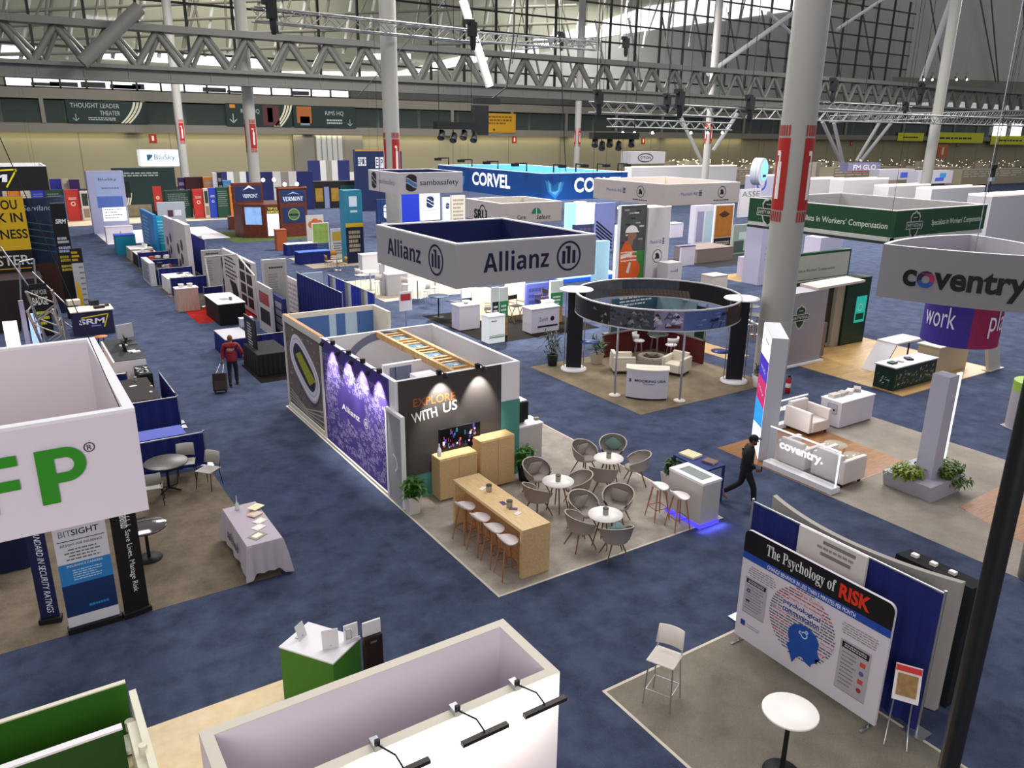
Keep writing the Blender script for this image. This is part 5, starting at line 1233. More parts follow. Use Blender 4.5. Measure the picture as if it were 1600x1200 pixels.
for i in range(n):
    q, q2 = 2*math.pi*i/n, 2*math.pi*(i+1)/n
    for r_, f in ((rr, 1), (rr-.05, -1)):
        v = [(cx+r_*math.cos(a), cy+r_*math.sin(a), z) for a, z in ((q, z0), (q2, z0), (q2, z1), (q, z1))]; m.add(v, [(0, 1, 2, 3)[::f]], seg(math.degrees(q)+(0 if f == 1 else 40)))
m.build('fabric_band', t, world=1)
m = MB()
for z in (z0, z1):
    vs = []
    for i in range(n):
        q = 2*math.pi*i/n
        for r_, dz in ((rr+.012, -.02), (rr+.012, .02), (rr-.06, .02), (rr-.06, -.02)): vs.append((cx+r_*math.cos(q), cy+r_*math.sin(q), z+dz))
    m.add(vs, [(4*i+k, 4*((i+1) % n)+k, 4*((i+1) % n)+(k+1) % 4, 4*i+(k+1) % 4) for i in range(n) for k in range(4)], M('silver_rail', 'c3c0c4', .35, metal=.3))
m.build('rails', t, world=1)
m = MB(); rg = random.Random(2)   # simple storm pictures on the outer face
def onring(a, z, d=.012): q = R(a); return (cx+(rr+d)*math.cos(q), cy+(rr+d)*math.sin(q), z)
def rpoly(pts, mt): m.poly([onring(a, z, .012) for a, z in pts], mt)
PD = M('palm_dark', '12142c', .6); H_ = z1-z0
for a0, zz in ((274, 2.78), (266, 2.62)):
    for k in range(8):
        a = a0+rg.uniform(-1, 1); e = rg.uniform(-5, 5); rpoly([(a, zz), (a+e*.5, zz+.12), (a+e, zz+rg.uniform(-.16, .1)), (a+e*.5, zz+.03)], PD)
    rpoly([(a0-3, z0+.03), (a0-2.4, z0+.03), (a0+.4, zz), (a0, zz)], PD)
for k in range(44): a = rg.uniform(178, 241); z = rg.uniform(z0+.05, z1-.14); rpoly([(a, z), (a+rg.uniform(1, 5), z-.02), (a+rg.uniform(.5, 3), z+.1)], rg.choice(['6f6a62', '2a2c2e', '8a847c', '4c5a5c', '1c1b1e']))
for k in range(14): a = rg.uniform(224, 240); z = rg.uniform(z0+.08, z1-.15); rpoly([(a, z), (a+4, z+.03), (a+1.5, z+.13)], rg.choice(['a9a4bc', '4a4658', 'c2bcc8']))
for k in range(10): a = rg.uniform(244, 274); z = rg.uniform(z0+.05, z1-.1); rpoly([(a, z), (a+5, z), (a+4, z+.04)], rg.choice(['6a80b8', '3a4a80', '8095c4']))
for k in range(22):
    a = 20+k*3; q0, q1, q2, q3 = R(a), R(a+2.6), R(a+4.4), R(a+1.8); r_ = rr-.065; m.poly([(cx+r_*math.cos(q), cy+r_*math.sin(q), z) for q, z in ((q0, z0+.03), (q1, z0+.03), (q2, z0+.3), (q3, z0+.3))][::-1], M('plank_print', '5c5049', .6, vary=.2))
rpoly([(232, 2.46), (242, 2.46), (242, 2.56), (232, 2.6)], '4a2622'); rpoly([(277, 2.86), (296, 2.92), (298, 3.01), (277, 3.01)], 'b0672c')
m.build('print', t, world=1)
for px, py in ((964, 616), (1061, 626)):
    p = P(px, py); d = Vector((p.x-cx, p.y-cy, 0)).normalized(); p = Vector((cx, cy, 0))+d*rr*.995
    m = MB(); m.tube([(p.x, p.y, 0), (p.x, p.y, z0-.02)], .04, CHROME, 10); m.build('pole', t, world=1)
    m = MB(); m.lathe((p.x, p.y, 0), [(.2, 0), (.2, .02), (.05, .05)], M('cream_foot', 'd9d0c0', .4), 20); m.build('pole_foot', t, world=1)
def slab_column(px, py, label, dirx):
    p = P(px, py); t = thing('round_top_column', label, 'display column', (p.x, p.y, 0), R(-42), 'black display columns with round white tops')
    m = MB(); m.lathe((0, 0, 0), [(.48, 0), (.48, .05), (.42, .09)], WHITE, 28); m.build('base', t)
    m = MB(); m.box(-.28, .28, -.1, .1, .09, 2.98, M('column_black_fabric', '12121a', .6, vary=.2)); m.build('panel', t)
    m = MB(); m.lathe((0, 0, 2.99), [(.02, 0), (.6, 0), (.62, .02), (.6, .045), (.02, .045)], WHITE, 36); m.build('round_top', t)
    for a in (-1, 1):
        m = MB(); m.tube([(a*.36, 0, .05), (a*.36, 0, 2.99)], .02, CHROME, 8); m.build('pole', t)
    m = MB(); m.lathe((dirx*.55, -.1, 1.1), [(.02, 0), (.34, 0), (.35, .02), (.02, .03)], M('blue_disc_top', '2d3a7a', .3), 28); m.tube([(dirx*.36, 0, 1.08), (dirx*.5, -.05, 1.1)], .02, CHROME, 6); m.build('disc_shelf', t)
    return t
slab_column(896, 577, 'black column with a round white top left of the printed ring', 1)
slab_column(1146, 596, 'black column with a round white top right of the printed ring', -1)
# mural wall
xc, yc = 22.1, 22.95; xl, yr = 19.3, 20.2
t = thing('mural_wall', 'corner wall with blue storm mural above a maroon dado', 'booth wall', (xc, yc, 0))
MAR = M('maroon_laminate', '5d2426', .5, vary=.08); MU1 = M('storm_mural_teal', '3c5f72', .5, vary=.6, scale=1.4); MU2 = M('storm_mural_mist', '7d95a0', .5, vary=.5, scale=1.1)
m = MB(); m.box(xl, xc, yc-.12, yc, 0, .92, MAR); m.box(xc-.12, xc, yr, yc-.12, 0, .92, MAR); m.box(xl-.02, xc, yc-.16, yc+.02, .92, .98, M('dado_cap', '8d847c', .4)); m.box(xc-.16, xc+.02, yr-.02, yc-.16, .92, .98, M('dado_cap')); m.build('dado', t, world=1)
m = MB(); m.box(xl+.3, xc-.06, yc-.09, yc-.04, .98, 2.3, MU1); pn = Pan((xl+.3, yc-.09, .98), (1, 0, 0)); greek(pn, m, .4, .95, 2.2, 1.35, 3, 'dfe6e8', .006, 3, .5); m.build('mural_panel', t, world=1)
m = MB(); m.box(xc-.09, xc-.04, yr+.5, yc-.1, .98, 2.3, MU2); m.box(xc-.1, xc-.03, yr+.02, yr+.5, .98, 2.2, M('dark_green_panel2', '1a2a20', .5)); m.build('mural_panel', t, world=1)
m = MB()
for a, b in ((xl+.28, yc-.08), (xc-.07, yc-.07), (xc-.07, yr)): m.box(a-.03, a+.03, b-.03, b+.03, .98, 2.32, CHROME)
m.build('frame_post', t, world=1)
# white cube chairs
IV = M('ivory_leather', 'd8cfbd', .5, vary=.03)
def cube_chair(px, py, a, label, mat=IV, s=.84, group='boxy white armchairs', p=None, h=.76):
    p = p or P(px, py); t = thing('armchair', label, 'armchair', (p.x, p.y, 0), R(a), group); w = s/2
    m = MB(); m.box(-w+.12, w, -w+.13, w-.13, .1, .42, mat); m.build('seat', t, bevel=.03)
    m = MB(); m.box(-w, -w+.15, -w+.1, w-.1, .1, h, mat); m.build('backrest', t, bevel=.03)
    for s_ in (1, -1):
        m = MB(); m.box(-w, w-.02, min(s_*w, s_*(w-.13)), max(s_*w, s_*(w-.13)), .1, h-.12, mat); m.build('armrest', t, bevel=.03)
        for s2 in (1, -1):
            m = MB(); m.box(s2*(w-.1)-.03, s2*(w-.1)+.03, s_*(w-.1)-.03, s_*(w-.1)+.03, 0, .1, M('dark_wood_foot', '3a241a', .5)); m.build('leg', t)
    return t
cube_chair(975, 577, -30, 'ivory armchair on the left of the stone fire table', p=P(972, 580))
cube_chair(1055, 582, 200, 'ivory armchair on the right of the stone fire table', p=P(1056, 583))
p = P(1017, 576); t = thing('fire_table', 'round grey stone fire table between the ivory armchairs', 'table', (p.x, p.y, 0))
m = MB(); m.lathe((0, 0, 0), [(.5, 0), (.52, .5), (.4, .52), (.38, .4)], M('stacked_stone', '8e8578', .9, vary=.35, scale=14, bump=.5), 24); m.build('stone_ring', t)
m = MB(); m.lathe((0, 0, .4), [(.01, 0), (.37, 0), (.01, .03)], M('fire_pit_dark', '2a2620', .8, vary=.4, scale=25), 20)
rg = random.Random(6)
for k in range(9): a = rg.uniform(0, 6.28); m.tube([(0, 0, .45), (.3*math.cos(a), .3*math.sin(a), .5)], .03, M('burnt_log', '4a3c2c', .9), 6)
m.build('logs', t)
# curved white welcome counter
a, b = P(977, 622), P(1042, 626); c = (a+b)/2; w = (b-a).length; t = thing('welcome_counter', 'white curved counter with dark logo lettering in front of the ring', 'counter', (c.x, c.y, 0), math.atan2(b.y-a.y, b.x-a.x))
arc = [(-w/2+w*i/16, -.16*(1-(2*i/16-1)**2)) for i in range(17)]
m = MB(); m.prism(arc+[(w/2, .45), (-w/2, .45)], .06, 1.0, M('pale_lilac_white', 'c9c5d0', .5, vary=.02)); m.prism([(x*.96, y*.96+.02) for x, y in arc]+[(w/2-.05, .42), (-w/2+.05, .42)], 0, .06, BLACK); m.build('body', t)
m = MB(); m.prism([(x*1.03, y*1.03-.02) for x, y in arc]+[(w/2+.03, .48), (-w/2-.03, .48)], 1.0, 1.05, M('cream_wall_edge')); m.build('countertop', t)
m = MB(); vs, fs, x0_, x1_, yy0, yy1 = textgeo('MOORING USA', .02, 3)
out = []
for x, y in vs:
    u = -w*.3+(x-x0_)/(x1_-x0_)*w*.74; v = .62+(y-yy0)/(yy1-yy0)*.09; q = 2*(u/w+.5)-1; out.append((u, -.16*(1-q*q)-.008, v))
m.add(out, fs, INK)
for k in range(4): pn2 = Pan((-w*.43+.05*(k % 2), -.16*(1-(.86)**2)-.02, .6+.055*(k//2)), (1, 0, 0)); pn2.rect(m, 0, 0, .045, .05, INK)
pn2 = Pan((-w*.1, -.165, .55), (1, 0, 0)); greek(pn2, m, 0, 0, .4, .04, 1, GI, .004)
m.build('lettering', t)
# high table with white curved stools
def arc_stool(p, a, label, group='white stools with curved backs', hh=.75):
    t = thing('bar_stool', label, 'stool', (p.x, p.y, 0), R(a), group)
    m = MB(); m.lathe((0, 0, hh-.04), [(.02, 0), (.2, 0), (.23, .03), (.2, .06), (.02, .06)], WHITE, 20); m.build('seat', t)
    m = MB(); vs = []; n = 14
    for i in range(n+1):
        q = R(100+160*i/n)
        for r_, z in ((.24, hh+.12), (.26, hh+.3), (.29, hh+.3), (.27, hh+.12)): vs.append((r_*math.cos(q), r_*math.sin(q), z))
    m.add(vs, [(4*i+k, 4*i+(k+1) % 4, 4*i+4+(k+1) % 4, 4*i+4+k) for i in range(n) for k in range(4)], WHITE, True); m.tube([(-.2, .1, hh), (-.24, .12, hh+.14)], .012, CHROME, 5); m.tube([(-.2, -.1, hh), (-.24, -.12, hh+.14)], .012, CHROME, 5); m.build('backrest', t)
    for k in range(4): q = R(45+90*k); m = MB(); m.tube([(.12*math.cos(q), .12*math.sin(q), hh-.03), (.22*math.cos(q), .22*math.sin(q), 0)], .013, CHROME, 6); m.build('leg', t)
    return t
pt_ = P(1028, 522, 1.02); t = pedestal(1028, 522, 1.02, .42, 'high dark round table inside the printed ring', M('slate_top', '4c5250', .4), CHROME, 0, name='bar_table')
for px, py, l in ((992, 531, 'left'), (1047, 537, 'right'), (1018, 515, 'rear')):
    p = P(px, py, .78); d = pt_-p; p2 = Vector((pt_.x, pt_.y, 0))-Vector((d.x, d.y, 0)).normalized()*.72; arc_stool(p2, math.degrees(math.atan2(d.y, d.x)), 'white curved stool on the '+l+' of the dark high table')
p = P(1043, 517, 1.05); t = thing('table_plant', 'small green plant bowl on the dark high table', 'plant', (pt_.x+.15, pt_.y-.05, 1.02))
m = MB(); m.lathe((0, 0, 0), [(.07, 0), (.11, .08), (.09, .08)], '6d7068', 14); m.build('bowl', t); leafy(t, (0, 0, .08), .07, .06, 36, .035, .16, LEAF, 8)
pot_plant(P(863, 571), 'tall dark palm left of the left black column', BLACK, .42, .22, .5, .8, 90, .05, .62, LEAFD, 11, False, .6)
pot_plant(P(932, 568), 'spiky green plant right of the left black column', M('stone_pot', 'b5ab9a', .6), .4, .2, .36, .45, 70, .045, .6, M('spiky_leaf', '3a5a30', .5, vary=.3), 12, True, .35)
pot_plant(P(1187, 604), 'low leafy plant in a white pot right of the right black column', WP, .42, .3, .35, .3, 110, .05, .3, LEAFD, 13, False)
# ================================================================ booth with the lit tower and glass panels
X0, X1, Y1 = 16.15, 22.3, 13.95
GM = carpet('mottled_grey_carpet', '877f74', 'a39b90', .9, 35)
rug('mottled_carpet', X0, X1, 1.8, Y1, GM, 'mottled grey carpet around the planter with the tall pillar')
VIN = wood('brown_plank_vinyl', '8a5a34', 'a87848', (1.5, 12, 1), .45, plank=(1.2, .16))
def decal_floor(pts, label):
    m = MB(); m.prism([(p.x, p.y) for p in pts], .0055, .0075, VIN); m.build('plank_flooring', label=label, cat='carpet')
decal_floor([Vector((X0, Y1, 0)), P(1292, 773), P(1416, 722), P(1287, 673), Vector((19.2, Y1, 0))], 'brown plank floor under the white armchairs')
decal_floor([P(1497, 792), P(1580, 752), Vector((X1, P(1640, 775).y, 0)), Vector((X1, 4.6, 0)), P(1600, 850)], 'brown plank floor area at the right edge behind the post')
tp = P(1120, 700); m = MB(); m.prism([(tp.x, tp.y), (X0, Y1-1.7), (X0, Y1)], .0005, .005, VIN); m.build('plank_flooring', label='small brown plank corner left of the lit tower', cat='carpet')
# tower
F_ = P(1184, 720); B_ = P(1174.5, 681); w = (B_-F_).length; rt = math.atan2(B_.y-F_.y, B_.x-F_.x); xt = X0+.1; yt0, yt1 = F_.y-.3, B_.y
zt = ZAT(F_, 529)
LIT = M('lit_white_panel', 'f2f4ff', .4, emit=1.0, vary=0)
t = thing('lit_tower', 'tall slim lightbox tower with violet, magenta and blue bands on its narrow lit side', 'tower', (F_.x, F_.y, 0), rt)
m = MB(); m.box(0, w, -.42, 0, 0, zt, M('tower_white', 'bfc0c6', .5, vary=.02)); m.build('case', t)
m = MB(); pn = Pan((w, 0, 0), (-1, 0, 0))
pn.rect(m, .02, .02, w-.02, zt-.02, LIT, .004)
for v0, v1, n0, n1, c in ((.57, .75, .63, .80, 'violet'), (.37, .57, .42, .63, 'magenta'), (.15, .37, .27, .42, 'azure')):
    mt = M('lit_'+c, dict(violet='3a22b8', magenta='c81f6a', azure='2ca2ee')[c], .4, emit=.55, vary=0)
    pn.poly(m, [(.02, zt*v0), (w-.02, zt*n0), (w-.02, zt*n1), (.02, zt*v1)], mt, .006)
for v in (.69, .51): pn.text(m, 'work' if v > .6 else 'play', w*.2, zt*(v-.03), w*.6, .14, 'f0f0fa', .009)
greek(pn, m, w*.4, zt*.9, w*.8, zt*.93, 1, '6a78b0', .008)
m.build('light_panel', t, label='glowing side panel with violet, magenta and blue bands')
m = MB(); m.box(.2, w-.2, -.43, -.42, .2, 1.5, LIT); m.build('light_strip', t)
area('tower_glow', (F_.x+1.3, F_.y+.1, 1.0), 1.0, 22, (.9, .95, 1), (0, R(-90), R(-45)))
# plinths with lettered glass
yE = P(1298, 775).y
CLR = glass('clear_acrylic', 'e8f0f4', .10, .03)
EDGE = M('lit_acrylic_edge', 'f4f7ff', .3, emit=.9, vary=0); LTR = M('lit_white_letter', 'ffffff', .4, emit=.9, vary=0)
t = thing('glass_sign', 'low clear glass panel with glowing lettering on a white plinth', 'glass panel', (xt, yE, 0))
m = MB(); m.box(xt-.05, xt+.28, yE, yt0-.01, 0, .16, WHITE); m.build('plinth', t, world=1, bevel=.01)
zg = ZAT((xt+.1, yE+.03), 708); zg2 = zg
m = MB(); m.box(xt+.09, xt+.11, yE+.04, yt0-.02, .16, zg, CLR); m.build('glass_pane', t, world=1)
m = MB(); m.box(xt+.085, xt+.115, yE+.02, yt0-.02, zg, zg+.03, EDGE); m.box(xt+.085, xt+.115, yE+.0, yE+.035, .16, zg+.03, EDGE); m.build('glass_edge', t, world=1)
m = MB(); pn = Pan((xt+.088, yt0-.05, .16), (0, -1, 0)); Lg = yt0-yE; pn.text(m, 'coventry.', Lg*.15, (zg-.16)*.42, Lg*.62, .28, LTR, .004, bold=.03); m.build('lettering', t, world=1)
t = thing('glass_sign', 'clear glass panel behind the tower, lettering seen reversed', 'glass panel', (xt+.5, yt1, 0))
xe = PY(1262, 618, yt1).x; zb_ = ZAT((xe, yt1), 617)
m = MB(); m.box(17.95, xe, yt1-.1, yt1+.1, 0, .14, WHITE); m.build('plinth', t, world=1)
m = MB(); m.box(17.95, xe, yt1-.01, yt1+.01, .14, zb_, CLR); m.build('glass_pane', t, world=1)
m = MB(); m.box(17.95, xe, yt1-.015, yt1+.015, zb_, zb_+.03, EDGE); m.build('glass_edge', t, world=1)
m = MB(); pn = Pan((xe, yt1+.012, 0), (-1, 0, 0)); pn.text(m, 'coventry', (xe-17.95)*.08, zb_*.55, (xe-17.95)*.85, .24, LTR, .003, bold=.03); m.build('lettering', t, world=1)
WL = M('white_leather', 'd6cdc8', .5, vary=.02)
G2 = 'white leather armchairs behind the glass'
cube_chair(1258, 672, -92, 'white armchair facing us behind the reversed glass lettering', WL, .95, G2, P(1262, 674)+Vector((.05, .1, 0)), .85)
cube_chair(1222, 712, 0, 'white armchair nearest the lit tower, seen through the glass', WL, .9, G2, Vector((xt+.85, yt0-.5, 0)), .8)
cube_chair(1305, 760, 0, 'white armchair with its back to us at the end of the glass', WL, .95, G2, Vector((xt+.95, yE+.55, 0)), .85)
for i, (px, py, hh) in enumerate(((1306, 694, .55), (1336, 712, .5))):
    p = P(px, py, hh); t = thing('side_table', ('farther', 'nearer')[i]+' little glass topped side table between the white armchairs', 'table', (p.x, p.y, 0), 0, 'glass side tables')
    m = MB(); m.lathe((0, 0, hh-.02), [(.02, 0), (.3, 0), (.3, .015), (.02, .015)], glass('table_glass', 'cfd8c8', .35), 24); m.build('tabletop', t)
    for k in range(3): a = R(30+120*k); m = MB(); m.tube([(.27*math.cos(a), .27*math.sin(a), hh-.02), (.2*math.cos(a), .2*math.sin(a), 0)], .014, M('brass_leg', 'b49a62', .3, metal=.8), 6); m.build('leg', t)
# white cabinet
F_, L_, R_ = P(1310, 671), P(1275, 661), P(1356, 654); zc = ZAT(F_, 630)
t = thing('charging_cabinet', 'broad white cabinet with loose items on its top behind the armchairs', 'cabinet', (F_.x, F_.y, 0)); x0, x1, y0, y1 = F_.x, R_.x, F_.y, L_.y
CWH = M('cabinet_white', 'cfc9d2', .5, vary=.02)
m = MB(); m.box(x0, x1, y0, y1, .03, zc-.03, CWH); m.box(x0+.04, x1-.04, y0+.04, y1-.04, 0, .03, BLACK); m.build('body', t, world=1)
m = MB(); m.box(x0-.02, x1+.02, y0-.02, y1+.02, zc-.03, zc, WHITE); m.build('countertop', t, world=1)
m = MB(); pn = Pan((x0, y1, 0), (0, -1, 0)); w = y1-y0; pn.rect(m, w*.35, zc*.5, w*.8, zc*.85, 'b4aec0'); pn.line(m, [(w*.35, zc*.5), (w*.8, zc*.5), (w*.8, zc*.85), (w*.35, zc*.85), (w*.35, zc*.5)], .02, '8f8a9c', .006); pn.rect(m, w*.62, zc*.6, w*.7, zc*.68, INK, .006); m.build('label_plate', t, world=1)
for k in range(4):
    m = MB(); m.obox((0, 0, .05), (.36, .2, .1), .2*k, ('cbc4b8', 'b8b0a6', 'd8d2ca', 'a8a098')[k]); m.build('supply_box', label=('leftmost', 'second', 'third', 'rightmost')[k]+' low box in the row along the back of the white cabinet', cat='box', group='boxes on the white cabinet').location = (x0+.3+k*.38, y1-.22, zc)
# planter with the pillar and glass
p = P(1458, 770); z_p = .42; hx, hy = .36, .2
t = thing('planter_pillar', 'tall pale pillar rising from a planter, lettered glass at its side', 'pillar sign', (p.x, p.y+.25, 0)); ORG_T = t
zp = ZAT((p.x-.05, p.y), 588)
m = MB(); m.ext([(-.62, -.55, 0), (.62, -.55, 0), (.75, -.55, z_p), (-.75, -.55, z_p)], (0, 1.25, 0), M('planter_grey', 'a8a6b0', .6)); m.build('planter_box', t)
m = MB(); m.box(-.30, .12, -.28, .14, z_p, zp, M('pillar_lilac', 'b2afbe', .5, vary=.02)); m.box(-.2, .02, -.16, .06, 0, z_p, M('pillar_lilac')); m.build('pillar', t)
xg1 = PY(1517, 590, p.y).x-p.x
m = MB(); m.box(.13, .72, -.02, .0, .62, zp-.15, CLR); m.build('glass_pane', t)
m = MB(); m.box(.72, .75, -.03, .01, .5, zp-.1, EDGE); m.box(.55, .75, -.03, .01, zp-.13, zp-.1, EDGE); m.build('glass_edge', t)
m = MB(); pn = Pan((.13, -.022, 0), (1, 0, 0)); pn.text(m, 'coventry', .08, zp*.80, .46, .14, LTR, .004, bold=.03)
greek(pn, m, .04, zp*.28, .42, zp*.66, 7, LTR, .004, 5, .5)
m.build('lettering', t)
m = MB(); m.box(.15, .72, -.12, .1, z_p+.02, .62, WHITE); m.build('glass_base', t)
leafy(t, (.38, -.12, z_p), .42, .26, 620, .075, .18, M('ivy_green', '4f6a24', .5, vary=.4, scale=12), 21, droop=.9)
leafy(t, (-.5, .2, z_p), .3, .22, 330, .07, .17, M('ivy_light', '75862e', .5, vary=.4, scale=12), 22, 'foliage', .9)
leafy(t, (.45, -.5, z_p-.12), .32, .1, 160, .06, .16, M('ivy_green'), 23, 'foliage', 1.2)
# hanging sign, three bowed faces
zb = 5.0; a = P(1368, 462, zb); zt = ZAT(a, 381); S_ = 5.6
A_ = Vector((a.x, a.y, 0)); B_ = P(1516, 366, zt); B_.z = 0; C0 = PX(1700, 495, 0) if False else None
d = (P(1640, 490, zb)-a); d.z = 0; C_ = A_+d.normalized()*(B_-A_).length; cen = (A_+B_+C_)/3
t = thing('hanging_arc_sign', 'grey three sided hanging sign with bowed faces and black lettering', 'hanging sign', (cen.x, cen.y, zb))
SG = M('coventry_grey_fabric', '8d8b8c', .8, vary=.02); SGI = M('sign_inside_grey', 'b4b0b8', .8, vary=.02)
def bow(p, q, n=20, amt=.35):
    d = q-p; nr = Vector((d.y, -d.x, 0)).normalized()
    if nr.dot((p+q)/2-cen) < 0: nr = -nr
    return [p+d*i/n+nr*amt*(1-(2*i/n-1)**2) for i in range(n+1)]
for nm, p_, q_ in (('front_panel', A_, C_), ('left_panel', B_, A_), ('right_panel', C_, B_)):
    pts = bow(p_, q_); m = MB()
    for p1, p2 in zip(pts, pts[1:]):
        i1, i2 = p1+(cen-p1).normalized()*.1, p2+(cen-p2).normalized()*.1
        m.poly([p1+Vector((0, 0, zb)), p2+Vector((0, 0, zb)), p2+Vector((0, 0, zt)), p1+Vector((0, 0, zt))], SG); m.poly([i1+Vector((0, 0, zb)), i1+Vector((0, 0, zt)), i2+Vector((0, 0, zt)), i2+Vector((0, 0, zb))], SGI)
        m.poly([p1+Vector((0, 0, zt)), p2+Vector((0, 0, zt)), i2+Vector((0, 0, zt)), i1+Vector((0, 0, zt))], WHITE); m.poly([p1+Vector((0, 0, zb)), i1+Vector((0, 0, zb)), i2+Vector((0, 0, zb)), p2+Vector((0, 0, zb))], SGI)
    m.build(nm, t, world=1)
pts = bow(A_, C_, 60); L = sum((b_-a_).length for a_, b_ in zip(pts, pts[1:]))
def onface(s, z, off=.015):
    f = max(0, min(.9999, s/L))*60; i = int(f); p_ = pts[i].lerp(pts[i+1], f-i); d_ = (pts[i+1]-pts[i]).normalized(); n_ = Vector((d_.y, -d_.x, 0))
    if n_.dot(p_-cen) < 0: n_ = -n_
    return Vector((p_.x, p_.y, z))+n_*off
m = MB(); s0 = .0; hx = (zt-zb)
# letter size from the photograph: x height about a third of the panel
sL = None
for k in range(400):
    s_ = L*k/400; q_ = onface(s_, zb+hx*.5); dd = q_-Vector((0, 0, CAM_H)); px = 800+FPX*dd.dot(_r)/dd.dot(_f)
    if sL is None and px > 1411: sL = s_
    if px > 1596: sR = s_; break
else: sR = L*.9
vs, fs, xa_, xb_, ya_, yb_ = textgeo('coventry', .03, 4); sc = (sR-sL)*1.06/(xb_-xa_)
vv = [onface(sL+(x-xa_)*sc, zb+hx*.30+(y)*sc*1.05) for x, y in vs]; SB = M('sign_black_letter', '121214', .5, vary=0)
xo1 = textgeo('c', .03, 4)[3]; oc_ = xo1+.32; grp = {}
for f in fs:   # the second letter is violet, red and blue
    fx, fy = sum(vs[i][0] for i in f)/len(f), sum(vs[i][1] for i in f)/len(f); k = SB
    if xo1+.02 < fx < xo1+.64: a_ = math.degrees(math.atan2(fy-.27, fx-oc_)) % 360; k = M('letter_blue', '2a4f9a', .5, vary=0) if 200 < a_ < 320 else (M('letter_red', 'a03050', .5, vary=0) if a_ < 70 or a_ >= 320 else M('letter_violet', '2a2140', .5, vary=0))
    grp.setdefault(k, []).append(f)
for k in grp:
    us = sorted({i for f in grp[k] for i in f}); mp_ = {i: q for q, i in enumerate(us)}; m.add([vv[i] for i in us], [tuple(mp_[i] for i in f) for f in grp[k]], k)

m.build('lettering', t, world=1)
cables(t, [(A_.x+.3, A_.y+.1, zt), (B_.x, B_.y-.2, zt)], ztop=22)
# drum
dc = Vector((cen.x-.1, cen.y-.4, 0))
q_ = None
aL, aR = P(1440, 500, 4.2), P(1566, 520, 4.2); rd = 1.15
ctr = Vector((cen.x, cen.y, 0)); dd = ctr-Vector((0, 0, 0)); 
best = (aL+aR)/2; Dk = best.length; k_ = 1.0
c_ = Vector((best.x, best.y, 0))*1.06; rd = (aR-aL).length/2
t = thing('hanging_drum_sign', 'purple and magenta drum reading work and play below the grey hanging sign', 'hanging sign', (c_.x, c_.y, 0))
zb2, zt2 = ZAT(c_*.96, 545), 4.96
m = MB(); n = 48; va = math.degrees(math.atan2(-c_.y, -c_.x))
for i in range(n):
    q0, q1 = R(va+360*i/n), R(va+360*(i+1)/n); ang = (360*i/n+7.5) % 360; mt = M('drum_violet', '3b2a86', .6, vary=.04) if (ang > 180 or ang < 18 or False) else M('drum_magenta', '8a1f4c', .6, vary=.04)
    m.poly([(c_.x+rd*math.cos(q), c_.y+rd*math.sin(q), z) for q, z in ((q0, zb2), (q1, zb2), (q1, zt2), (q0, zt2))], mt)
    m.poly([(c_.x+rd*.96*math.cos(q), c_.y+rd*.96*math.sin(q), z) for q, z in ((q0, zb2), (q0, zt2), (q1, zt2), (q1, zb2))], mt)
m.build('drum_skin', t, world=1)
m = MB()
def ondrum(tx, a0, a1, h):
    vs, fs, xa_, xb_, ya_, yb_ = textgeo(tx, .0, 3)
    m.add([(c_.x+(rd+.015)*math.cos(R(va+a0+(a1-a0)*(x-xa_)/(xb_-xa_))), c_.y+(rd+.015)*math.sin(R(va+a0+(a1-a0)*(x-xa_)/(xb_-xa_))), zb2+(zt2-zb2)*.32+(y)*h) for x, y in vs], fs, 'd8d4e8')
ondrum('work', -62, -8, .75); ondrum('play', 42, 95, .75)
m.build('lettering', t, world=1)
m = MB(); m.tube([(c_.x, c_.y, zt2), (c_.x, c_.y, 22)], .012, CHROME, 5); m.box(c_.x-rd, c_.x+rd, c_.y-.02, c_.y+.02, zt2-.06, zt2-.02, CHROME); m.build('hanger', t, world=1)
# ================================================================ green signed booth
WF = wood('pale_oak_flooring', 'b08a56', 'cfa970', (.8, 9, 1), .4, plank=(1.4, .19))
rug('oak_flooring', 25.1, 31.3, 13.9, 20.05, WF, 'pale oak flooring of the green signed booth', trimm=M('oak_edge', '8d6a3c', .6))
SGN = M('forest_green_print', '1f4a2c', .6, vary=.08); SGL = M('signboard_grey', 'b9b6ae', .6)
zb = 4.95; F_ = P(1395, 372, zb); zt = ZAT(F_, 329); L_ = P(1166, 345, zb); Rr = P(1540, 360, zb)
x0, y0 = F_.x, F_.y; x1 = x0+6.0; y1 = y0+6.0
x1 = PY(1543, 322, y0).x; y1 = PX(1172, 306, x0).y
t = box_sign('hanging_box_sign', 'long dark green hanging box sign about workers compensation', x0, x1, y0, y1, zb, zt, SGN, M('sign_inside_pale', 'b9b6b4', .8))
def shield(pn, m, u, v, h):
    out = [(-.3, .28), (-.2, .42), (-.1, .42), (0, .5), (.1, .42), (.2, .42), (.3, .28), (.26, .1), (.3, -.1), (.2, -.34), (0, -.5), (-.2, -.34), (-.3, -.1), (-.26, .1)]
    pn.poly(m, [(u+a*h, v+b*h) for a, b in out][::-1], M('shield_pale', 'b9c4b4', .5, vary=0), .006); pn.poly(m, [(u+a*h*.84, v+b*h*.86) for a, b in out][::-1], M('shield_green', '18301f', .5, vary=0), .008)
    pn.rect(m, u-h*.5, v-h*.14, u+h*.5, v+h*.12, M('shield_pale'), .010); pn.rect(m, u-h*.47, v-h*.11, u+h*.47, v+h*.09, M('shield_green'), .012); pn.text(m, 'SAFETY NATIONAL', u-h*.44, v-h*.07, h*.88, h*.12, M('shield_pale'), .014, bold=.02); greek(pn, m, u-h*.12, v+h*.22, u+h*.12, v+h*.28, 1, M('shield_pale'), .012)
hh = zt-zb; m = MB(); pn = Pan((x0, y1, zb), (0, -1, 0)); Ls = y1-y0
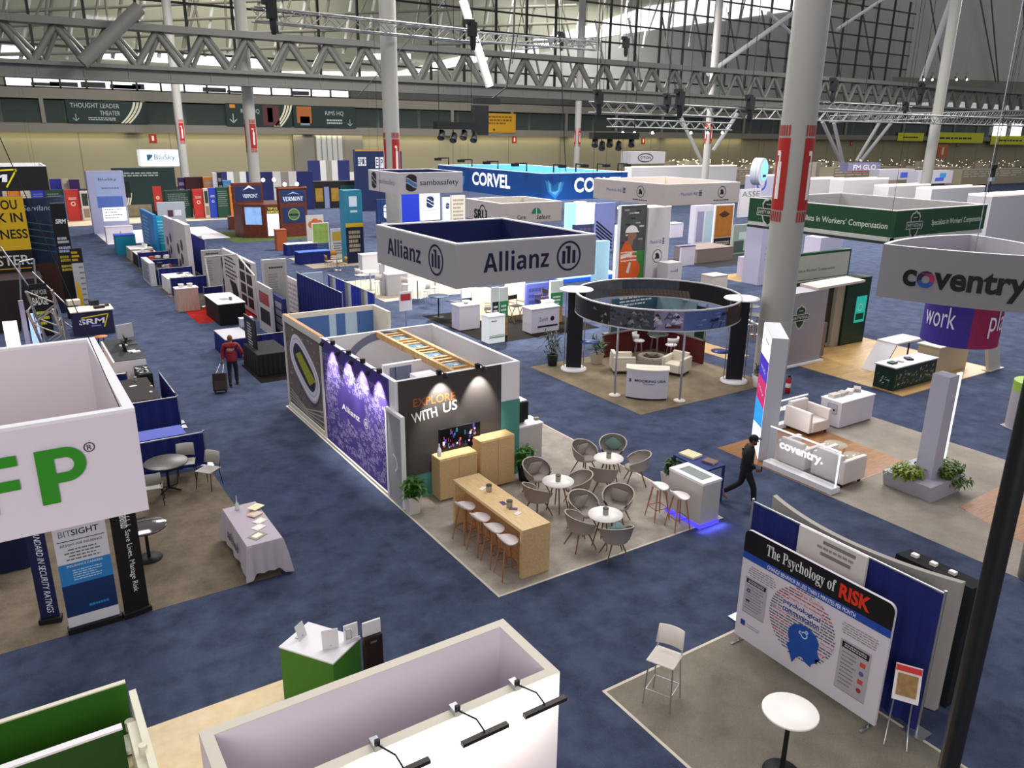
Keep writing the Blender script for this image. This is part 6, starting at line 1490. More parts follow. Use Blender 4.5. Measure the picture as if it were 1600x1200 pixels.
shield(pn, m, Ls*.16, hh*.45, hh*1.25); pn.text(m, 'Specialists in Workers\u2019 Compensation', Ls*.33, hh*.22, Ls*.63, hh*.3, 'd6dccf', .006, bold=.01)
pn = Pan((x0, y0, zb), (1, 0, 0)); Lx = x1-x0; shield(pn, m, Lx*.2, hh*.42, hh*1.1); pn.text(m, 'Specialists in Workers\u2019 Compensation', Lx*.38, hh*.28, Lx*.58, hh*.28, 'd6dccf', .006, bold=.01)
m.build('lettering', t, world=1)
m = MB(); m.box(x0+.02, x0+.12, y0+.02, y1-.02, zb-.16, zb-.02, 'c9cbc4'); m.box(x0+.02, x1-.02, y0+.02, y0+.12, zb-.16, zb-.02, 'c9cbc4'); m.box(x0, x0+.1, y0, y1, zb-.26, zb-.16, '2e3630'); m.build('lower_trim', t, world=1)
cables(t, [(x1-.1, y0+.1, zt), (x0+.1, y1-.1, zt)], ztop=22)
# grey tower, canopy, kiosk
a = P(1280, 563); GT = M('grey_tower_laminate', '99939a', .5, vary=.03)
t = thing('logo_tower', 'grey block tower with a dark shield logo beside the big column', 'tower', (a.x, a.y, 0)); zt_ = ZAT(a, 452)
xw = PY(1225, 560, a.y).x
m = MB(); m.box(xw, a.x, a.y, a.y+.9, .06, zt_, GT); m.box(xw-.1, a.x+.08, a.y-.15, a.y+.95, 0, .06, WHITE); m.box(a.x, a.x+.5, a.y+.2, a.y+.9, .06, zt_*.5, M('tower_brown_grey', '7d6f68', .5)); m.build('body', t, world=1)
m = MB(); pn = Pan((xw, a.y, 0), (1, 0, 0)); u = PY(1251, 490, a.y).x-xw; shield(pn, m, u, zt_*.67, 1.0); m.build('emblem', t, world=1)
c1, c2, c3 = P(1250, 446, zt_+.03), P(1279, 453, zt_+.03), P(1352, 440, zt_+.03)
t = thing('flat_canopy', 'flat pale canopy roof resting on the grey logo tower', 'canopy', (c2.x, c2.y, zt_))
c4 = c1+(c3-c2); m = MB(); m.prism([(v.x, v.y) for v in (c2, c3, c4, c1)], zt_+.013, zt_+.1, M('canopy_pale', 'c9bdb4', .5)); m.build('roof', t, world=1)
a = P(1312, 541); b = P(1346, 536); t = thing('green_kiosk', 'tall dark green kiosk with a glowing teal screen under the canopy', 'kiosk', (a.x, a.y, 0)); zk = zt_-.01
KG = M('kiosk_green', '16321f', .5, vary=.1); x0, x1 = a.x, PY(1348, 530, a.y).x
m = MB(); m.box(x0, x1, a.y, a.y+.7, 0, zk, KG); m.box(x0-.55, x0-.02, a.y+.1, a.y+.25, 0, zk, M('kiosk_post', '9d978c', .5)); m.box(x0-.85, x0-.65, a.y+.25, a.y+.45, 0, zk, M('kiosk_brown', '3a2a20', .5)); m.build('body', t, world=1)
m = MB(); pn = Pan((x0, a.y, 0), (1, 0, 0)); w = x1-x0
pn.rect(m, w*.45, zk*.32, w*.9, zk*.72, M('teal_screen', '1f9a8c', .3, emit=.8, vary=.3), .006); pn.rect(m, w*.5, zk*.36, w*.85, zk*.46, M('teal_dark', '0d4a3c', .4), .008); pn.ring(m, w*.66, zk*.55, w*.1, .03, 'd8f0e8', .008); m.build('screen', t, world=1)
m = MB(); pn2 = Pan((x1+.0, a.y, 0), (0, 1, 0)); greek(pn2, m, .1, zk*.25, .35, zk*.8, 9, 'c9d4cc', .006, 4, .6); m.build('lettering', t, world=1)
m = MB(); y_ = a.y+2.2; m.box(x0-1.2, x0+3.2, y_, y_+.2, 0, 3.6, SGN); pn = Pan((x0-1.2, y_, 0), (1, 0, 0)); pn.rect(m, .1, 2.45, 4.3, 3.5, 'b9bab0'); pn.rect(m, .1, 2.35, 4.3, 2.42, 'c9cbc4'); pn.text(m, 'Specialists in Workers\u2019 Compensation', .3, 2.75, 3, .16, INK, .006); pn.rect(m, -.02, 0, .08, 3.6, BLACK, .008); m.build('green_back_wall', label='tall green back wall with a pale strip of small lettering under the green sign', cat='booth wall')
# slanted desks
def slant_desk(p, w, d, h, lean, label, flip=1, rz=0):
    t = thing('slanted_desk', label, 'desk', (p.x, p.y, 0), rz, 'white desks on slanted slab legs')
    m = MB(); m.ext([(-w/2-lean, 0, 0), (-w/2-lean+.08, 0, 0), (-w/2+.08, 0, h-.06), (-w/2, 0, h-.06)], (0, d, 0), WHITE); m.build('slab_leg', t)
    m = MB(); m.box(-w/2, w/2, 0, d, h-.06, h, WHITE); m.build('tabletop', t)
    m = MB(); m.tube([(w/2-.15, d/2, 0), (w/2-.15, d/2, h-.06)], .03, BLACK, 8); m.build('post', t)
p = P(1393, 580); slant_desk(p+Vector((.9, 0, 0)), 1.7, .8, 1.05, .75, 'white desk on a slanted slab leg behind the leaf print counter')
p = P(1508, 575); t = thing('beige_counter', 'beige box counter below the purple drum', 'counter', (p.x, p.y, 0)); m = MB(); m.box(-2.1, 0, 0, .8, 0, 1.05, M('beige_laminate', 'b9a98e', .5)); m.build('body', t); m = MB(); m.box(-2.15, .05, -.05, .85, 1.05, 1.09, M('cream_wall_edge')); m.build('countertop', t)
p = P(1545, 580); t = thing('slanted_slab', 'white slanted slab standing right of the beige counter', 'slab', (p.x, p.y, 0)); m = MB(); m.ext([(0, 0, 0), (.85, 0, 0), (.35, 0, 1.15), (-.5, 0, 1.15)], (0, .12, 0), M('slab_cream', 'c9c2b4', .5)); m.build('panel', t); m = MB(); m.box(-.1, .95, -.1, .22, 0, .02, M('slab_cream')); m.build('foot', t)
F_, L_, Rr = P(1394, 612), P(1391, 603), P(1455, 600)
t = thing('leaf_print_counter', 'counter wrapped in dark green and white leaf print near the flooring edge', 'counter', (F_.x, F_.y, 0)); x0, x1 = F_.x, F_.x+2.1; y0 = F_.y; h = ZAT(F_, 577)
x1 = PY(1458, 598, y0).x
m = MB(); m.box(x0, x1, y0, y0+.75, 0, h, M('leaf_print_dark', '1c3226', .5, vary=.3, scale=6)); rg = random.Random(31)
for Pn, Lw_ in ((Pan((x0, y0, 0), (1, 0, 0)), x1-x0), (Pan((x0, y0+.75, 0), (0, -1, 0)), .75)):
    for k in range(int(Lw_*26)):
        u, v = rg.uniform(.02, Lw_-.2), rg.uniform(.05, h-.2); a = rg.uniform(.3, 1.2); l_ = rg.uniform(.06, .18)
        Pn.poly(m, [(u, v), (u+l_*math.cos(a)*.6+.02, v+l_*math.sin(a)*.4), (u+l_*math.cos(a), v+l_*math.sin(a)), (u+l_*math.cos(a)*.4-.02, v+l_*math.sin(a)*.6)], rg.choice(['b9c2b4', '7f9080', '3c5a44', '9aa898']), .004+k*.00002)
m.build('body', t, world=1)
m = MB(); m.box(x0-.04, x1+.04, y0-.04, y0+.8, h, h+.04, M('cabinet_white')); m.build('countertop', t, world=1)
for k in range(3): m = MB(); m.obox((0, 0, .03), (.3, .22, .06), .5*k, ('2f4f3c', 'd9d4cc', '3a3a44')[k]); m.build('gift_box', label=('dark green', 'white', 'dark grey')[k]+' small box on top of the leaf print counter', cat='box', group='boxes on the leaf print counter').location = (x0+.4+k*.5, y0+.4, h+.04)
# neighbouring edge stand, far right
p = P(1600, 664); m = MB(); m.prism([(P(1562, 663).x, P(1562, 663).y), (P(1620, 690).x, P(1620, 690).y), (P(1680, 668).x, P(1680, 668).y), (P(1620, 650).x, P(1620, 650).y)], .001, .005, M('pale_corner_carpet', 'a9a09c', .9)); m.build('corner_carpet', label='pale carpet corner at the right edge beneath the round grey stand', cat='carpet')
p = P(1606, 668); m = MB(); m.lathe((0, 0, 0), [(.62, 0), (.62, 1.15)], M('round_stand_grey', 'a09aa0', .5), 28); m.lathe((0, 0, 1.15), [(.62, 0), (.62, .3)], M('lime_band', '8fae4a', .5), 28); m.build('round_stand', label='round grey stand with a lime green band at the right edge', cat='stand').location = (p.x, p.y, 0)
p = P(1612, 905); m = MB(); m.lathe((0, 0, 0), [(.25, 0), (.27, .7), (.24, .72)], M('bin_grey', '6f6d6c', .4, metal=.5), 20); m.build('waste_bin', label='grey cylindrical bin at the right edge by the plank floor', cat='bin').location = (p.x, p.y, 0)
# extinguisher at the foot of the column
p = P(1230, 614); t = thing('fire_extinguisher', 'red fire extinguisher at the foot of the massive column', 'extinguisher', (p.x, p.y, 0))
m = MB(); m.lathe((0, 0, 0), [(.08, 0), (.09, .03), (.09, .45), (.04, .53), (.03, .56)], M('extinguisher_red', 'a01a18', .4), 14); m.build('cylinder_body', t)
m = MB(); m.box(-.03, .07, -.02, .02, .56, .62, BLACK); m.tube([(.05, 0, .58), (.12, 0, .5), (.11, 0, .2)], .015, BLACK, 6); m.build('hose', t)
m = MB(); m.lathe((0, 0, .2), [(.092, 0), (.092, .15)], 'e4e0dc', 14); m.build('label_band', t)
# ================================================================ people
def skin(name, verts, edges, rad, mat, parent, sub=2, root=0):
    me = bpy.data.meshes.new(name); me.from_pydata(verts, edges, []); o = bpy.data.objects.new(name, me); COL.objects.link(o)
    sm = o.modifiers.new('skin', 'SKIN'); sm.use_smooth_shade = True
    if not me.skin_vertices: 
        bpy.context.view_layer.objects.active = o
    sv = me.skin_vertices[0].data if me.skin_vertices else None
    for i, r_ in enumerate(rad):
        sv[i].radius = r_ if isinstance(r_, tuple) else (r_, r_)
    sv[root].use_root = True
    s = o.modifiers.new('sub', 'SUBSURF'); s.levels = sub; s.render_levels = sub
    dg = bpy.context.evaluated_depsgraph_get(); m2 = bpy.data.meshes.new_from_object(o.evaluated_get(dg)); m2.name = name
    m2.materials.clear(); m2.materials.append(mat)
    for p_ in m2.polygons: p_.use_smooth = True
    bpy.data.objects.remove(o); bpy.data.meshes.remove(me)
    o = bpy.data.objects.new(name, m2); COL.objects.link(o)
    if parent is not None: o.parent = parent
    return o
def hand(m, w, d, up, skinm, s=1, side=1):
    'palm, four bent fingers and a thumb from the wrist w along d'
    d = Vector(d).normalized(); up = Vector(up); lat = d.cross(up).normalized(); nrm = lat.cross(d)
    w = Vector(w); mt = Matrix((d, lat, nrm)).transposed(); m.ell(w+d*.05, (.055*s, .042*s, .017*s), skinm, 10, 6, mt)
    for k, (o, L) in enumerate(((-.03, .065), (-.01, .078), (.01, .074), (.03, .058))):
        b = w+d*.085+lat*o; m.tube([b, b+d*L*.45-nrm*.006, b+d*L*.75-nrm*.022, b+d*L*.85-nrm*.045], [.0095, .009, .0085, .006], skinm, 6)
    b = w+d*.03+lat*side*.038; m.tube([b, b+d*.03+lat*side*.022-nrm*.008, b+d*.058+lat*side*.02-nrm*.02], [.012, .011, .007], skinm, 6)
SKD = M('skin_brown', '7a5138', .55, vary=.05); SKL = M('skin_tan', '9c6b4c', .55, vary=.05)
def person(loc, rz, label, pose, mats, cap=None, hair=None, beard=False, bulk=.2):
    'local frame: facing +x, left is +y'
    sk, top, leg, shoe = mats
    t = thing('person', label, 'person', loc, rz)
    P_ = pose; V = [P_['pel'], P_['wai'], P_['che'], P_['nck'], P_['hd']]; Ed = [(0, 1), (1, 2), (2, 3), (3, 4)]; Rd = [.1, .09, .1, .055, .06]
    for s in 'LR':
        b = len(V); V += [P_['sh'+s], P_['el'+s], P_['wr'+s]]; Ed += [(2, b), (b, b+1), (b+1, b+2)]; Rd += [.066, .043, .028]
        b = len(V); V += [P_['hip'+s], P_['kn'+s], P_['an'+s]]; Ed += [(0, b), (b, b+1), (b+1, b+2)]; Rd += [.085, .058, .04]
    body = skin('body', V, Ed, Rd, sk, t)
    # head and hands join the body mesh
    m = MB(); hd = Vector(P_['hd']); f = Vector((math.cos(P_.get('turn', 0)), math.sin(P_.get('turn', 0)), -.08)).normalized(); l = Vector((0, 0, 1)).cross(f).normalized(); u = f.cross(l); mt = Matrix((f, l, u)).transposed()
    c = hd+u*.06; m.ell(c, (.098, .076, .118), sk, 16, 10, mt); m.ell(c+f*.03-u*.06, (.062, .052, .06), sk, 12, 8, mt)
    m.tube([c+f*.09+u*.02, c+f*.118-u*.02, c+f*.095-u*.028], [.008, .015, .006], sk, 6)
    for s in (1, -1): m.ell(c+l*s*.077-u*.005, (.02, .01, .03), sk, 8, 6, mt); m.ell(c+f*.083+l*s*.032+u*.018, (.012, .014, .008), 'efeae4', 8, 5, mt); m.ell(c+f*.092+l*s*.032+u*.018, (.005, .007, .006), '1a1410', 6, 4, mt)
    m.ell(c+f*.085-u*.058, (.012, .024, .007), '6a3830', 8, 5, mt)
    for s, sg in (('L', 1), ('R', -1)):
        w = Vector(P_['wr'+s]); d = w-Vector(P_['el'+s]); hand(m, w, P_.get('hd'+s, d), (0, sg, .2), sk, 1, 1 if sg < 0 else -1)
    o2 = m.build('head_tmp'); bm = bmesh.new(); bm.from_mesh(body.data); n0 = len(bm.faces); bm.from_mesh(o2.data); bm.faces.ensure_lookup_table()
    for i in range(n0, len(bm.faces)): pass
    mats2 = [sk]+[mm for mm in o2.data.materials]
    for i in range(n0, len(bm.faces)): bm.faces[i].material_index += 1
    bm.to_mesh(body.data); bm.free(); body.data.materials.clear()
    for mm in mats2: body.data.materials.append(mm)
    bpy.data.objects.remove(o2)
    # jacket, trousers, shoes
    V = [P_['wai'], P_['che'], Vector(P_['nck'])-Vector((0, 0, .02)), Vector(P_['pel'])+Vector((0, 0, -.1))]; Ed = [(0, 1), (1, 2), (0, 3)]; Rd = [(bulk, bulk*.82), (bulk*1.12, bulk*.85), (.085, .085), (bulk, bulk*.86)]
    for s in 'LR':
        b = len(V); w = Vector(P_['el'+s]).lerp(Vector(P_['wr'+s]), .93); V += [P_['sh'+s], P_['el'+s], w]; Ed += [(1, b), (b, b+1), (b+1, b+2)]; Rd += [.1, .074, .052]
    j = skin('jacket', V, Ed, Rd, top, t)
    V = [Vector(P_['pel'])+Vector((0, 0, .03)), Vector(P_['pel'])+Vector((0, 0, -.06))]; Ed = [(0, 1)]; Rd = [(.165, .14), (.16, .14)]
    for s in 'LR':
        b = len(V); V += [P_['hip'+s], P_['kn'+s], P_['an'+s]]; Ed += [(1, b), (b, b+1), (b+1, b+2)]; Rd += [.105, .076, .062]
    skin('trousers', V, Ed, Rd, leg, t)
    for s in 'LR':
        a = Vector(P_['an'+s]); fd = Vector(P_.get('ft'+s, (1, 0, 0))).normalized(); m = MB(); lt = Vector((0, 0, 1)).cross(fd).normalized(); mt2 = Matrix((fd, lt, fd.cross(lt))).transposed()
        m.ell(a+fd*.07-fd.cross(lt)*.045, (.145, .052, .045), shoe, 14, 8, mt2); m.ell(a-fd.cross(lt)*.01, (.06, .05, .06), shoe, 12, 8, mt2); m.build('shoe', t)
    if hair:
        m = MB(); m.ell(c-f*.012+u*.02, (.104, .084, .112), hair, 16, 10, mt)
        if beard: m.ell(c+f*.04-u*.085, (.056, .056, .045), hair, 12, 8, mt)
        m.build('hair', t)
    if cap:
        m = MB(); m.ell(c+u*.05, (.11, .088, .09), cap, 16, 8, mt); pts = [c+u*.06+f*.06+l*.075, c+u*.055+f*.16+l*.06, c+u*.05+f*.19, c+u*.055+f*.16-l*.06, c+u*.06+f*.06-l*.075]; m.ext(pts, u*.012, cap); m.build('cap', t)
    return t
PJ = M('black_jacket_cloth', '17171a', .8, vary=.15, scale=10); PT = M('charcoal_trouser_cloth', '1f1f24', .85, vary=.1)
walk = dict(pel=(0, 0, .95), wai=(.01, 0, 1.12), che=(.03, 0, 1.34), nck=(.05, 0, 1.5), hd=(.09, 0, 1.58), shL=(.03, .19, 1.42), elL=(-.06, .25, 1.15), wrL=(.08, .22, .93), shR=(.03, -.19, 1.42), elR=(.0, -.24, 1.14), wrR=(.2, -.2, 1.0),
            hipL=(-.02, .09, .88), knL=(-.08, .1, .5), anL=(-.46, .1, .22), hipR=(.02, -.09, .88), knR=(.2, -.1, .49), anR=(.24, -.1, .09), ftL=(.75, 0, -.65), ftR=(1, 0, 0), turn=-.2)
pm = P(1168, 788)
d_ = Vector((_r.x, _r.y, 0)); rzw = math.atan2(d_.y, d_.x)-R(12)
pp_ = person((pm.x-.12*math.cos(rzw), pm.y-.12*math.sin(rzw), 0), rzw, 'person in black jacket and cap walking past the white counter', walk, (SKD, PJ, PT, M('beige_shoe', '9a7a66', .6)), cap=BLACK, hair=M('black_hair', '121010', .8), beard=True)
m = MB(); m.box(.3, .33, -.22, -.18, .96, 1.08, M('phone_case', '1c1c22', .3)); m.build('phone', label='dark phone in the right hand of the person walking in black', cat='phone'); ph = bpy.data.objects['phone']; ph.location = pp_.location; ph.rotation_euler = pp_.rotation_euler
RJ = M('maroon_sweatshirt', '7d1f28', .85, vary=.1, scale=10)
back = dict(pel=(0, 0, .95), wai=(0, 0, 1.12), che=(.02, 0, 1.34), nck=(.03, 0, 1.5), hd=(.06, 0, 1.57), shL=(.02, .2, 1.42), elL=(.0, .28, 1.16), wrL=(-.13, .27, .93), shR=(.02, -.2, 1.42), elR=(-.05, -.33, 1.2), wrR=(.14, -.36, 1.04),
            hipL=(-.02, .09, .88), knL=(-.02, .1, .5), anL=(-.22, .1, .13), hipR=(.02, -.09, .88), knR=(.12, -.1, .49), anR=(.1, -.1, .09), ftL=(.9, 0, -.35), ftR=(1, 0, 0))
pm = P(366, 602); rz2 = R(92)-R(20)
pr_ = person((pm.x, pm.y, 0), rz2, 'person seen from behind in a maroon sweatshirt pulling a suitcase', back, (SKL, RJ, M('dark_trouser_cloth', '22242c', .85), BLACK), hair=M('reddish_hair', '7a4a30', .8), bulk=.23)
jk = [c for c in pr_.children if c.name.startswith('jacket')][0]
m = MB(); pn = Pan((-.19, .12, 1.3), (0, -1, 0)); pn.text(m, 'Adams', 0, 0, .24, .08, 'd8d4d0', .03, slant=.3); pn.rect(m, .02, -.03, .2, -.015, 'd8d4d0', .03); m.build('back_print', pr_)
wl = Matrix.Translation(pr_.location) @ Matrix.Rotation(rz2, 4, 'Z') @ Vector((-.22, .3, .9))
sc_ = P(345, 614); t = thing('suitcase', 'dark brown wheeled suitcase pulled by the person in maroon', 'suitcase', (sc_.x, sc_.y, 0), rz2)
SU = M('dark_brown_canvas', '2e2623', .7, vary=.1)
m = MB(); mt = Matrix.Rotation(R(14), 3, 'Y'); m.obox(mt @ Vector((0, 0, .36)), (.26, .44, .6), 0, SU, mt); m.build('case_body', t, bevel=.03)
m = MB(); m.obox(mt @ Vector((-.14, 0, .25)), (.04, .36, .3), 0, M('brown_pocket', '3d322d', .7), mt); m.build('pocket', t, bevel=.01)
inv = (Matrix.Translation(t.location) @ Matrix.Rotation(rz2, 4, 'Z')).inverted(); g = inv @ wl
m = MB(); top = mt @ Vector((.08, 0, .66))
for s_ in (-.1, .1): m.tube([top+Vector((0, s_, 0)), g+Vector((0, s_*.6, -.04))], .011, CHROME, 6)
m.tube([g+Vector((0, -.08, -.04)), g+Vector((0, .08, -.04))], .015, BLACK, 6); m.build('pull_handle', t)
for s_ in (-.17, .17): m = MB(); m.tube([(.04, s_-.02, .035), (.04, s_+.02, .035)], .035, BLACK, 12); m.build('wheel', t)
# ================================================================ booths farther back
def bp(name, label, px0, px1, py0, pyb, th, mat, draw=None, cat='panel', group=None):
    'upright board facing the near side, standing at pixel row pyb'
    Y = P(px0, pyb).y; a = P(px0, pyb); h = ZAT(a, py0); w = PY(px1, pyb, Y).x-a.x
    t = thing(name, label, cat, (a.x, Y, 0), 0, group); m = MB(); m.box(0, w, 0, th, 0, h, mat); m.build('board', t)
    if draw: m = MB(); draw(Pan((0, 0, 0), (1, 0, 0)), m, w, h); m.build('print', t)
    return t
def sp(name, label, n, f, pyt, th, mat, draw=None, cat='panel', group=None):
    'upright board facing left: near and far base pixels, top row above the near base'
    a, b = P(*n), P(*f); h = ZAT(a, pyt); L = b.y-a.y
    t = thing(name, label, cat, (a.x, a.y, 0), 0, group); m = MB(); m.box(0, th, 0, L, 0, h, mat); m.build('board', t)
    if draw: m = MB(); draw(Pan((0, L, 0), (0, -1, 0)), m, L, h); m.build('print', t)
    return t
def blk(name, label, px, pyb, w, d, h, mat, cat, top=None, group=None, z=0, draw=None, part='body'):
    p = P(px, pyb, z); t = thing(name, label, cat, (p.x, p.y, z), 0, group); m = MB(); m.box(0, w, 0, d, 0, h-.04, mat); m.build(part, t)
    m = MB(); m.box(-.02, w+.02, -.02, d+.02, h-.04, h, top or mat); m.build('top', t)
    if draw: m = MB(); draw(Pan((0, 0, 0), (1, 0, 0)), m, w, h); m.build('print', t)
    return t
def gk(c, seed=1, rows=6, u0=.1, v0=.1, u1=.9, v1=.9, fill=.5):
    return lambda pn, m, w, h: greek(pn, m, w*u0, h*v0, w*u1, h*v1, rows, M('ink'+c, c, .6, vary=0), .006, seed, fill)
def hang(label, c, top, l, r, zb, outer, inner, draw=None, wires=True, cat='hanging sign', th=.12):
    a = P(*c, zb); zt = ZAT(a, top); x1 = PY(r[0], r[1], a.y).x; y1 = PX(l[0], l[1], a.x).y
    t = box_sign('hanging_box_sign', label, a.x, x1, a.y, y1, zb, zt, outer, inner, th)
    if draw: m = MB(); draw(m, Pan((a.x, a.y, zb), (1, 0, 0)), x1-a.x, Pan((a.x, y1, zb), (0, -1, 0)), y1-a.y, zt-zb); m.build('lettering', t, world=1)
    if wires: cables(t, [(a.x+.1, y1-.1, zt), (x1-.1, a.y+.1, zt)], ztop=22)
    return t
# --- the big lounge island's own hanging sign
ASG = M('sign_silver_fabric', 'a6a3a6', .8, vary=.02); NVI = M('navy_sign_lining', '141e52', .7, vary=.12)
NVK = M('logo_navy', '161a3c', .5, vary=0)
def bold_all(t_): return ''.join(chr(0x1D5D4+ord(ch)-65) if 'A' <= ch <= 'Z' else (chr(0x1D5EE+ord(ch)-97) if 'a' <= ch <= 'z' else ch) for ch in t_)
def eagle(pn, m, u, v, r_, mt):
    pn.ring(m, u, v, r_, r_*.14, mt, .008)
    for k, hh in ((-1, .36), (0, .62), (1, .36)): pn.rect(m, u+k*r_*.42-r_*.13, v-r_*.5, u+k*r_*.42+r_*.13, v+r_*hh, mt, .008)
    pn.rect(m, u-r_*.28, v+r_*.5, u+r_*.13, v+r_*.66, mt, .009)
def dA(m, pf, w, ps, L, h):
    pf.text(m, bold_all('Allianz'), w*.18, h*.30, w*.46, h*.46, NVK, .008); eagle(pf, m, w*.79, h*.52, h*.36, NVK)
    ps.text(m, bold_all('Allianz'), L*.16, h*.32, L*.44, h*.44, NVK, .008); eagle(ps, m, L*.78, h*.52, h*.36, NVK)
hang('silver hanging box sign with navy lining and big dark navy lettering', (712.5, 452), 381, (587.5, 350), (932, 363), 5.05, ASG, NVI, dA)
# --- S logo booth sign
def ess(pn, m, u, v, r_, c1, c2=None):
    N = 14; us = [-.72+1.44*i/N for i in range(N+1)]; mid = lambda a: .30*math.cos(math.pi*(a+.72)/1.44); cir = lambda a: math.sqrt(1-a*a)
    for lo, hi, c in ((lambda a: mid(a)+.34, lambda a: max(cir(a), mid(a)+.34), c1), (lambda a: mid(a)-.22, lambda a: mid(a)+.22, c2 or c1), (lambda a: min(-cir(a), mid(a)-.34), lambda a: mid(a)-.34, c1)):
        for a, b in zip(us, us[1:]): pn.poly(m, [(u+a*r_, v+lo(a)*r_), (u+b*r_, v+lo(b)*r_), (u+b*r_, v+hi(b)*r_), (u+a*r_, v+hi(a)*r_)], c, .008)
def dS(m, pf, w, ps, L, h):
    ess(pf, m, w*.2, h*.52, h*.4, INK, M('logo_steel_blue', '3f6a98', .5, vary=0)); pf.text(m, 'sambasafety', w*.33, h*.32, w*.6, h*.34, 'ink3a3a4a' if False else INK, .008)
    ess(ps, m, L*.2, h*.52, h*.4, INK); ps.text(m, 'sambasafety', L*.36, h*.34, L*.55, h*.3, GI, .008)
hang('pale hanging box sign with striped S logo', (622, 304), 270, (575, 262), (723, 268), 5.0, ASG, NVI, dS)
# booth below it
for i, (a, b, c, d, mat, ink, l) in enumerate(((591, 626, 312, 372, 'navy_lightbox', 'f2f4fa', 'navy panel with a white S logo, front left below the round S sign'), (657, 688, 303, 345, 'white_lightbox', '26365c', 'lit white panel with a dark S logo below the right of the round S sign'), (693, 706, 309, 350, 'white_lightbox', '26365c', 'slim lit white panel with S logo left of the cream sign'))):
    mt = M(mat, dict(navy_lightbox='1c3560', white_lightbox='e9ecf4')[mat], .4, emit=.25 if i else .1, vary=.05)
    bp('logo_lightbox', l, a, b, c, d, .3, mt, lambda pn, m, w, h, ink=ink: (ess(pn, m, w*.5, h*.68, min(w*.3, h*.22), M('s'+ink, ink, .5, vary=0)), pn.text(m, 'sambasafety', w*.15, h*.36, w*.7, h*.05, M('s'+ink), .008)), 'panel')
bp('blue_backdrop', 'bright blue backdrop between the S logo panels', 626, 656, 303, 352, .2, M('bright_blue_print', '2338b4', .5, emit=.05), None, 'backdrop')
bp('cream_partition', 'cream panel beside the slim S logo panel', 706, 727, 306, 350, .3, M('cream_board', 'd8d0c0', .6), gk('9a8f7a'), 'panel')
bp('booth_frame_wall', 'long low cream wall below the S logo panels', 600, 700, 350, 376, .1, M('cream_board'), None, 'wall panel')
# --- tall dark and teal tower
def dT(pn, m, w, h):
    pn.rect(m, 0, 0, w, h*.5, M('night_print', '161c38', .5, vary=.3)); pn.rect(m, 0, h*.5, w, h*.555, YEL, .005); pn.rect(m, w*.25, h*.78, w*.7, h*.92, 'd4e2ea', .006); pn.rect(m, w*.3, h*.7, w*.7, h*.73, 'c3d6e0', .006)
    greek(pn, m, w*.15, h*.15, w*.85, h*.46, 5, M('tower_script', 'a59a78', .5, vary=0), .006, 3, .7)
bp('product_tower', 'tall square tower, teal above a yellow band and dark script below', 543, 570, 298, 412, .9, M('teal_tower_print', '2f7f9a', .5, vary=.2, scale=2), dT, 'tower')
# --- CORVEL style blue sign: big blue ring wall
CBL = M('corporate_blue', '10488f', .5, emit=.06, vary=.12, scale=.4); CLI = M('cyan_sign_lining', '6ac0ea', .5, emit=.25)
def wave(pn, m, u, v, r_):
    for k, (a, c) in enumerate(((1, '2a78b8'), (.72, '5aa6cc'), (.45, '1b5f9c'))):
        pn.poly(m, [(u-r_*a, v+r_*.5), (u-r_*.2, v-r_*.1*a), (u+r_*a, v+r_*.3), (u+r_*.8*a, v-r_*.4), (u+r_*.1, v-r_*1.1*a), (u-r_*.7*a, v-r_*.5)][::-1], M('wave'+c, c, .5, emit=.1, vary=0), .006+k*.002)
def dC(m, pf, w, ps, L, h):
    WH = M('lit_sign_letter', 'f4f7fc', .4, emit=.45, vary=0)
    pf.text(m, 'CORVEL', w*.36, h*.26, w*.6, h*.56, WH, .03, bold=.03); wave(pf, m, w*.14, h*.55, h*.45)
    ps.text(m, 'CORVEL', L*.38, h*.3, L*.36, h*.54, WH, .03, bold=.03); wave(ps, m, L*.25, h*.5, h*.45)
cs = hang('vast bright blue hanging sign with white capital lettering and wave logo', (846, 314), 271, (684, 253), (981, 268), 4.3, CBL, CLI, dC, True)
a = P(846, 314, 4.3); zt = ZAT(a, 271); x1 = PY(981, 268, a.y).x; y1 = PX(684, 253, a.x).y
for k in range(8):
    f = (k % 4+.5)/4; q = (a.x, a.y+(y1-a.y)*f) if k < 4 else (a.x+(x1-a.x)*f, a.y)
    t = thing('arm_floodlight', ('nearest', 'second', 'third', 'farthest')[k % 4]+(' black arm lamp along the left edge of the bright blue sign' if k < 4 else ' black arm lamp along the right edge of the bright blue sign, from the corner'), 'floodlight', (*q, zt+.052), 0, 'arm lamps on the blue sign')
    dx, dy = (-.9, 0) if k < 4 else (0, -.9)
    m = MB(); m.tube([(0, 0, 0), (0, 0, .5), (dx, dy, .5)], .05, BLACK, 6); m.build('arm', t); m = MB(); m.box(dx-.22, dx+.22, dy-.15, dy+.15, .32, .5, BLACK); m.build('lamp_head', t)
spot('blue_sign_lamp', (a.x-1, a.y-1, 3.2), (a.x+4, a.y+3, 1), 700, 130, (.75, .9, 1))
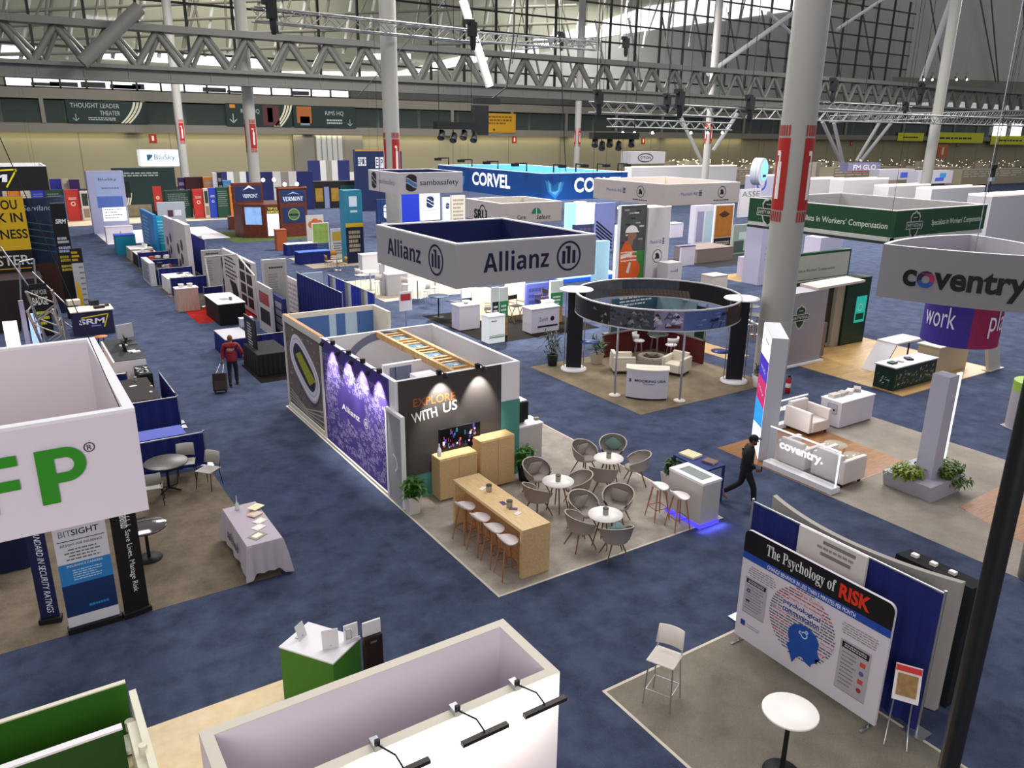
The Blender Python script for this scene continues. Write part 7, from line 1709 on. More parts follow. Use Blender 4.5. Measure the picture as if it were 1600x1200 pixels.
# glowing stage and columns under it
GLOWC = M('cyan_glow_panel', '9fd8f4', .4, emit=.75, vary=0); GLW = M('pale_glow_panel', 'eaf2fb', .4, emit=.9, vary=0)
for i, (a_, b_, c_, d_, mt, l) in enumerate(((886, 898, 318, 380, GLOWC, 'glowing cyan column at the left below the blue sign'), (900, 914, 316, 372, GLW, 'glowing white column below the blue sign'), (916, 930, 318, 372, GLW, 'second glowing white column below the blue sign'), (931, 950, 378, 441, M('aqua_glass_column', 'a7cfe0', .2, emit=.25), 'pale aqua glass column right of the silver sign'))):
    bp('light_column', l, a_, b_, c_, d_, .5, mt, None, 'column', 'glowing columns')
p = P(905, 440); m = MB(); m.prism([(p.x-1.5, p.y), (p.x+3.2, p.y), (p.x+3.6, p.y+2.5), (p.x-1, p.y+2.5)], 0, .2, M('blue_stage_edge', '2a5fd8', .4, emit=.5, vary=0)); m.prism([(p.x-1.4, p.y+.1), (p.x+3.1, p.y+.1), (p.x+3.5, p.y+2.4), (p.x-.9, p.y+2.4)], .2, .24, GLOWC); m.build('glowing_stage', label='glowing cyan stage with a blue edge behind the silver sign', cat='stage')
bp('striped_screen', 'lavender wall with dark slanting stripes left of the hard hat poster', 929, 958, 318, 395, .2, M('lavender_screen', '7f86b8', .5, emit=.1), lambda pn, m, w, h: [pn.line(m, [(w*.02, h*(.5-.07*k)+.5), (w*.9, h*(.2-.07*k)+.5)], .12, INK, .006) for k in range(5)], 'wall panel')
bp('monitor_wall', 'dark screen wall right of the glowing columns', 898, 960, 352, 386, .4, M('dusk_screen', '44486c', .5), gk('6f5a7a', 3, 3), 'wall panel')
# --- cream sign with green tree
def dU(m, pf, w, ps, L, h):
    pf.text(m, 'Care', w*.25, h*.18, w*.14, h*.2, INK, .008, slant=.2); pf.disc(m, w*.57, h*.42, h*.3, M('tree_green', '1f7a58', .5, vary=0), .008, a0=0, a1=180); pf.line(m, [(w*.57, h*.15), (w*.57, h*.7)], h*.04, 'd9d3cc', .012); pf.text(m, 'Select', w*.56, h*.14, w*.24, h*.22, INK, .01, slant=.2)
    ps.text(m, 'SRU', L*.26, h*.05, L*.36, h*.5, M('black_matt'), .008, bold=.04); ps.ring(m, L*.5, h*.5, h*.3, .05, M('black_matt'), .008, a0=0, a1=180)
hang('cream hanging box sign with a green tree logo behind the navy lined sign', (783, 350), 318, (727, 307), (878, 316), 4.6, M('sign_cream_fabric', 'b3aaa6', .8), M('cream_board'), dU)
# --- booth with the hard hat poster
MUN = M('sign_cream_fabric')
def logo_m(pn, m, u, v, h, w_):
    pn.text(m, 'Munich RE', u, v, w_, h*.14, M('munich_blue', '5a6ea0', .5, vary=0), .008)
    for k in range(4): pn.rect(m, u+w_*1.08, v-h*.04+k*h*.07, u+w_*1.25, v-h*.0+k*h*.07, NVK, .008)
def lion(pn, m, u, v, r_): pn.ring(m, u, v, r_, r_*.1, INK, .008); pn.poly(m, [(u-r_*.5, v-r_*.4), (u+r_*.5, v-r_*.4), (u+r_*.4, v+r_*.1), (u+r_*.1, v+r_*.5), (u-r_*.4, v+r_*.4), (u-r_*.3, v)], INK, .008)
def dM(m, pf, w, ps, L, h):
    logo_m(pf, m, w*.2, h*.45, h, w*.22); lion(pf, m, w*.75, h*.55, h*.28); greek(pf, m, w*.64, h*.12, w*.86, h*.2, 1, INK, .008)
    logo_m(ps, m, L*.2, h*.45, h, L*.22); lion(ps, m, L*.68, h*.55, h*.28); greek(ps, m, L*.58, h*.12, L*.78, h*.2, 1, INK, .008)
hang('pale hanging box sign with round lion emblems', (1038, 322), 288, (928, 277), (1157, 284), 5.0, MUN, M('lit_cream_lining', 'efe0d2', .6, emit=.12), dM)
def dH(pn, m, w, h):
    pn.rect(m, 0, 0, w, h, M('workshop_print', '4a4d4e', .5, vary=.5, scale=2.5), .002); pn.rect(m, w*.55, 0, w, h*.4, M('print_grass', '3f7a36', .5, vary=.3), .003)
    rg = random.Random(3)
    for k in range(14): u, v = rg.uniform(0, w*.8), rg.uniform(h*.5, h*.95); pn.rect(m, u, v, u+w*.18, v+h*.02, rg.choice(['8f9494', '2a2c2e', 'b9bcba']), .004+k*.0001)
    OR = M('hi_vis_orange', 'cf5a24', .5, vary=.1, scale=6)
    pn.poly(m, [(0, 0), (w*.72, 0), (w*.85, h*.12), (w*.82, h*.2), (w*.5, h*.42), (w*.34, h*.55), (w*.2, h*.53), (0, h*.38)], OR, .006)
    pn.poly(m, [(w*.3, h*.5), (w*.5, h*.47), (w*.52, h*.58), (w*.32, h*.6)], M('print_skin', '8f6450', .5, vary=.1), .007); pn.disc(m, w*.46, h*.605, w*.17, M('print_skin'), .0075, ry=h*.062)
    pn.disc(m, w*.44, h*.655, w*.24, M('hat_white', 'dcdad6', .5, vary=.02), .009, ry=h*.085, a0=0, a1=180); pn.rect(m, w*.2, h*.645, w*.72, h*.66, M('hat_white'), .0095)
    pn.poly(m, [(w*.3, h*.12), (w*.4, h*.1), (w*.48, h*.24), (w*.4, h*.26)], 'c9cac6', .008); pn.poly(m, [(w*.06, h*.3), (w*.5, h*.34), (w*.5, h*.38), (w*.06, h*.36)], 'd8cfc2', .008)
    for k in range(3): pn.text(m, ('engineering', 'and claims', 'expertise')[k], w*.06, h*(.37-.055*k), w*.62, h*.032, 'f4ece4', .010, bold=.02)
bp('poster_tower', 'poster of a person in a white hard hat and orange jacket on a booth tower', 965, 1004, 322, 441, .3, WHITE, dH, 'poster tower')
bp('white_tower', 'white tower with small logos right of the hard hat poster', 1007, 1041, 325, 437, 1.0, M('tower_warm_white', 'c3bec0', .5), lambda pn, m, w, h: (logo_m(pn, m, w*.15, h*.5, w*.8, w*.5), lion(pn, m, w*.5, h*.32, w*.22)), 'tower')
bp('lit_edge_post', 'slim glowing white post left of the hard hat poster', 958, 963, 352, 440, .1, GLW, None, 'post')
t = bp('shelf_ledge', 'bright shelf ledge projecting at the right of the white tower', 1042, 1064, 412, 440, .9, M('tower_warm_white'), lambda pn, m, w, h: logo_m(pn, m, w*.2, h*.5, w*.6, w*.4), 'counter')
p = P(966, 327, 4.1); t = thing('light_bar', 'glowing light bar over the hard hat poster', 'lamp', (p.x, p.y, p.z)); m = MB(); m.box(0, PY(1047, 330, p.y).x-p.x, -.1, .1, 0, .14, M('warm_light_bar', 'ffe9c8', .4, emit=1.2, vary=0)); m.build('lamp_tube', t)
m = MB(); m.tube([(.1, 0, .1), (.1, 0, 24)], .01, BLACK, 5); m.build('hanger', t)
# --- director chairs booth on black carpet
rug('black_carpet', 16.5, 22.4, 26.85, 33.0, carpet('black_booth_carpet', '100e0d', '201c19', 2, 40), 'black carpet of the director chair booth')
ZW = M('lit_white_counter', 'eef0ee', .4, emit=.3, vary=0)
gb = blk('glass_bowl_counter', 'white counter with a rounded top and glass bowl on the black carpet, left', 718, 517, 1.05, .7, 1.1, M('cabinet_white'), 'counter', WHITE)
p = gb.location+Vector((.55, .35, 0)); t = thing('glass_bowl', 'clear bowl on the rounded white counter', 'bowl', (p.x, p.y, 1.1)); m = MB(); m.lathe((0, 0, 0), [(.08, 0), (.2, .12), (.19, .13), (.07, .02)], M('bowl_glass', 'c9d0cc', .1), 16); m.build('bowl_body', t)
def dZ(pn, m, w, h): pn.rect(m, w*.02, h*.2, w*.98, h*.235, 'tree' if False else M('tree_green'), .006); pn.rect(m, w*.02, h*.27, w*.98, h*.29, M('tree_green'), .006); greek(pn, m, w*.15, h*.78, w*.5, h*.86, 1, GI, .006)
blk('lit_plinth', 'glowing white square plinth with green bands at the black carpet corner', 764, 538, .78, .6, 1.15, ZW, 'plinth', WHITE, draw=dZ)
def dZ2(pn, m, w, h): pn.text(m, 'Zurich', w*.28, h*.45, w*.3, h*.16, GI, .006); pn.disc(m, w*.75, h*.52, h*.1, NVK, .006); pn.rect(m, w*.22, h*.2, w*.95, h*.27, NVK, .006)
gb = blk('logo_desk', 'white desk lettered in grey with a dark bar, right on the black carpet', 830, 522, 1.5, .7, 1.1, M('cabinet_white'), 'desk', WHITE, draw=dZ2)
blk('supply_carton', 'white carton on the lettered white desk', 848, 500, .5, .3, .22, ZW, 'carton', z=1.1).location = gb.location+Vector((.85, .2, 1.1))
def dPan(c): return lambda pn, m, w, h: (pn.rect(m, 0, h*.72, w, h, 'd9e0da', .003), pn.rect(m, 0, h*.38, w, h*.72, M('poster_green', '2f8a52', .5, vary=.05) if c else '1f2a30', .004), greek(pn, m, w*.2, h*.42, w*.85, h*.66, 3, 'e6ece6', .006, 4, .5), pn.rect(m, 0, 0, w, h*.38, M('photo_print', 'a8804c', .5, vary=.7, scale=3), .003), pn.disc(m, w*.35, h*.22, w*.13, '6a4a3a', .005), pn.poly(m, [(w*.2, 0), (w*.55, 0), (w*.48, h*.18), (w*.25, h*.18)], '8ab0a0', .006))
for px0, px1, py0, pyb, c, l in ((722, 737, 452, 505, 0, 'photo panel with a blue head left in the director chair booth'), (769, 779, 450, 530, 0, 'dark lettered face of the corner panel at the glowing plinth'), (780, 793, 450, 526, 1, 'green topped panel above the glowing plinth'), (859, 878, 440, 506, 1, 'green and white photo panel at the right of the director chairs')):
    bp('photo_display', l, px0, px1, py0, pyb, .12, WHITE, dPan(c), 'panel', 'photo panels of the director chair booth')
CNV = wood('canvas_tan', 'a98f68', 'c4ab82', (4, 4, 4)); 
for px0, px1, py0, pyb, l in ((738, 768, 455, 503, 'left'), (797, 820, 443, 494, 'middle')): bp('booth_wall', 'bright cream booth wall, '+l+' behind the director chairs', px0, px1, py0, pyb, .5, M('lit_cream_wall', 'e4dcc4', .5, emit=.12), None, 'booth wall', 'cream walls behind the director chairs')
bp('blue_lounge_wall', 'blue violet wall between cream wall and green photo panel', 822, 858, 445, 492, .2, M('blue_violet_wall', '5a62b0', .5, emit=.05), gk('3a4690', 5, 4), 'booth wall')
def director(px, py, a, l, first=[None]):
    p = P(px, py)
    if first[0]: return dup(first[0], (p.x, p.y, 0), R(a), l)
    t = first[0] = thing('director_chair', l, 'chair', (p.x, p.y, 0), R(a), 'tall wooden director chairs'); CW_ = M('black_canvas', '1c1a1a', .8); W_ = wood('chair_wood', '7a5433', '96703f')
    m = MB(); m.box(-.22, .22, -.25, .25, .74, .77, CW_); m.build('seat', t); m = MB(); m.box(-.25, -.23, -.27, .27, 1.02, 1.22, CW_); m.build('backrest', t)
    for s in (1, -1):
        m = MB(); m.tube([(-.24, s*.27, .74), (-.24, s*.27, 1.25)], .018, W_, 6); m.build('back_post', t)
        m = MB(); m.box(-.24, .2, s*.29-.03, s*.29+.03, .93, .96, W_); m.build('armrest', t)
        m = MB(); m.tube([(s*.2, .26, .74), (s*-.2, .26, 0)], .018, W_, 6); m.tube([(s*.2, -.26, .74), (s*-.2, -.26, 0)], .018, W_, 6); m.build('leg', t)
    return t
for px, py, a, l in ((748, 494, -60, 'leftmost tall director chair by the white bowl counter'), (764, 508, 150, 'second director chair, beside the corner panel'), (806, 503, -80, 'director chair with black back before the cream wall'), (845, 492, 180, 'director chair before the blue violet wall'), (770, 520, 120, 'director chair partly hidden behind the glowing plinth')): director(px, py, a, l)
rug('black_corner_carpet', 6.95, 10.2, 26.4, 29.0, carpet('black_booth_carpet'), 'black carpet corner under the black draped table')
spot('booth_fill', (19.5, 40, 4.8), (19.5, 40, 0), 1800, 120, (1, .97, .92))  # this and the next: unseen fills added to brighten the two booths
spot('booth_fill', (19.5, 30, 4.6), (19.5, 30, 0), 3000, 120, (1, .97, .92))
for i, (px, py) in enumerate(((685, 462), (712, 468))): pedestal(px, py, 1.05, .5, ('left', 'right')[i]+' high dark round table left of the black carpet', M('slate_blue_top', '3a4356', .3), BLACK, 0, name='bar_table')
# --- white booth with counters
rug('cream_carpet', 16.4, 22.4, 36.9, 43.2, carpet('cream_booth_carpet', '9a8e7c', 'b8ad9a', 2, 40), 'cream carpet of the white booth with high tables', trimm=M('carpet_edge_trim'))
WB = M('booth_white', 'c6c3c4', .5, vary=.02)
bp('white_post_wall', 'slim white wall at the left of the white booth', 595, 601, 413, 462, .1, WB, None, 'wall panel')
blk('white_cabinet', 'white cabinet standing in the middle of the white booth', 607, 463, 1.15, .8, 1.15, WB, 'cabinet', WHITE); blk('white_cabinet', 'tall white box at the back left of the white booth', 567, 432, 1.2, .6, 1.3, WB, 'cabinet', WHITE)
bp('white_back_wall', 'long white back wall of the white booth', 602, 720, 395, 438, .15, WB, None, 'booth wall')
for i, (px, py, l) in enumerate(((578, 424, 'high white square table at the left of the white booth'), (652, 436, 'high white square table right of the white cabinet'))):
    p = P(px, py, 1.05); t = thing('square_bar_table', l, 'table', (p.x, p.y, 0), 0, 'white square bar tables'); m = MB(); m.box(-.4, .4, -.4, .4, 1.02, 1.05, WHITE); m.build('tabletop', t); m = MB(); m.tube([(0, 0, 0), (0, 0, 1.02)], .04, CHROME, 8); m.build('post', t); m = MB(); m.cyl((0, 0, 0), .25, .02, CHROME); m.build('foot', t)
hc = make_side_chair('x', 'white high chairs of the white booth', WST, .75, CHROME)
for i, (px, py, a, l) in enumerate(((563, 430, 20, 'white high chair at the far left of the white booth'), (588, 440, 100, 'white high chair before the left square table'), (636, 444, 20, 'white high chair left of the right square table'), (664, 454, 120, 'white high chair before the right square table'), (674, 449, 160, 'rightmost white high chair of the white booth'))): put(hc, px, py, .75, a, l, i == 0)
# --- mahogany kiosk
MAH = wood('mahogany', '4a2218', '64301f', (2, 2, 6)); a = P(418, 372)
t = thing('state_kiosk', 'mahogany kiosk with navy mountain signs and lit screens', 'kiosk', (a.x, a.y, 0)); h1 = ZAT(a, 320); h2 = ZAT((a.x+.6, a.y), 293); w2 = PY(482, 372, a.y).x-PY(440, 372, a.y).x
m = MB(); w1 = PY(482, 372, a.y).x-a.x; m.prism([(-1.9, 2.4), (-1.6, .9), (0, 0), (w1, 0), (w1+.6, 2.2), (w1-.4, 4), (-1, 4)], 0, h1, MAH); m.build('drum_body', t)
m = MB(); x0 = w1-w2; m.box(x0, w1, -.12, .5, h1*.0, h2, MAH); m.box(x0-.06, w1+.06, -.18, .56, h2-.12, h2, wood('mahogany_light', '7a3f2a', '95563a')); m.build('sign_tower', t)
m = MB(); m.box(x0-3, x0-.6, 2.2, 2.7, h1, h2+.25, MAH); pn = Pan((x0-3, 2.2, h1), (1, 0, 0)); pn.rect(m, .15, .15, 2.25, h2-h1, M('kiosk_navy', '1c2c52', .5, emit=.03), .006); pn.poly(m, [(.8, 1.0), (1.3, 1.4), (1.8, 1.05), (1.3, 1.2)], 'dfe6f2', .01); pn.text(m, 'VERMONT', .75, .4, 1.2, .3, 'dfe6f2', .01); m.build('rear_sign_tower', t)
m = MB(); pn = Pan((x0, -.12, 0), (1, 0, 0)); pn.rect(m, .12, h1+.1, w2-.12, h2-.25, M('kiosk_navy'), .006); pn.text(m, serif('VERMONT'), .3, h1+.22, w2-.6, (h2-h1)*.26, 'e4eaf4', .01); pn.poly(m, [(w2*.3, h1+(h2-h1)*.55), (w2*.52, h1+(h2-h1)*.72), (w2*.75, h1+(h2-h1)*.55), (w2*.52, h1+(h2-h1)*.63)][::-1], '8fb4e0', .01)
pn.rect(m, .2, h1*.42, w2-.2, h1*.9, M('kiosk_navy'), .006); pn.disc(m, w2/2, h1*.68, h1*.17, '4a6a3a', .01); pn.ring(m, w2/2, h1*.68, h1*.18, .06, '8a9a6a', .012); pn.rect(m, w2*.32, h1*.64, w2*.68, h1*.7, '182038', .014); m.build('emblem', t)
m = MB(); pn = Pan((0, 0, 0), (1, 0, 0)); pn.rect(m, .1, .15, x0-.1, h1*.72, M('lit_sky_screen', 'cfe4ff', .4, emit=1.0, vary=.15, scale=.6), .006); pn.text(m, 'TOP U.S.', .2, h1*.84, x0*.7, h1*.07, 'd8dc60', .008, bold=.02); pn.text(m, 'DOMICILE', .15, h1*.74, x0*.8, h1*.07, 'd8dc60', .008, bold=.02)
pn = Pan((-1.6, .9, 0), (1.6, -.9, 0)); pn.rect(m, .2, h1*.4, 1.5, h1*.92, M('lit_blue_photo', '7fa4d8', .4, emit=.6, vary=.6, scale=2), .01); m.build('screen', t)
for k, (px, py) in enumerate(((411, 281), (428, 281), (445, 290), (464, 289))): p = PY(px, py, a.y+(2.4 if k < 2 else .2)); tt = thing('globe_lamp', ('first', 'second', 'third', 'fourth')[k]+' bright bulb from the left on top of the mahogany kiosk', 'lamp', p, 0, 'bulbs on the mahogany kiosk'); m = MB(); m.ell((0, 0, .12), (.16, .16, .16), M('bulb_glow', 'fff2e0', .4, emit=3, vary=0), 10, 8); m.build('bulb', tt); m = MB(); m.tube([(0, 0, -.05), (0, 0, 0)], .04, BLACK, 6); m.build('stem', tt); tt.location.z = h2+(.33 if k < 2 else .08)
rug('moss_carpet', a.x-3.0, a.x+5, a.y-1.8, a.y+6, carpet('moss_green_carpet', '3f4a2a', '56643a', 2, 40), 'moss green carpet round the mahogany kiosk')
blk('mahogany_cabinet', 'low mahogany cabinet left of the kiosk', 361, 359, 1.6, .9, 1.1, MAH, 'cabinet')
# --- orange plinth, blue tables, easel posters, chairs
blk('orange_plinth', 'rust orange upright box in front of the kiosk', 434, 392, .75, .6, 1.5, M('rust_orange', 'a2502a', .6), 'plinth')
for px, pyb, w, d, l in ((449, 400, 2.2, .8, 'blue draped table with a white top behind the orange box'), (468, 414, 2.2, .9, 'bright blue draped table nearer the round S sign')): p = P(px, pyb); cloth_table(p.x, p.x+w, p.y, p.y+d, .78, WHITE if px < 460 else M('azure_cloth', '3f62b4', .8), l, NAVYD, 'blue draped tables')
def dg1(pn, m, w, h): pn.rect(m, w*.05, h*.35, w*.95, h*.97, M('meadow_print', '7f9a4a', .5, vary=.4, scale=3), .004); pn.rect(m, w*.05, h*.03, w*.95, h*.34, '3a4a6c', .004)
bp('easel_poster', 'green meadow poster on a stand near the blue tables', 490, 516, 349, 397, .1, 'c9c9c0', dg1, 'poster'); bp('easel_poster', 'yellow topped white poster on a stand right of the meadow poster', 519, 541, 358, 405, .1, 'c4c2bc', lambda pn, m, w, h: (pn.rect(m, w*.1, h*.6, w*.9, h*.9, M('poster_ochre', 'c09a3a', .5), .004), greek(pn, m, w*.15, h*.15, w*.85, h*.55, 5, GI, .006)), 'poster')
bp('pop_poster', 'white display board with orange blobs behind the meadow poster', 481, 508, 337, 385, .1, 'b9b2aa', lambda pn, m, w, h: [pn.disc(m, w*u, h*v, w*.2, M('blob_orange', 'b05a32', .5), .005+u*.001) for u, v in ((.3, .7), (.5, .78), (.75, .72))], 'display board')
oc = make_side_chair('x', 'orange chairs by the yellow poster', M('orange_chair_shell', 'b8863a', .5), .46, CHROME)
for i, (px, py, a_, l) in enumerate(((514, 408, 0, 'left orange chair by the yellow poster'), (536, 412, 180, 'right orange chair by the yellow poster'), (523, 402, -90, 'rear orange chair by the yellow poster'))): put(oc, px, py, .46, a_, l, i == 0)
pedestal(526, 404, .74, .4, 'small round table between the orange chairs', M('slate_top'), CHROME, 0)
p = P(490, 420); m = MB(); m.prism([(p.x, p.y), (p.x+4, p.y), (p.x+4, p.y+5), (p.x, p.y+5)], .001, .005, M('sand_carpet', '9a8c7c', .9)); m.build('sand_carpet', label='sand coloured carpet under the orange chairs', cat='carpet')
# --- navy wall with orange cap
def dE(pn, m, w, h):
    for k, ch in enumerate('EPIC'): pn.rect(m, w*(.06+.05*k)*.9, h*.74, w*(.1+.05*k)*.9, h*.88, 'dfe2e8', .006); pn.text(m, ch, w*(.065+.05*k)*.9, h*.77, w*.026, h*.08, NVK, .01)
    for k, ch in enumerate('EPIC'): pn.rect(m, w*(.42+.1*k), h*.7, w*(.5+.1*k), h*.88, 'dfe2e8', .006); pn.text(m, ch, w*(.435+.1*k), h*.735, w*.05, h*.11, NVK, .01)
    pn.rect(m, 0, h*.975, w, h, M('orange_cap', 'c98a3a', .5), .008)
bp('letter_block_wall', 'tall navy wall with white letter blocks and an orange cap', 559, 630, 234, 330, .6, M('deep_navy_wall', '1c2a50', .6, vary=.05), dE, 'booth wall')
# --- far backdrop of coloured book-like boards
BO = ((-5, 12, 298, '2a2c50'), (12, 20, 298, 'c9b9b0'), (20, 40, 297, 'd87a28'), (40, 56, 297, 'c9c0b0'), (57, 78, 297, '2a3ab0'), (78, 106, 297, '284038'), (108, 130, 297, 'b8342c'), (131, 145, 299, 'cfc4b4'), (250, 262, 318, '5a4ab0'), (262, 304, 298, '1f3a34'), (305, 322, 296, 'b8342c'), (322, 330, 295, 'cfc4b4'), (330, 342, 294, '2a44b0'), (342, 362, 293, '234a38'), (362, 373, 291, 'd07a2c'), (373, 379, 290, 'd8d0c0'), (379, 388, 288, '6f9ab8'))
p0, p1 = P(-5, 347), P(398, 338)
for i, (a_, b_, c_, col) in enumerate(BO):
    py = 348-(a_+5)/400*9; bp('display_board', {'2a2c50': 'dark violet', 'c9b9b0': 'pale pink', 'd87a28': 'bright orange', 'c9c0b0': 'cream', '2a3ab0': 'royal blue', '284038': 'deep green', 'b8342c': 'red', 'cfc4b4': 'cream framed', '5a4ab0': 'violet', '1f3a34': 'dark pine green', '2a44b0': 'cobalt blue', '234a38': 'mid green', 'd07a2c': 'orange', 'd8d0c0': 'slim white', '6f9ab8': 'light blue'}[col]+' upright board, number '+('one', 'two', 'three', 'four', 'five', 'six', 'seven', 'eight', 'nine', 'ten', 'eleven', 'twelve', 'thirteen', 'fourteen', 'fifteen', 'sixteen', 'seventeen')[i]+' from the left along the beige wall', a_, b_-.8, c_, py, .4, M('board'+col, col, .6, vary=.08), (lambda pn, m, w, h, col=col: (pn.ring(m, w*.5, h*.55, w*.18, w*.07, 'd9d2c4', .01), greek(pn, m, w*.2, h*.68, w*.8, h*.76, 2, 'd9d2c4', .01))) if col in ('b8342c', '2a44b0', 'd07a2c') else (gk('8f9a90', i, 8, .1, .35, .9, .9, .3) if col not in ('cfc4b4',) else (lambda pn, m, w, h: (pn.rect(m, w*.15, h*.5, w*.85, h*.92, '2a3a34', .01), pn.rect(m, w*.15, h*.1, w*.85, h*.4, '8a7a6c', .01)))), 'display board', 'coloured boards along the beige wall')
m = MB(); m.box(p0.x-2, p1.x+2, p1.y-1.6, p1.y+4, .001, .006, M('cream_platform', 'b8a890', .7)); m.build('cream_platform', label='long cream platform under the coloured boards', cat='carpet')
def dbb(pn, m, w, h):
    greek(pn, m, w*.05, h*.82, w*.75, h*.92, 2, '9aa8a4', .01); pn.rect(m, w*.6, h*.1, w*.74, h*.62, M('boardb8342c'), .012); pn.ring(m, w*.67, h*.38, w*.03, .1, 'd9d2c4', .02); pn.rect(m, 0, 0, w*.55, h*.25, M('cloth_pile', '8a7f68', .8, vary=.5, scale=2), .012); sweep(pn, m, w*.12, w*.12, h*.5, CREAM); pn.rect(m, 0, h*.4, w*.24, h*.72, '16201e', .013)
bp('dark_green_wall', 'large dark green booth wall with red column and swept ribbons', 186, 281, 263, 340, 1.0, M('pine_green_wall', '1f3433', .6, vary=.1), dbb, 'booth wall')
for i, (a_, b_, c_, d_, col, l) in enumerate(((84, 103, 280, 300, '2d2f8a', 'blue violet far panel right of the black sign'), (104, 114, 280, 300, 'b5a890', 'cream far panel beside the blue violet one'), (114, 131, 281, 300, '3a2052', 'purple far panel behind the red board'), (283, 294, 278, 298, '3a2052', 'purple far panel right of the far thin column'), (294, 322, 277, 296, '3a1a1c', 'dark maroon far panel above the red board'), (322, 342, 277, 294, 'c07a34', 'orange far panel above the cobalt board'), (337, 345, 270, 290, 'd6d6da', 'white far panel left of the navy drapes'), (345, 352, 270, 290, '1c1c34', 'black far panel left of the navy drapes'), (352, 366, 282, 295, '4f7fa8', 'light blue far panel over the orange board'))):
    bp('backdrop_board', l, a_, b_-.8, c_, 326, .3, M('far'+col, col, .6, vary=.1), gk('8f8a9a', i, 4) if i % 2 else None, 'panel', 'far panels against the beige wall')
STRP = stripes('navy_white_drape', ['20285c', '20285c', 'c9c6c2', '8a8578', 'c9c6c2', '20285c'], 5.2)
for a_, b_, c_, d_, l in ((337, 392, 269, 300, 'navy and white striped drape line left of the second far column'), (405, 492, 269, 330, 'navy and white striped drape line behind the mahogany kiosk'), (484, 548, 251, 300, 'tall striped drape stretch left of the navy letter wall')):
    bp('striped_drape', l, a_, b_, c_, d_, .15, STRP, None, 'drape', 'striped drape lines')
bp('food_stand', 'dark booth with gold food pictures left of the navy letter wall', 493, 560, 284, 326, 1.2, M('dark_stand', '262322', .6, vary=.2), lambda pn, m, w, h: [pn.rect(m, w*u, h*.25, w*(u+.17), h*.75, M('food_print', 'b08a3a', .5, vary=.5, scale=2), .01) for u in (.02, .38)]+[pn.rect(m, w*.22, 0, w*.33, h*.8, '8f9ac0', .012), pn.rect(m, w*.6, h*.1, w*.98, h*.85, M('stand_green', '2c5a50', .6, vary=.3), .012)], 'booth')
bp('white_awning', 'long white awning edge above the dark food booth', 493, 558, 270, 290, .8, M('awning_white', 'e4dcd4', .6), None, 'awning')
# --- lit sign, tower and platform beside the far thin column
def dB(m, pf, w, ps, L, h): pf.text(m, 'BluSky', w*.36, h*.3, w*.54, h*.42, M('bluesky_blue', '2f6f9e', .5, vary=0), .02); pf.rect(m, w*.17, h*.35, w*.31, h*.72, M('bluesky_teal', '1f5a7a', .5, vary=0), .02); pf.poly(m, [(w*.2, h*.35), (w*.31, h*.38), (w*.31, h*.6)], 'f0f2f4', .03)
hang('glowing white hanging box sign with blue lettering', (221, 260), 234, (213, 231), (278, 234), 5.6, M('lit_sign_white', 'eef2f6', .5, emit=.55, vary=0), WHITE, dB)
def dBt(pn, m, w, h):
    pn.rect(m, w*.2, h*.42, w*.9, h*.6, M('blue_fade_print', '4a64a8', .5, vary=.2), .005); pn.rect(m, w*.2, h*.6, w*.9, h*.95, '8f9cc0', .005); pn.text(m, 'BluSky', w*.3, h*.84, w*.5, h*.05, NVK, .01); greek(pn, m, w*.35, h*.71, w*.85, h*.75, 1, '5a6a90', .01)
    pn.rect(m, w*.3, h*.2, w*.95, h*.42, M('lit_sign_white'), .01)
    for k in range(4): greek(pn, m, w*.35, h*(.24+.045*k), w*.85, h*(.262+.045*k), 1, NVK, .012, k)
bp('logo_tower', 'tall lavender grey tower with printed panels on the white platform', 148, 205, 268, 366, .9, M('lavender_tower', '9498b4', .5), dBt, 'tower')
a = P(150, 366); m = MB(); m.prism([(7.05, 66.2), (16, 66.2), (16, 75), (7.05, 75)], .001, .006, M('white_platform', 'd6d0d2', .6)); m.build('white_platform', label='white platform under the lavender grey tower', cat='carpet')
blk('logo_podium', 'pale podium with a small sail mark before the lavender tower', 168, 380, 1.9, .8, 1.2, M('cabinet_white'), 'podium', draw=lambda pn, m, w, h: pn.poly(m, [(w*.45, h*.3), (w*.6, h*.3), (w*.52, h*.75)], '8a90a0', .006))
blk('teal_cube', 'teal box stand with a glossy royal blue top in the aisle', 184, 399, 1.25, 1.0, 1.35, M('teal_box', '157088', .4), 'box stand', M('royal_top', '2038b8', .3, emit=.1))
bp('grey_photo_wall', 'pale grey wall with small photos behind the turquoise panels', 249, 292, 317, 352, .4, 'a4a8b0', lambda pn, m, w, h: (pn.rect(m, w*.35, h*.35, w*.55, h*.65, '4a3440', .006), pn.rect(m, w*.6, h*.4, w*.85, h*.65, 'd6d4d8', .006)), 'booth wall')
# --- inline booths along the aisle
TQP = M('turquoise_panel', '1f9ab4', .5, emit=.05, vary=.1)
sp('turquoise_banner', 'turquoise printed wall at the head of the booth row, blue side', (247, 404), (236, 388), 336, .2, M('azure_panel', '2277b4', .5, vary=.1), gk('9ad0e4', 4, 9, .2, .1, .6, .9, .3), 'wall panel'); bp('turquoise_banner', 'bright turquoise printed wall facing us at the head of the booth row', 249, 265, 338, 402, .2, TQP, gk('a8e0e8', 5, 8, .2, .3, .8, .9, .3), 'wall panel')
def dl(pn, m, w, h):
    for k, (u, v) in enumerate(((.3, .5), (.55, .35), (.35, .22), (.6, .6))): pn.disc(m, w*u, h*v, h*.09, '4a4648', .006+k*.001); pn.ring(m, w*u, h*v, h*.1, .04, '2c2a2c', .012)
sp('logo_wall', 'grey white wall with dark round blotches in the booth row', (298, 441), (286, 426), 352, .3, M('pale_print', 'bcb4b4', .6), dl, 'wall panel')
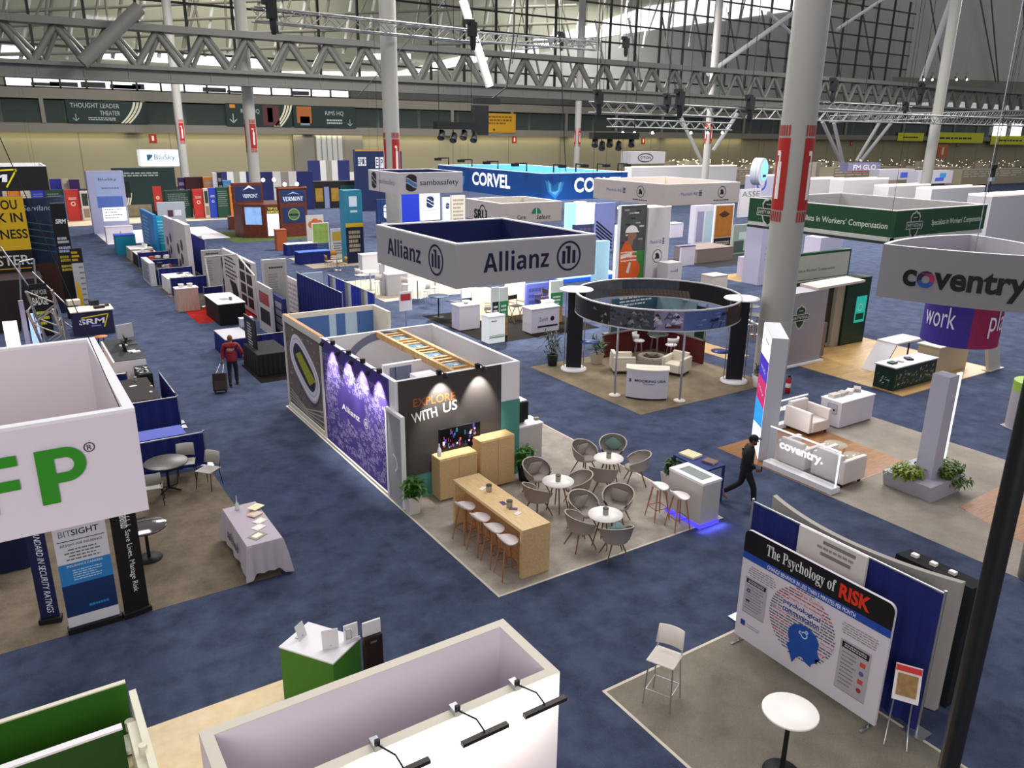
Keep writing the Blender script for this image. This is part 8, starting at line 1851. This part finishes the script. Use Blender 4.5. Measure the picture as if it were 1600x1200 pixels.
sp('logo_wall', 'narrow pale lilac print with dark blotches at the far part of the booth row', (279, 421), (269, 408), 345, .2, M('pale_lilac_print', 'b0a8b4', .6), dl, 'wall panel')
bp('plain_partition', 'plain pale grey panel facing us beside the blotched wall', 299, 321, 370, 424, .2, M('plain_grey', 'a8a49c', .6), None, 'wall panel')
bp('headline_display', 'grey panel with small headline above a slatted rack', 321, 352, 392, 452, .2, M('plain_grey2', '9d9a96', .6), lambda pn, m, w, h: (greek(pn, m, w*.2, h*.88, w*.85, h*.94, 1, INK, .006), greek(pn, m, w*.1, h*.2, w*.5, h*.75, 9, '7d7a78', .006, 3, .3)), 'wall panel')
bp('wave_display', 'dark panel with a blue wave picture next to the headline panel', 352, 372, 402, 462, .15, M('dark_slate_print', '28323c', .6, vary=.3), lambda pn, m, w, h: (pn.disc(m, w*.25, h*.62, w*.28, M('wave_blue', '3f7a9a', .5), .006, ry=h*.25), pn.disc(m, w*.15, h*.6, w*.2, M('plain_grey2'), .008, ry=h*.2)), 'wall panel')
def db_(pn, m, w, h):
    rg = random.Random(5)
    for r_ in range(4):
        for c_ in range(2): pn.rect(m, w*(.58+.2*c_), h*(.12+.22*r_), w*(.74+.2*c_), h*(.3+.22*r_), '2a2628', .006)
    greek(pn, m, w*.08, h*.45, w*.5, h*.92, 6, INK, .006, 2, .4); pn.poly(m, [(w*.3, h*.12), (w*.5, h*.2), (w*.42, h*.42), (w*.2, h*.44), (w*.25, h*.3)], INK, .007); pn.rect(m, 0, 0, w, h*.04, '6a2a2a', .006)
sp('map_wall', 'white wall print with black blocks and a dark map shape', (402, 497), (373, 462), 412, .15, M('white_print', 'c0b8b8', .6), db_, 'wall panel')
m = MB(); q = P(372, 480)
for a_, b_ in (((320, 402), (370, 398)), ((370, 398), (398, 432)), ((370, 398), (376, 478)), ((398, 432), (404, 500)), ((320, 402), (330, 462))): m.tube([PX(a_[0], a_[1], q.x-.3), PX(b_[0], b_[1], q.x-.3)], .04, M('pale_tube', 'c9c2bc', .4), 6)
m.build('tube_frame', label='pale tubular frame arching over the black draped table', cat='frame')
rg = random.Random(41)
drape(10.05, 58, 10.05, 47.5, 2.3, 'long dark navy drape line running behind the far booth row'); 
for i, y in enumerate((40.2, 43.6, 47.0, 50.4, 53.8)): drape(8.2 if i == 0 else 7.3, y, 9.1, y, .95, ('nearest', 'second', 'third', 'fourth', 'farthest')[i]+' low navy side drape between booths on the aisle, by the red carpet')
TD = [M('black_table_cloth', '1a1a1e', .85, vary=.1), M('beige_table_cloth', '8f857a', .85), M('white_table_cloth', 'd0ccca', .85), NAVYD]
for i, (y, w, tp, sd, l) in enumerate(((56.5, 1.4, 2, 1, 'pale table with papers at the far end of the booth row'), (53.9, 1.3, 2, 0, 'table with a white top and dark cloth second from the far end'), (50.6, 1.5, 0, 0, 'black clothed table in the middle of the booth row'), (47.2, 1.4, 0, 3, 'table with navy cloth beside the grey chair'), (44.0, 1.4, 2, 2, 'white clothed table right before the white podium'))):
    cloth_table(7.3, 7.3+w, y+.35, y+2.2, .78, TD[tp], l, TD[sd], 'clothed tables of the booth row')
    for k in range(4):
        m = MB(); s = (rg.uniform(.1, .3), rg.uniform(.1, .25), rg.uniform(.03, .25)); m.obox((0, 0, s[2]/2), s, rg.uniform(0, 1), rg.choice(['e0dcd8', '2a2a2e', 'b04a3a', '9aa0a8', 'd8d0b8'])); m.build('table_item', label=('first', 'second', 'third', 'fourth')[k]+' small item on the '+l.split(' at ')[0].split(' in ')[0].split(' beside')[0].split(' right')[0].split(' second')[0], cat='item', group='small items on the booth row tables').location = (7.45+w*rg.uniform(.05, .8), y+.55+.42*k, .781)
gc = make_side_chair('x', 'chairs of the booth row', CHG, .46)
for i, (x, y, a_, l) in enumerate(((8.9, 49.2, 180, 'grey chair behind the navy clothed table'), (9.2, 52.4, 180, 'grey chair behind the black clothed table'))):
    if i: dup(gc, (x, y, 0), R(a_), l)
    else: gc.location = (x, y, 0); gc.rotation_euler = (0, 0, R(a_)); gc['label'] = l
sp('leaflet_rack', 'slim wire rack of leaflets at the aisle edge of the booth row', (237, 448), (231, 436), 412, .3, M('rack_white', 'b4b4b8', .5), gk('5a5a62', 4, 8), 'rack')
rug('red_carpet', 7.1, 10.2, 36.6, 40.0, carpet('red_booth_carpet', '7a1410', 'a2241c', 2, 50), 'red carpet under the black draped table')
rug('dark_carpet_strip', 7.1, 10.0, 40.1, 59, carpet('dark_taupe_carpet', '3a3630', '544e46', 2, 50), 'dark taupe carpet strip under the booth row tables')
gb = blk('wood_podium', 'podium with pinkish wood front and white top at the red carpet', 279, 488, 1.0, .6, 1.12, wood('pink_wood', 'b49a8c', 'ccb2a2', (12, 12, 1)), 'podium', WHITE)
for i, l in enumerate(('small white carton on the pink wood podium', 'pale gift bag on the pink wood podium')): blk('small_carton', l, 286, 455, .2, .2, .16, 'd6cfc8', 'carton', z=1.12).location = gb.location+Vector((.2+.4*i, .2, 1.12))
a_, b_, c_ = P(341, 476, .98), P(365, 474, .98), P(323, 460, .98)
t = thing('black_counter', 'long black counter with a white top on the red carpet', 'counter', (a_.x, a_.y, 0)); m = MB(); L = c_.y-a_.y; m.box(0, 1.15, 0, L, 0, .95, BLACK); m.build('body', t); m = MB(); m.box(-.03, 1.18, -.03, L+.03, .95, .98, WHITE); m.build('countertop', t)
m = MB(); m.obox((.5, L*.4, .99), (.3, .4, .02), .3, '8f8a86'); m.obox((.7, L*.25, 1.06), (.1, .1, .14), .3, '7a6a60'); o = m.build('handout_tray', label='grey tray of handouts on the black counter', cat='tray'); o.location = (a_.x, a_.y, 0)
bp('framed_sign', 'tall pale framed sign with a dark headline at the end of the booth row', 418, 455, 407, 512, .15, M('frame_grey', 'b4b0ac', .5), lambda pn, m, w, h: (pn.rect(m, w*.08, h*.04, w*.92, h*.95, 'a4a19c', .004), greek(pn, m, w*.25, h*.86, w*.85, h*.9, 1, INK, .008), greek(pn, m, w*.2, h*.5, w*.6, h*.8, 8, '8a8784', .008)), 'sign')
sp('grid_print_wall', 'navy wall print with a grid of pale photo tiles', (446, 528), (426, 500), 468, .15, M('navy_grid_print', '252c62', .6), lambda pn, m, w, h: [pn.rect(m, w*(.1+.3*(k % 3)), h*(.1+.2*(k//3)), w*(.34+.3*(k % 3)), h*(.26+.2*(k//3)), ('8f92b0', '6a6f98', 'a8a4b8')[k % 3], .006) for k in range(12)], 'wall panel')
sp('small_poster_board', 'narrow poster board with a red picture left of the photo grid', (428, 528), (414, 512), 452, .1, M('poster_pale', 'b8b0b4', .6), lambda pn, m, w, h: (pn.rect(m, w*.15, h*.6, w*.85, h*.85, '9a3a36', .006), pn.rect(m, w*.15, h*.2, w*.85, h*.5, '2a2a30', .006)), 'poster')
drape(10.9, 34.0, 10.9, 28.6, 2.4, 'bright navy drape stretch behind the stadium picture room'); 
sp('white_panel_row', 'white framed panel among the navy drapes above the blue room', (485, 505), (464, 478), 448, .1, M('white_print'), gk('8f8a94', 6, 6), 'wall panel')
drape(11.9, 27.8, 11.9, 32.8, 2.4, 'royal blue drape with white stripes above the blue room', stripes('royal_white_drape', ['2436a8', '2436a8', 'c9ccd8', '8f8c86', '2436a8'], 1.7, 'X'))
bp('pale_blue_screen', 'pale blue glossy panel standing behind the blue drapes', 476, 508, 428, 492, .12, M('ice_blue_panel', '9fb0c4', .2), None, 'panel')
m = MB(); q = P(545, 480); m.obox((0, 0, .006), (.9, 3.6, .004), 0, 'd6d8e0'); m.build('floor_mat', label='white strip lying on the aisle floor behind the blue room', cat='mat').location = (P(532, 470).x, P(532, 470).y, 0)
# black stand beside the stadium wall
t = thing('black_table', 'black draped table right beside the stadium picture wall', 'table', (5.2, 26, 0)); a_ = P(402, 545, .78); m = MB(); drape_box(m, 0, 1.15, 0, 1.9, .78, TD[0]); m.build('tablecloth', t); t.location = (P(407, 590).x, P(396, 590).y, 0)
drape(7.4, 29.55, 9.8, 29.55, .92, 'low navy drape behind the black table at the aisle corner')
sp('black_pullup_banner', 'black pull-up banner with upright white words beside the red sweatshirt', (404, 580), (396, 564), 502, .05, NB, lambda pn, m, w, h: greek(pn, m, w*.3, h*.1, w*.7, h*.9, 14, 'c9c6c6', .006, 5, .5), 'banner stand')
q = P(352, 532, .75); cloth_table(q.x, q.x+1.0, q.y, q.y+1.8, .76, M('grey_white_cloth', 'b4b2b6', .8), 'pale topped table left of the low navy drape', NAVYD); blk('display_case', 'small acrylic display case on the pale topped table', 377, 512, .5, .3, .35, M('acrylic_case', 'b9bec8', .2), 'case', z=.76)
# ================================================================ far right and overhead rigging
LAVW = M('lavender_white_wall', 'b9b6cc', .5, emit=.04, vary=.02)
rug('oak_floor_patch', 37.2, 46, 31, 33.9, WF, 'pale oak floor patch under the lavender white tower'); rug('oak_floor_patch', 23.4, 24.6, 20.1, 24.2, WF, 'pale oak floor tip behind the printed ring')
bp('lavender_tower', 'lavender white stepped tower left of the massive column', 1183, 1216, 357, 446, 1.2, LAVW, gk('9a98c0', 4, 3, .2, .4, .8, .7, .2), 'tower'); bp('lavender_plinth', 'low lavender white plinth at the foot of the stepped tower', 1174, 1184, 405, 436, 1.2, LAVW, None, 'plinth')
bp('lavender_column', 'white grey column block right of the massive column', 1276, 1310, 372, 430, 1.2, LAVW, None, 'block')
blk('cream_box_stand', 'cream white box standing behind the printed ring', 1112, 457, 1.2, .9, .9, M('cream_foot'), 'box stand')
for i, (px, py) in enumerate(((1172, 478), (1184, 492))): pedestal(px, py, .9, .45, ('farther', 'nearer')[i]+' dark round table on the oak floor tip by the massive column', M('slate_top'), CHROME, 0, name='bar_table')
st2 = make_stool('x', 'bar stools on the oak floor tip', .7)
for i, (px, py, l) in enumerate(((1168, 502, 'left pale bar stool on the oak floor tip'), (1180, 508, 'right pale bar stool on the oak floor tip'))): put(st2, px, py, .7, 0, l, i == 0)
def dor(pn, m, w, h): pn.rect(m, w*.05, h*.28, w*.95, h*.97, M('amber_print', 'a86a24', .5, vary=.3, scale=2), .005); pn.rect(m, w*.05, h*.02, w*.95, h*.27, '1c1a20', .005); pn.poly(m, [(w*.2, h*.78), (w*.5, h*.86), (w*.8, h*.78), (w*.6, h*.72), (w*.4, h*.72)], '4a2a14', .008); greek(pn, m, w*.15, h*.12, w*.9, h*.2, 2, 'c9b8a8', .008)
bp('amber_banner', 'tall amber and black poster in a white frame', 1112, 1141, 320, 392, .15, WHITE, dor, 'poster')
bp('curved_white_wall', 'white wall with a grey panel left of the amber poster', 1083, 1112, 322, 382, .6, M('cabinet_white'), lambda pn, m, w, h: (pn.rect(m, w*.1, h*.05, w*.45, h*.85, '8f8ca6', .005), pn.rect(m, w*.55, h*.05, w*.98, h*.85, 'a9c0c8', .005)), 'booth wall')
t = bp('green_photo_stand', 'grey framed stand with pale furniture picture right of the amber poster', 1143, 1185, 352, 398, .2, '9aa49a', lambda pn, m, w, h: (pn.rect(m, w*.05, h*.05, w*.95, h*.45, '4a5c54', .005), pn.rect(m, w*.2, h*.5, w*.8, h*.75, 'c4d8d4', .006), pn.rect(m, w*.4, h*.1, w*.6, h*.5, 'b4ccc8', .006)), 'display')
rug('dark_booth_carpet', 39.5, 48.5, 36.2, 40.5, BLACK, 'black carpet around the taupe low counter')
blk('taupe_counter', 'long taupe low counter on the dark carpet', 1088, 412, 3.6, 2.2, .95, M('taupe_laminate', '7d6f68', .6), 'counter'); blk('notice_board', 'navy framed pale notice board left of the taupe counter', 1063, 416, 1.3, .15, 1.3, M('cabinet_white'), 'board', NAVYD); blk('white_case', 'white grey appliance behind the taupe counter', 1048, 372, 1.4, 1, 1.2, M('cabinet_white'), 'appliance')
# long row of white walls with lit tops
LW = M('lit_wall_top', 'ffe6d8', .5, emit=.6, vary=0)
def wallrow(px0, px1, py0, pyb, l, mat=WB): 
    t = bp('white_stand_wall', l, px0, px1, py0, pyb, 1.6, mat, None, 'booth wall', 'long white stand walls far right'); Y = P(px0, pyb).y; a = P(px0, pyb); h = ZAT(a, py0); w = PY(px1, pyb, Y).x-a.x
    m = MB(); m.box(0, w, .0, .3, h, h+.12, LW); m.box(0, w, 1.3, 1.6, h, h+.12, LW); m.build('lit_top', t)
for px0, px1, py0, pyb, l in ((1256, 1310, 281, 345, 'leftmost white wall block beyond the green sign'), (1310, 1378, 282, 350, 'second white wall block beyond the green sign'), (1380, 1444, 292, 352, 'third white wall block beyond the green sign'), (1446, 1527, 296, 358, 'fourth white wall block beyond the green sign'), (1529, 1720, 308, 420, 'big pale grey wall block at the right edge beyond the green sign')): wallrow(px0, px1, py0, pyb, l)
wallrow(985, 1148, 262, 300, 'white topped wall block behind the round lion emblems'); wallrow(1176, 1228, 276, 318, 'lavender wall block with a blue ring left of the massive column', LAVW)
bp('ring_logo_display', 'panel with a blue ring on the lavender wall block', 1177, 1196, 279, 319, .1, LAVW, lambda pn, m, w, h: pn.ring(m, w*.5, h*.8, w*.4, w*.12, M('ring_blue', '4a5cc0', .5, vary=0), .02), 'panel')
p = PY(1186, 268, 62); t = thing('round_hanging_sign', 'round hanging sign, white rim and glowing pale blue face', 'hanging sign', p, R(20)); m = MB(); m.tube([(0, -.5, 0), (0, .5, 0)], 1.5, M('rim_white', 'cfd4dc', .5), 28); m.build('rim', t); m = MB(); m.tube([(.35, -.52, .1), (.35, -.5, .1)], 1.15, M('pale_blue_glow', '8fd0f0', .4, emit=.6, vary=0), 28); m.build('lit_face', t); m = MB(); m.box(-.1, .8, -.56, -.53, -.6, -.35, INK); m.build('lettering', t); cables(t, [(p.x, p.y, p.z+1.5)], 22)
def small_sign(px0, px1, py0, py1, Y, mat, label, draw):
    a, b = PY(px0, py1, Y), PY(px1, py0, Y); t = thing('hanging_box_sign', label, 'hanging sign', (a.x, Y, a.z)); w, h = b.x-a.x, b.z-a.z; m = MB(); m.box(0, w, 0, 1.5, 0, h, mat); m.build('sign_body', t); m = MB(); draw(Pan((0, 0, 0), (1, 0, 0)), m, w, h); m.build('lettering', t); cables(t, [(a.x+.2, Y+.7, b.z), (b.x-.2, Y+.7, b.z)], 32)
small_sign(985, 1040, 237, 256, 62, M('sign_grey', 'a4a2a4', .6), 'small grey hanging sign with an oval emblem', lambda pn, m, w, h: (pn.ring(m, w*.42, h*.5, w*.22, .09, INK, .02, ry=h*.38), pn.text(m, 'CITON', w*.27, h*.38, w*.3, h*.24, INK, .02)))
small_sign(1324, 1377, 254, 269, 75, M('sign_violet_grey', '8a88a4', .6), 'small violet grey hanging sign with white capitals', lambda pn, m, w, h: (pn.text(m, 'FM GLO', w*.15, h*.2, w*.7, h*.6, 'e4e4ea', .02, bold=.03), pn.rect(m, 0, 0, w, h*.12, 'a03a4a', .02)))
small_sign(1372, 1430, 264, 282, 66, M('pale_sign', 'b4b2b8', .6), 'pale hanging sign with a blue block, left of two', lambda pn, m, w, h: pn.rect(m, w*.6, h*.2, w*.9, h*.7, M('ring_blue'), .02)); small_sign(1432, 1490, 266, 288, 63, M('pale_sign'), 'pale hanging sign with blue steps, right of two', lambda pn, m, w, h: (pn.rect(m, w*.5, h*.2, w*.75, h*.45, M('ring_blue'), .02), pn.rect(m, w*.62, h*.45, w*.8, h*.8, '3a8ac0', .02)))
bp('asse_sign', 'white lettered band left of the green sign', 1154, 1185, 296, 340, .3, 'c9c6c8', lambda pn, m, w, h: pn.text(m, 'ASSE', w*.05, h*.72, w*.9, h*.2, GI, .01), 'sign')
for a_, b_, c_, d_, l in ((1464, 1482, 226, 246, 'orange pictogram sign on the beige wall at far right'),): small_sign(a_, b_, c_, d_, 126, M('sign_orange', 'c8642a', .5), l, lambda pn, m, w, h: pn.rect(m, w*.4, h*.2, w*.6, h*.8, 'e8d8c8', .02))
for i, px in enumerate((233, 800, 1002, 1100, 1328, 1495)): p = PY(px, 216+i*2, 129.98); t = thing('extinguisher_wall_sign', ('far left', 'second', 'third', 'fourth', 'fifth', 'far right')[i]+' little red extinguisher sign on the beige back wall', 'sign', p, 0, 'red signs on the back wall'); m = MB(); m.box(0, 1.0, -.1, .0, -.6, .6, M('sign_red')); Pan((0, -.1, -.6), (1, 0, 0)).rect(m, .35, .25, .65, .95, 'e4dcd4', .01); m.build('sign_plate', t)
# glitter of small lamps and booths far right
m = MB(); rg = random.Random(77); GLT = M('tiny_warm_lamp', 'ffe8c0', .5, emit=2.0, vary=0)
for i in range(420):
    px, py = rg.uniform(1040, 1600), rg.uniform(250, 276)+0; p = PY(px, py, rg.uniform(108, 126)); s = rg.uniform(.1, .22); m.box(p.x, p.x+s*1.6, p.y, p.y+.1, p.z, p.z+s, GLT)
    if i % 3 == 0: m.box(p.x-.6, p.x+.9, p.y+.3, p.y+1.5, 0, max(.5, p.z-.2), rg.choice(['cdbfa6', 'a89a80', 'd8cdb8']))
m.build('far_stand_lights', label='glittering mass of far stands and small lamps along the right back wall', cat='stand lights', kind='stuff')
for i, (px0, px1, py0) in enumerate(((1040, 1120, 268), (1122, 1190, 266), (1300, 1400, 262), (1400, 1500, 264), (1500, 1610, 266))): bp('far_cream_stand', ('first', 'second', 'third', 'fourth', 'fifth')[i]+' long cream stand from the left at the foot of the far right wall', px0, px1, py0, 290, 3, M('far_cream', 'a89c84', .7, vary=.1), gk('e0d4bc', i, 3, .02, .5, .98, .95, .4), 'stand', 'cream stands along the far right wall')
# --- rigging
ALU = M('aluminium_truss', '8f8f8c', .4, metal=.5, vary=.05)
def rig(a_, b_, Y, s, label, Y2=None): 
    a, b = PY(*a_, Y), PY(*b_, Y); t = lattice(a, b, s, label, ALU, 'lighting_truss', None, 'truss', 'aluminium lighting trusses', .06, .035); m = MB()
    for f in (.12, .88): p = (b-a)*f; m.tube([p, (p.x, p.y, 30-a.z)], .02, BLACK, 5)
    m.build('suspension_cable', t)
rig((395, 22), (745, 58), 48, .7, 'long lighting truss passing the top of the second column'); rig((745, 58), (935, 72), 62, .7, 'lighting truss right of the second column, upper rank')
rig((925, 167), (1058, 173), 48, .75, 'lighting truss left of centre above the pale lion sign'); rig((1062, 172), (1170, 178), 48, .75, 'lighting truss right of the middle hoist above the pale lion sign'); rig((952, 192), (1140, 198), 52, .6, 'lower lighting truss carrying small bright lamps')
rig((1175, 178), (1610, 192), 49.2, .8, 'long lighting truss behind the massive column'); rig((1290, 165), (1420, 172), 58, .7, 'upper lighting truss right of the massive column'); rig((1300, 186), (1610, 176), 60, .7, 'crossing lighting truss at the right edge')
rig((805, 72), (930, 64), 66, .6, 'short lighting truss before the glazed screen')
def hoist(px, py, Y, label, s=1, tail=True):
    Y -= .8; p = PY(px, py, Y); t = thing('chain_hoist', label, 'hoist', p, 0, 'black chain hoists'); m = MB(); m.box(-.25*s, .25*s, -.22, .22, -.5*s, .35*s, BLACK); m.box(-.5*s, .1*s, -.15, .15, .2*s, .5*s, BLACK); m.build('motor', t); m = MB(); m.lathe((.05*s, 0, -1.3*s), [(.12*s, 0), (.2*s, .3*s), (.2*s, .8*s)], BLACK, 10); m.build('chain_bag', t); m = MB(); m.tube([(0, 0, .35*s), (0, 0, 25-p.z)], .03, BLACK, 5); m.build('chain', t)
for i, (px, py, Y, s, l) in enumerate(((424, 14, 48, 1, 'black hoist at the top left above the girder'), (738, 44, 48, 1, 'black hoist right of the second column'), (936, 152, 48, 1, 'hoist at the left end of the central lighting truss'), (1043, 155, 48, .8, 'smaller hoist left of the middle of the central truss'), (1063, 152, 48, 1.2, 'big hoist in the middle of the central truss'), (1173, 160, 48, 1.2, 'hoist at the right end of the central truss'), (1303, 132, 50, 1.2, 'hoist just right of the massive column'), (1440, 138, 52, 1.2, 'hoist cluster before the far right column'), (1415, 166, 50, .9, 'hoist in the long truss right of the massive column'), (877, 58, 64, .9, 'hoist on the short truss before the glazing, left'), (978, 66, 64, 1, 'hoist right of the short truss before the glazing'))): hoist(px, py, Y, l, s)
p = PY(1552, 262, 27); t = thing('chain_hoist', 'large black hoist hanging at the right edge over the green sign', 'hoist', p, 0, 'black chain hoists'); m = MB(); m.box(-.25, .3, -.12, .12, -.05, .22, BLACK); m.box(-.05, .2, -.1, .1, -.6, 0, BLACK); m.build('motor', t); m = MB(); m.box(-.15, .22, -.12, .12, -.85, -.62, M('steel_blue_case', '8fa0a4', .5)); m.build('chain_bag', t); m = MB(); m.tube([(0, 0, .2), (.6, 0, 18)], .02, BLACK, 5); m.tube([(.2, 0, .1), (1.2, 0, 2.2)], .015, BLACK, 5); m.tube([(0, 0, -.85), (-.02, 0, -1.6)], .03, BLACK, 5); m.build('chain', t)
def par(px, py, Y, label, lit=0, s=1, grp='black stage lamps on the hung bars', yb=None, dz=.262):
    p = PY(px, py, Y); t = thing('stage_lamp', label, 'lamp', p, 0, grp); m = MB(); m.tube([(.12*s, .1, .22*s), (-.12*s, -.2, -.2*s)], [.2*s, .24*s], BLACK, 10); m.build('lamp_can', t); m = MB(); m.tube([(-.12*s, -.2, -.2*s), (-.125*s, -.21, -.21*s)], .2*s, M('lamp_lens_lit', 'fff4e0', .3, emit=4, vary=0) if lit else M('lamp_lens', '4a4843', .2), 10); m.build('lens', t); m = MB(); m.tube([(0, 0, .25*s), (0, 0, PY(px, yb, Y).z-dz-p.z if yb else .75*s)], .04, BLACK, 5); m.build('yoke', t)
def bar(a_, b_, Y, label, nn, ofs=12):
    p, q = PY(*a_, Y), PY(*b_, Y); t = thing('lamp_bar', label, 'lighting bar', p); m = MB(); m.box(0, q.x-p.x, -.3, .3, -.25, .25, M('black_truss_cover', '1a1a1a', .7, vary=.4, scale=4)); m.build('bar_body', t); m = MB(); m.tube([(.3, 0, .2), (.3, 0, 14)], .025, BLACK, 5); m.tube([(q.x-p.x-.3, 0, .2), (q.x-p.x-.3, 0, 14)], .025, BLACK, 5); m.build('chain', t)
bar((924, 212), (995, 214), 50, 'black hung lighting bar with lamps beneath, centre', 5); bar((680, 196), (742, 198), 52, 'black hung lighting bar with lamps beneath, right of the second column', 4)
W5 = ('first', 'second', 'third', 'fourth', 'fifth', 'sixth')
for i, px in enumerate((929, 940, 952, 966, 986)): par(px, 223+(i % 2)*5, 50, W5[i]+' lamp from the left below the central black bar', 0, 1.1, yb=212+(px-924)*.028)
for i, px in enumerate((689, 708, 724, 740)): par(px, 211+(i % 2)*4, 52, W5[i]+' lamp from the left below the black bar by the second column', 0, 1.1, yb=196+(px-680)*.032)
for i, px in enumerate((973, 991, 1019, 1079, 1105, 1128)): par(px, 204, 52, W5[i]+' bright little lamp from the left on the lower truss', 1, .8, 'bright lamps on the lower truss', 192+(px-952)*.032, .4)
for i, px in enumerate((1443, 1456, 1494, 1510)): par(px, 122, 60, W5[i]+' white floodlight from the left on the far right column', 1, .9, 'floodlights on the far right column')
p = PY(750, 186, 55); t = thing('cable_drum', 'tall black cable bundle box hanging right of the second column', 'cable box', p); m = MB(); m.box(-.6, .6, -.3, .3, -1.2, 1.0, BLACK); m.build('box_body', t); m = MB(); m.box(-.5, 1.7, -.25, .25, 1.1, 1.55, BLACK); m.tube([(.9, 0, 1.4), (2.4, 0, 2.4), (3.0, 0, 6), (3.2, 0, 12)], .07, BLACK, 6); m.build('cable', t)
for i, (a_, b_, Y) in enumerate((((872, 0), (884, 268), 45), ((800, 100), (820, -5), 50), ((560, 150), (700, -5), 58))): m = MB(); m.tube([PY(*a_, Y), PY(*b_, Y)], .03, BLACK, 5); m.build('power_cable', label=('long black cable falling to the bright blue sign', 'black cable beside the hung bar, right of the second column', 'thin slanting wire left of the second column')[i], cat='cable')
# what stands on the floor stands on the carpets, not in them; what lies on furniture rises with it
for o in list(S.objects):
    if o.parent is None and o.type in ('MESH', 'EMPTY') and o.get('kind') != 'structure':
        if o.get('category') == 'carpet': pass
        elif abs(o.location.z) < .002: o.location.z += .011
        elif .3 < o.location.z < 1.7: o.location.z += .0125
        if o.get('category') and not o.get('kind'): o['kind'] = 'thing'
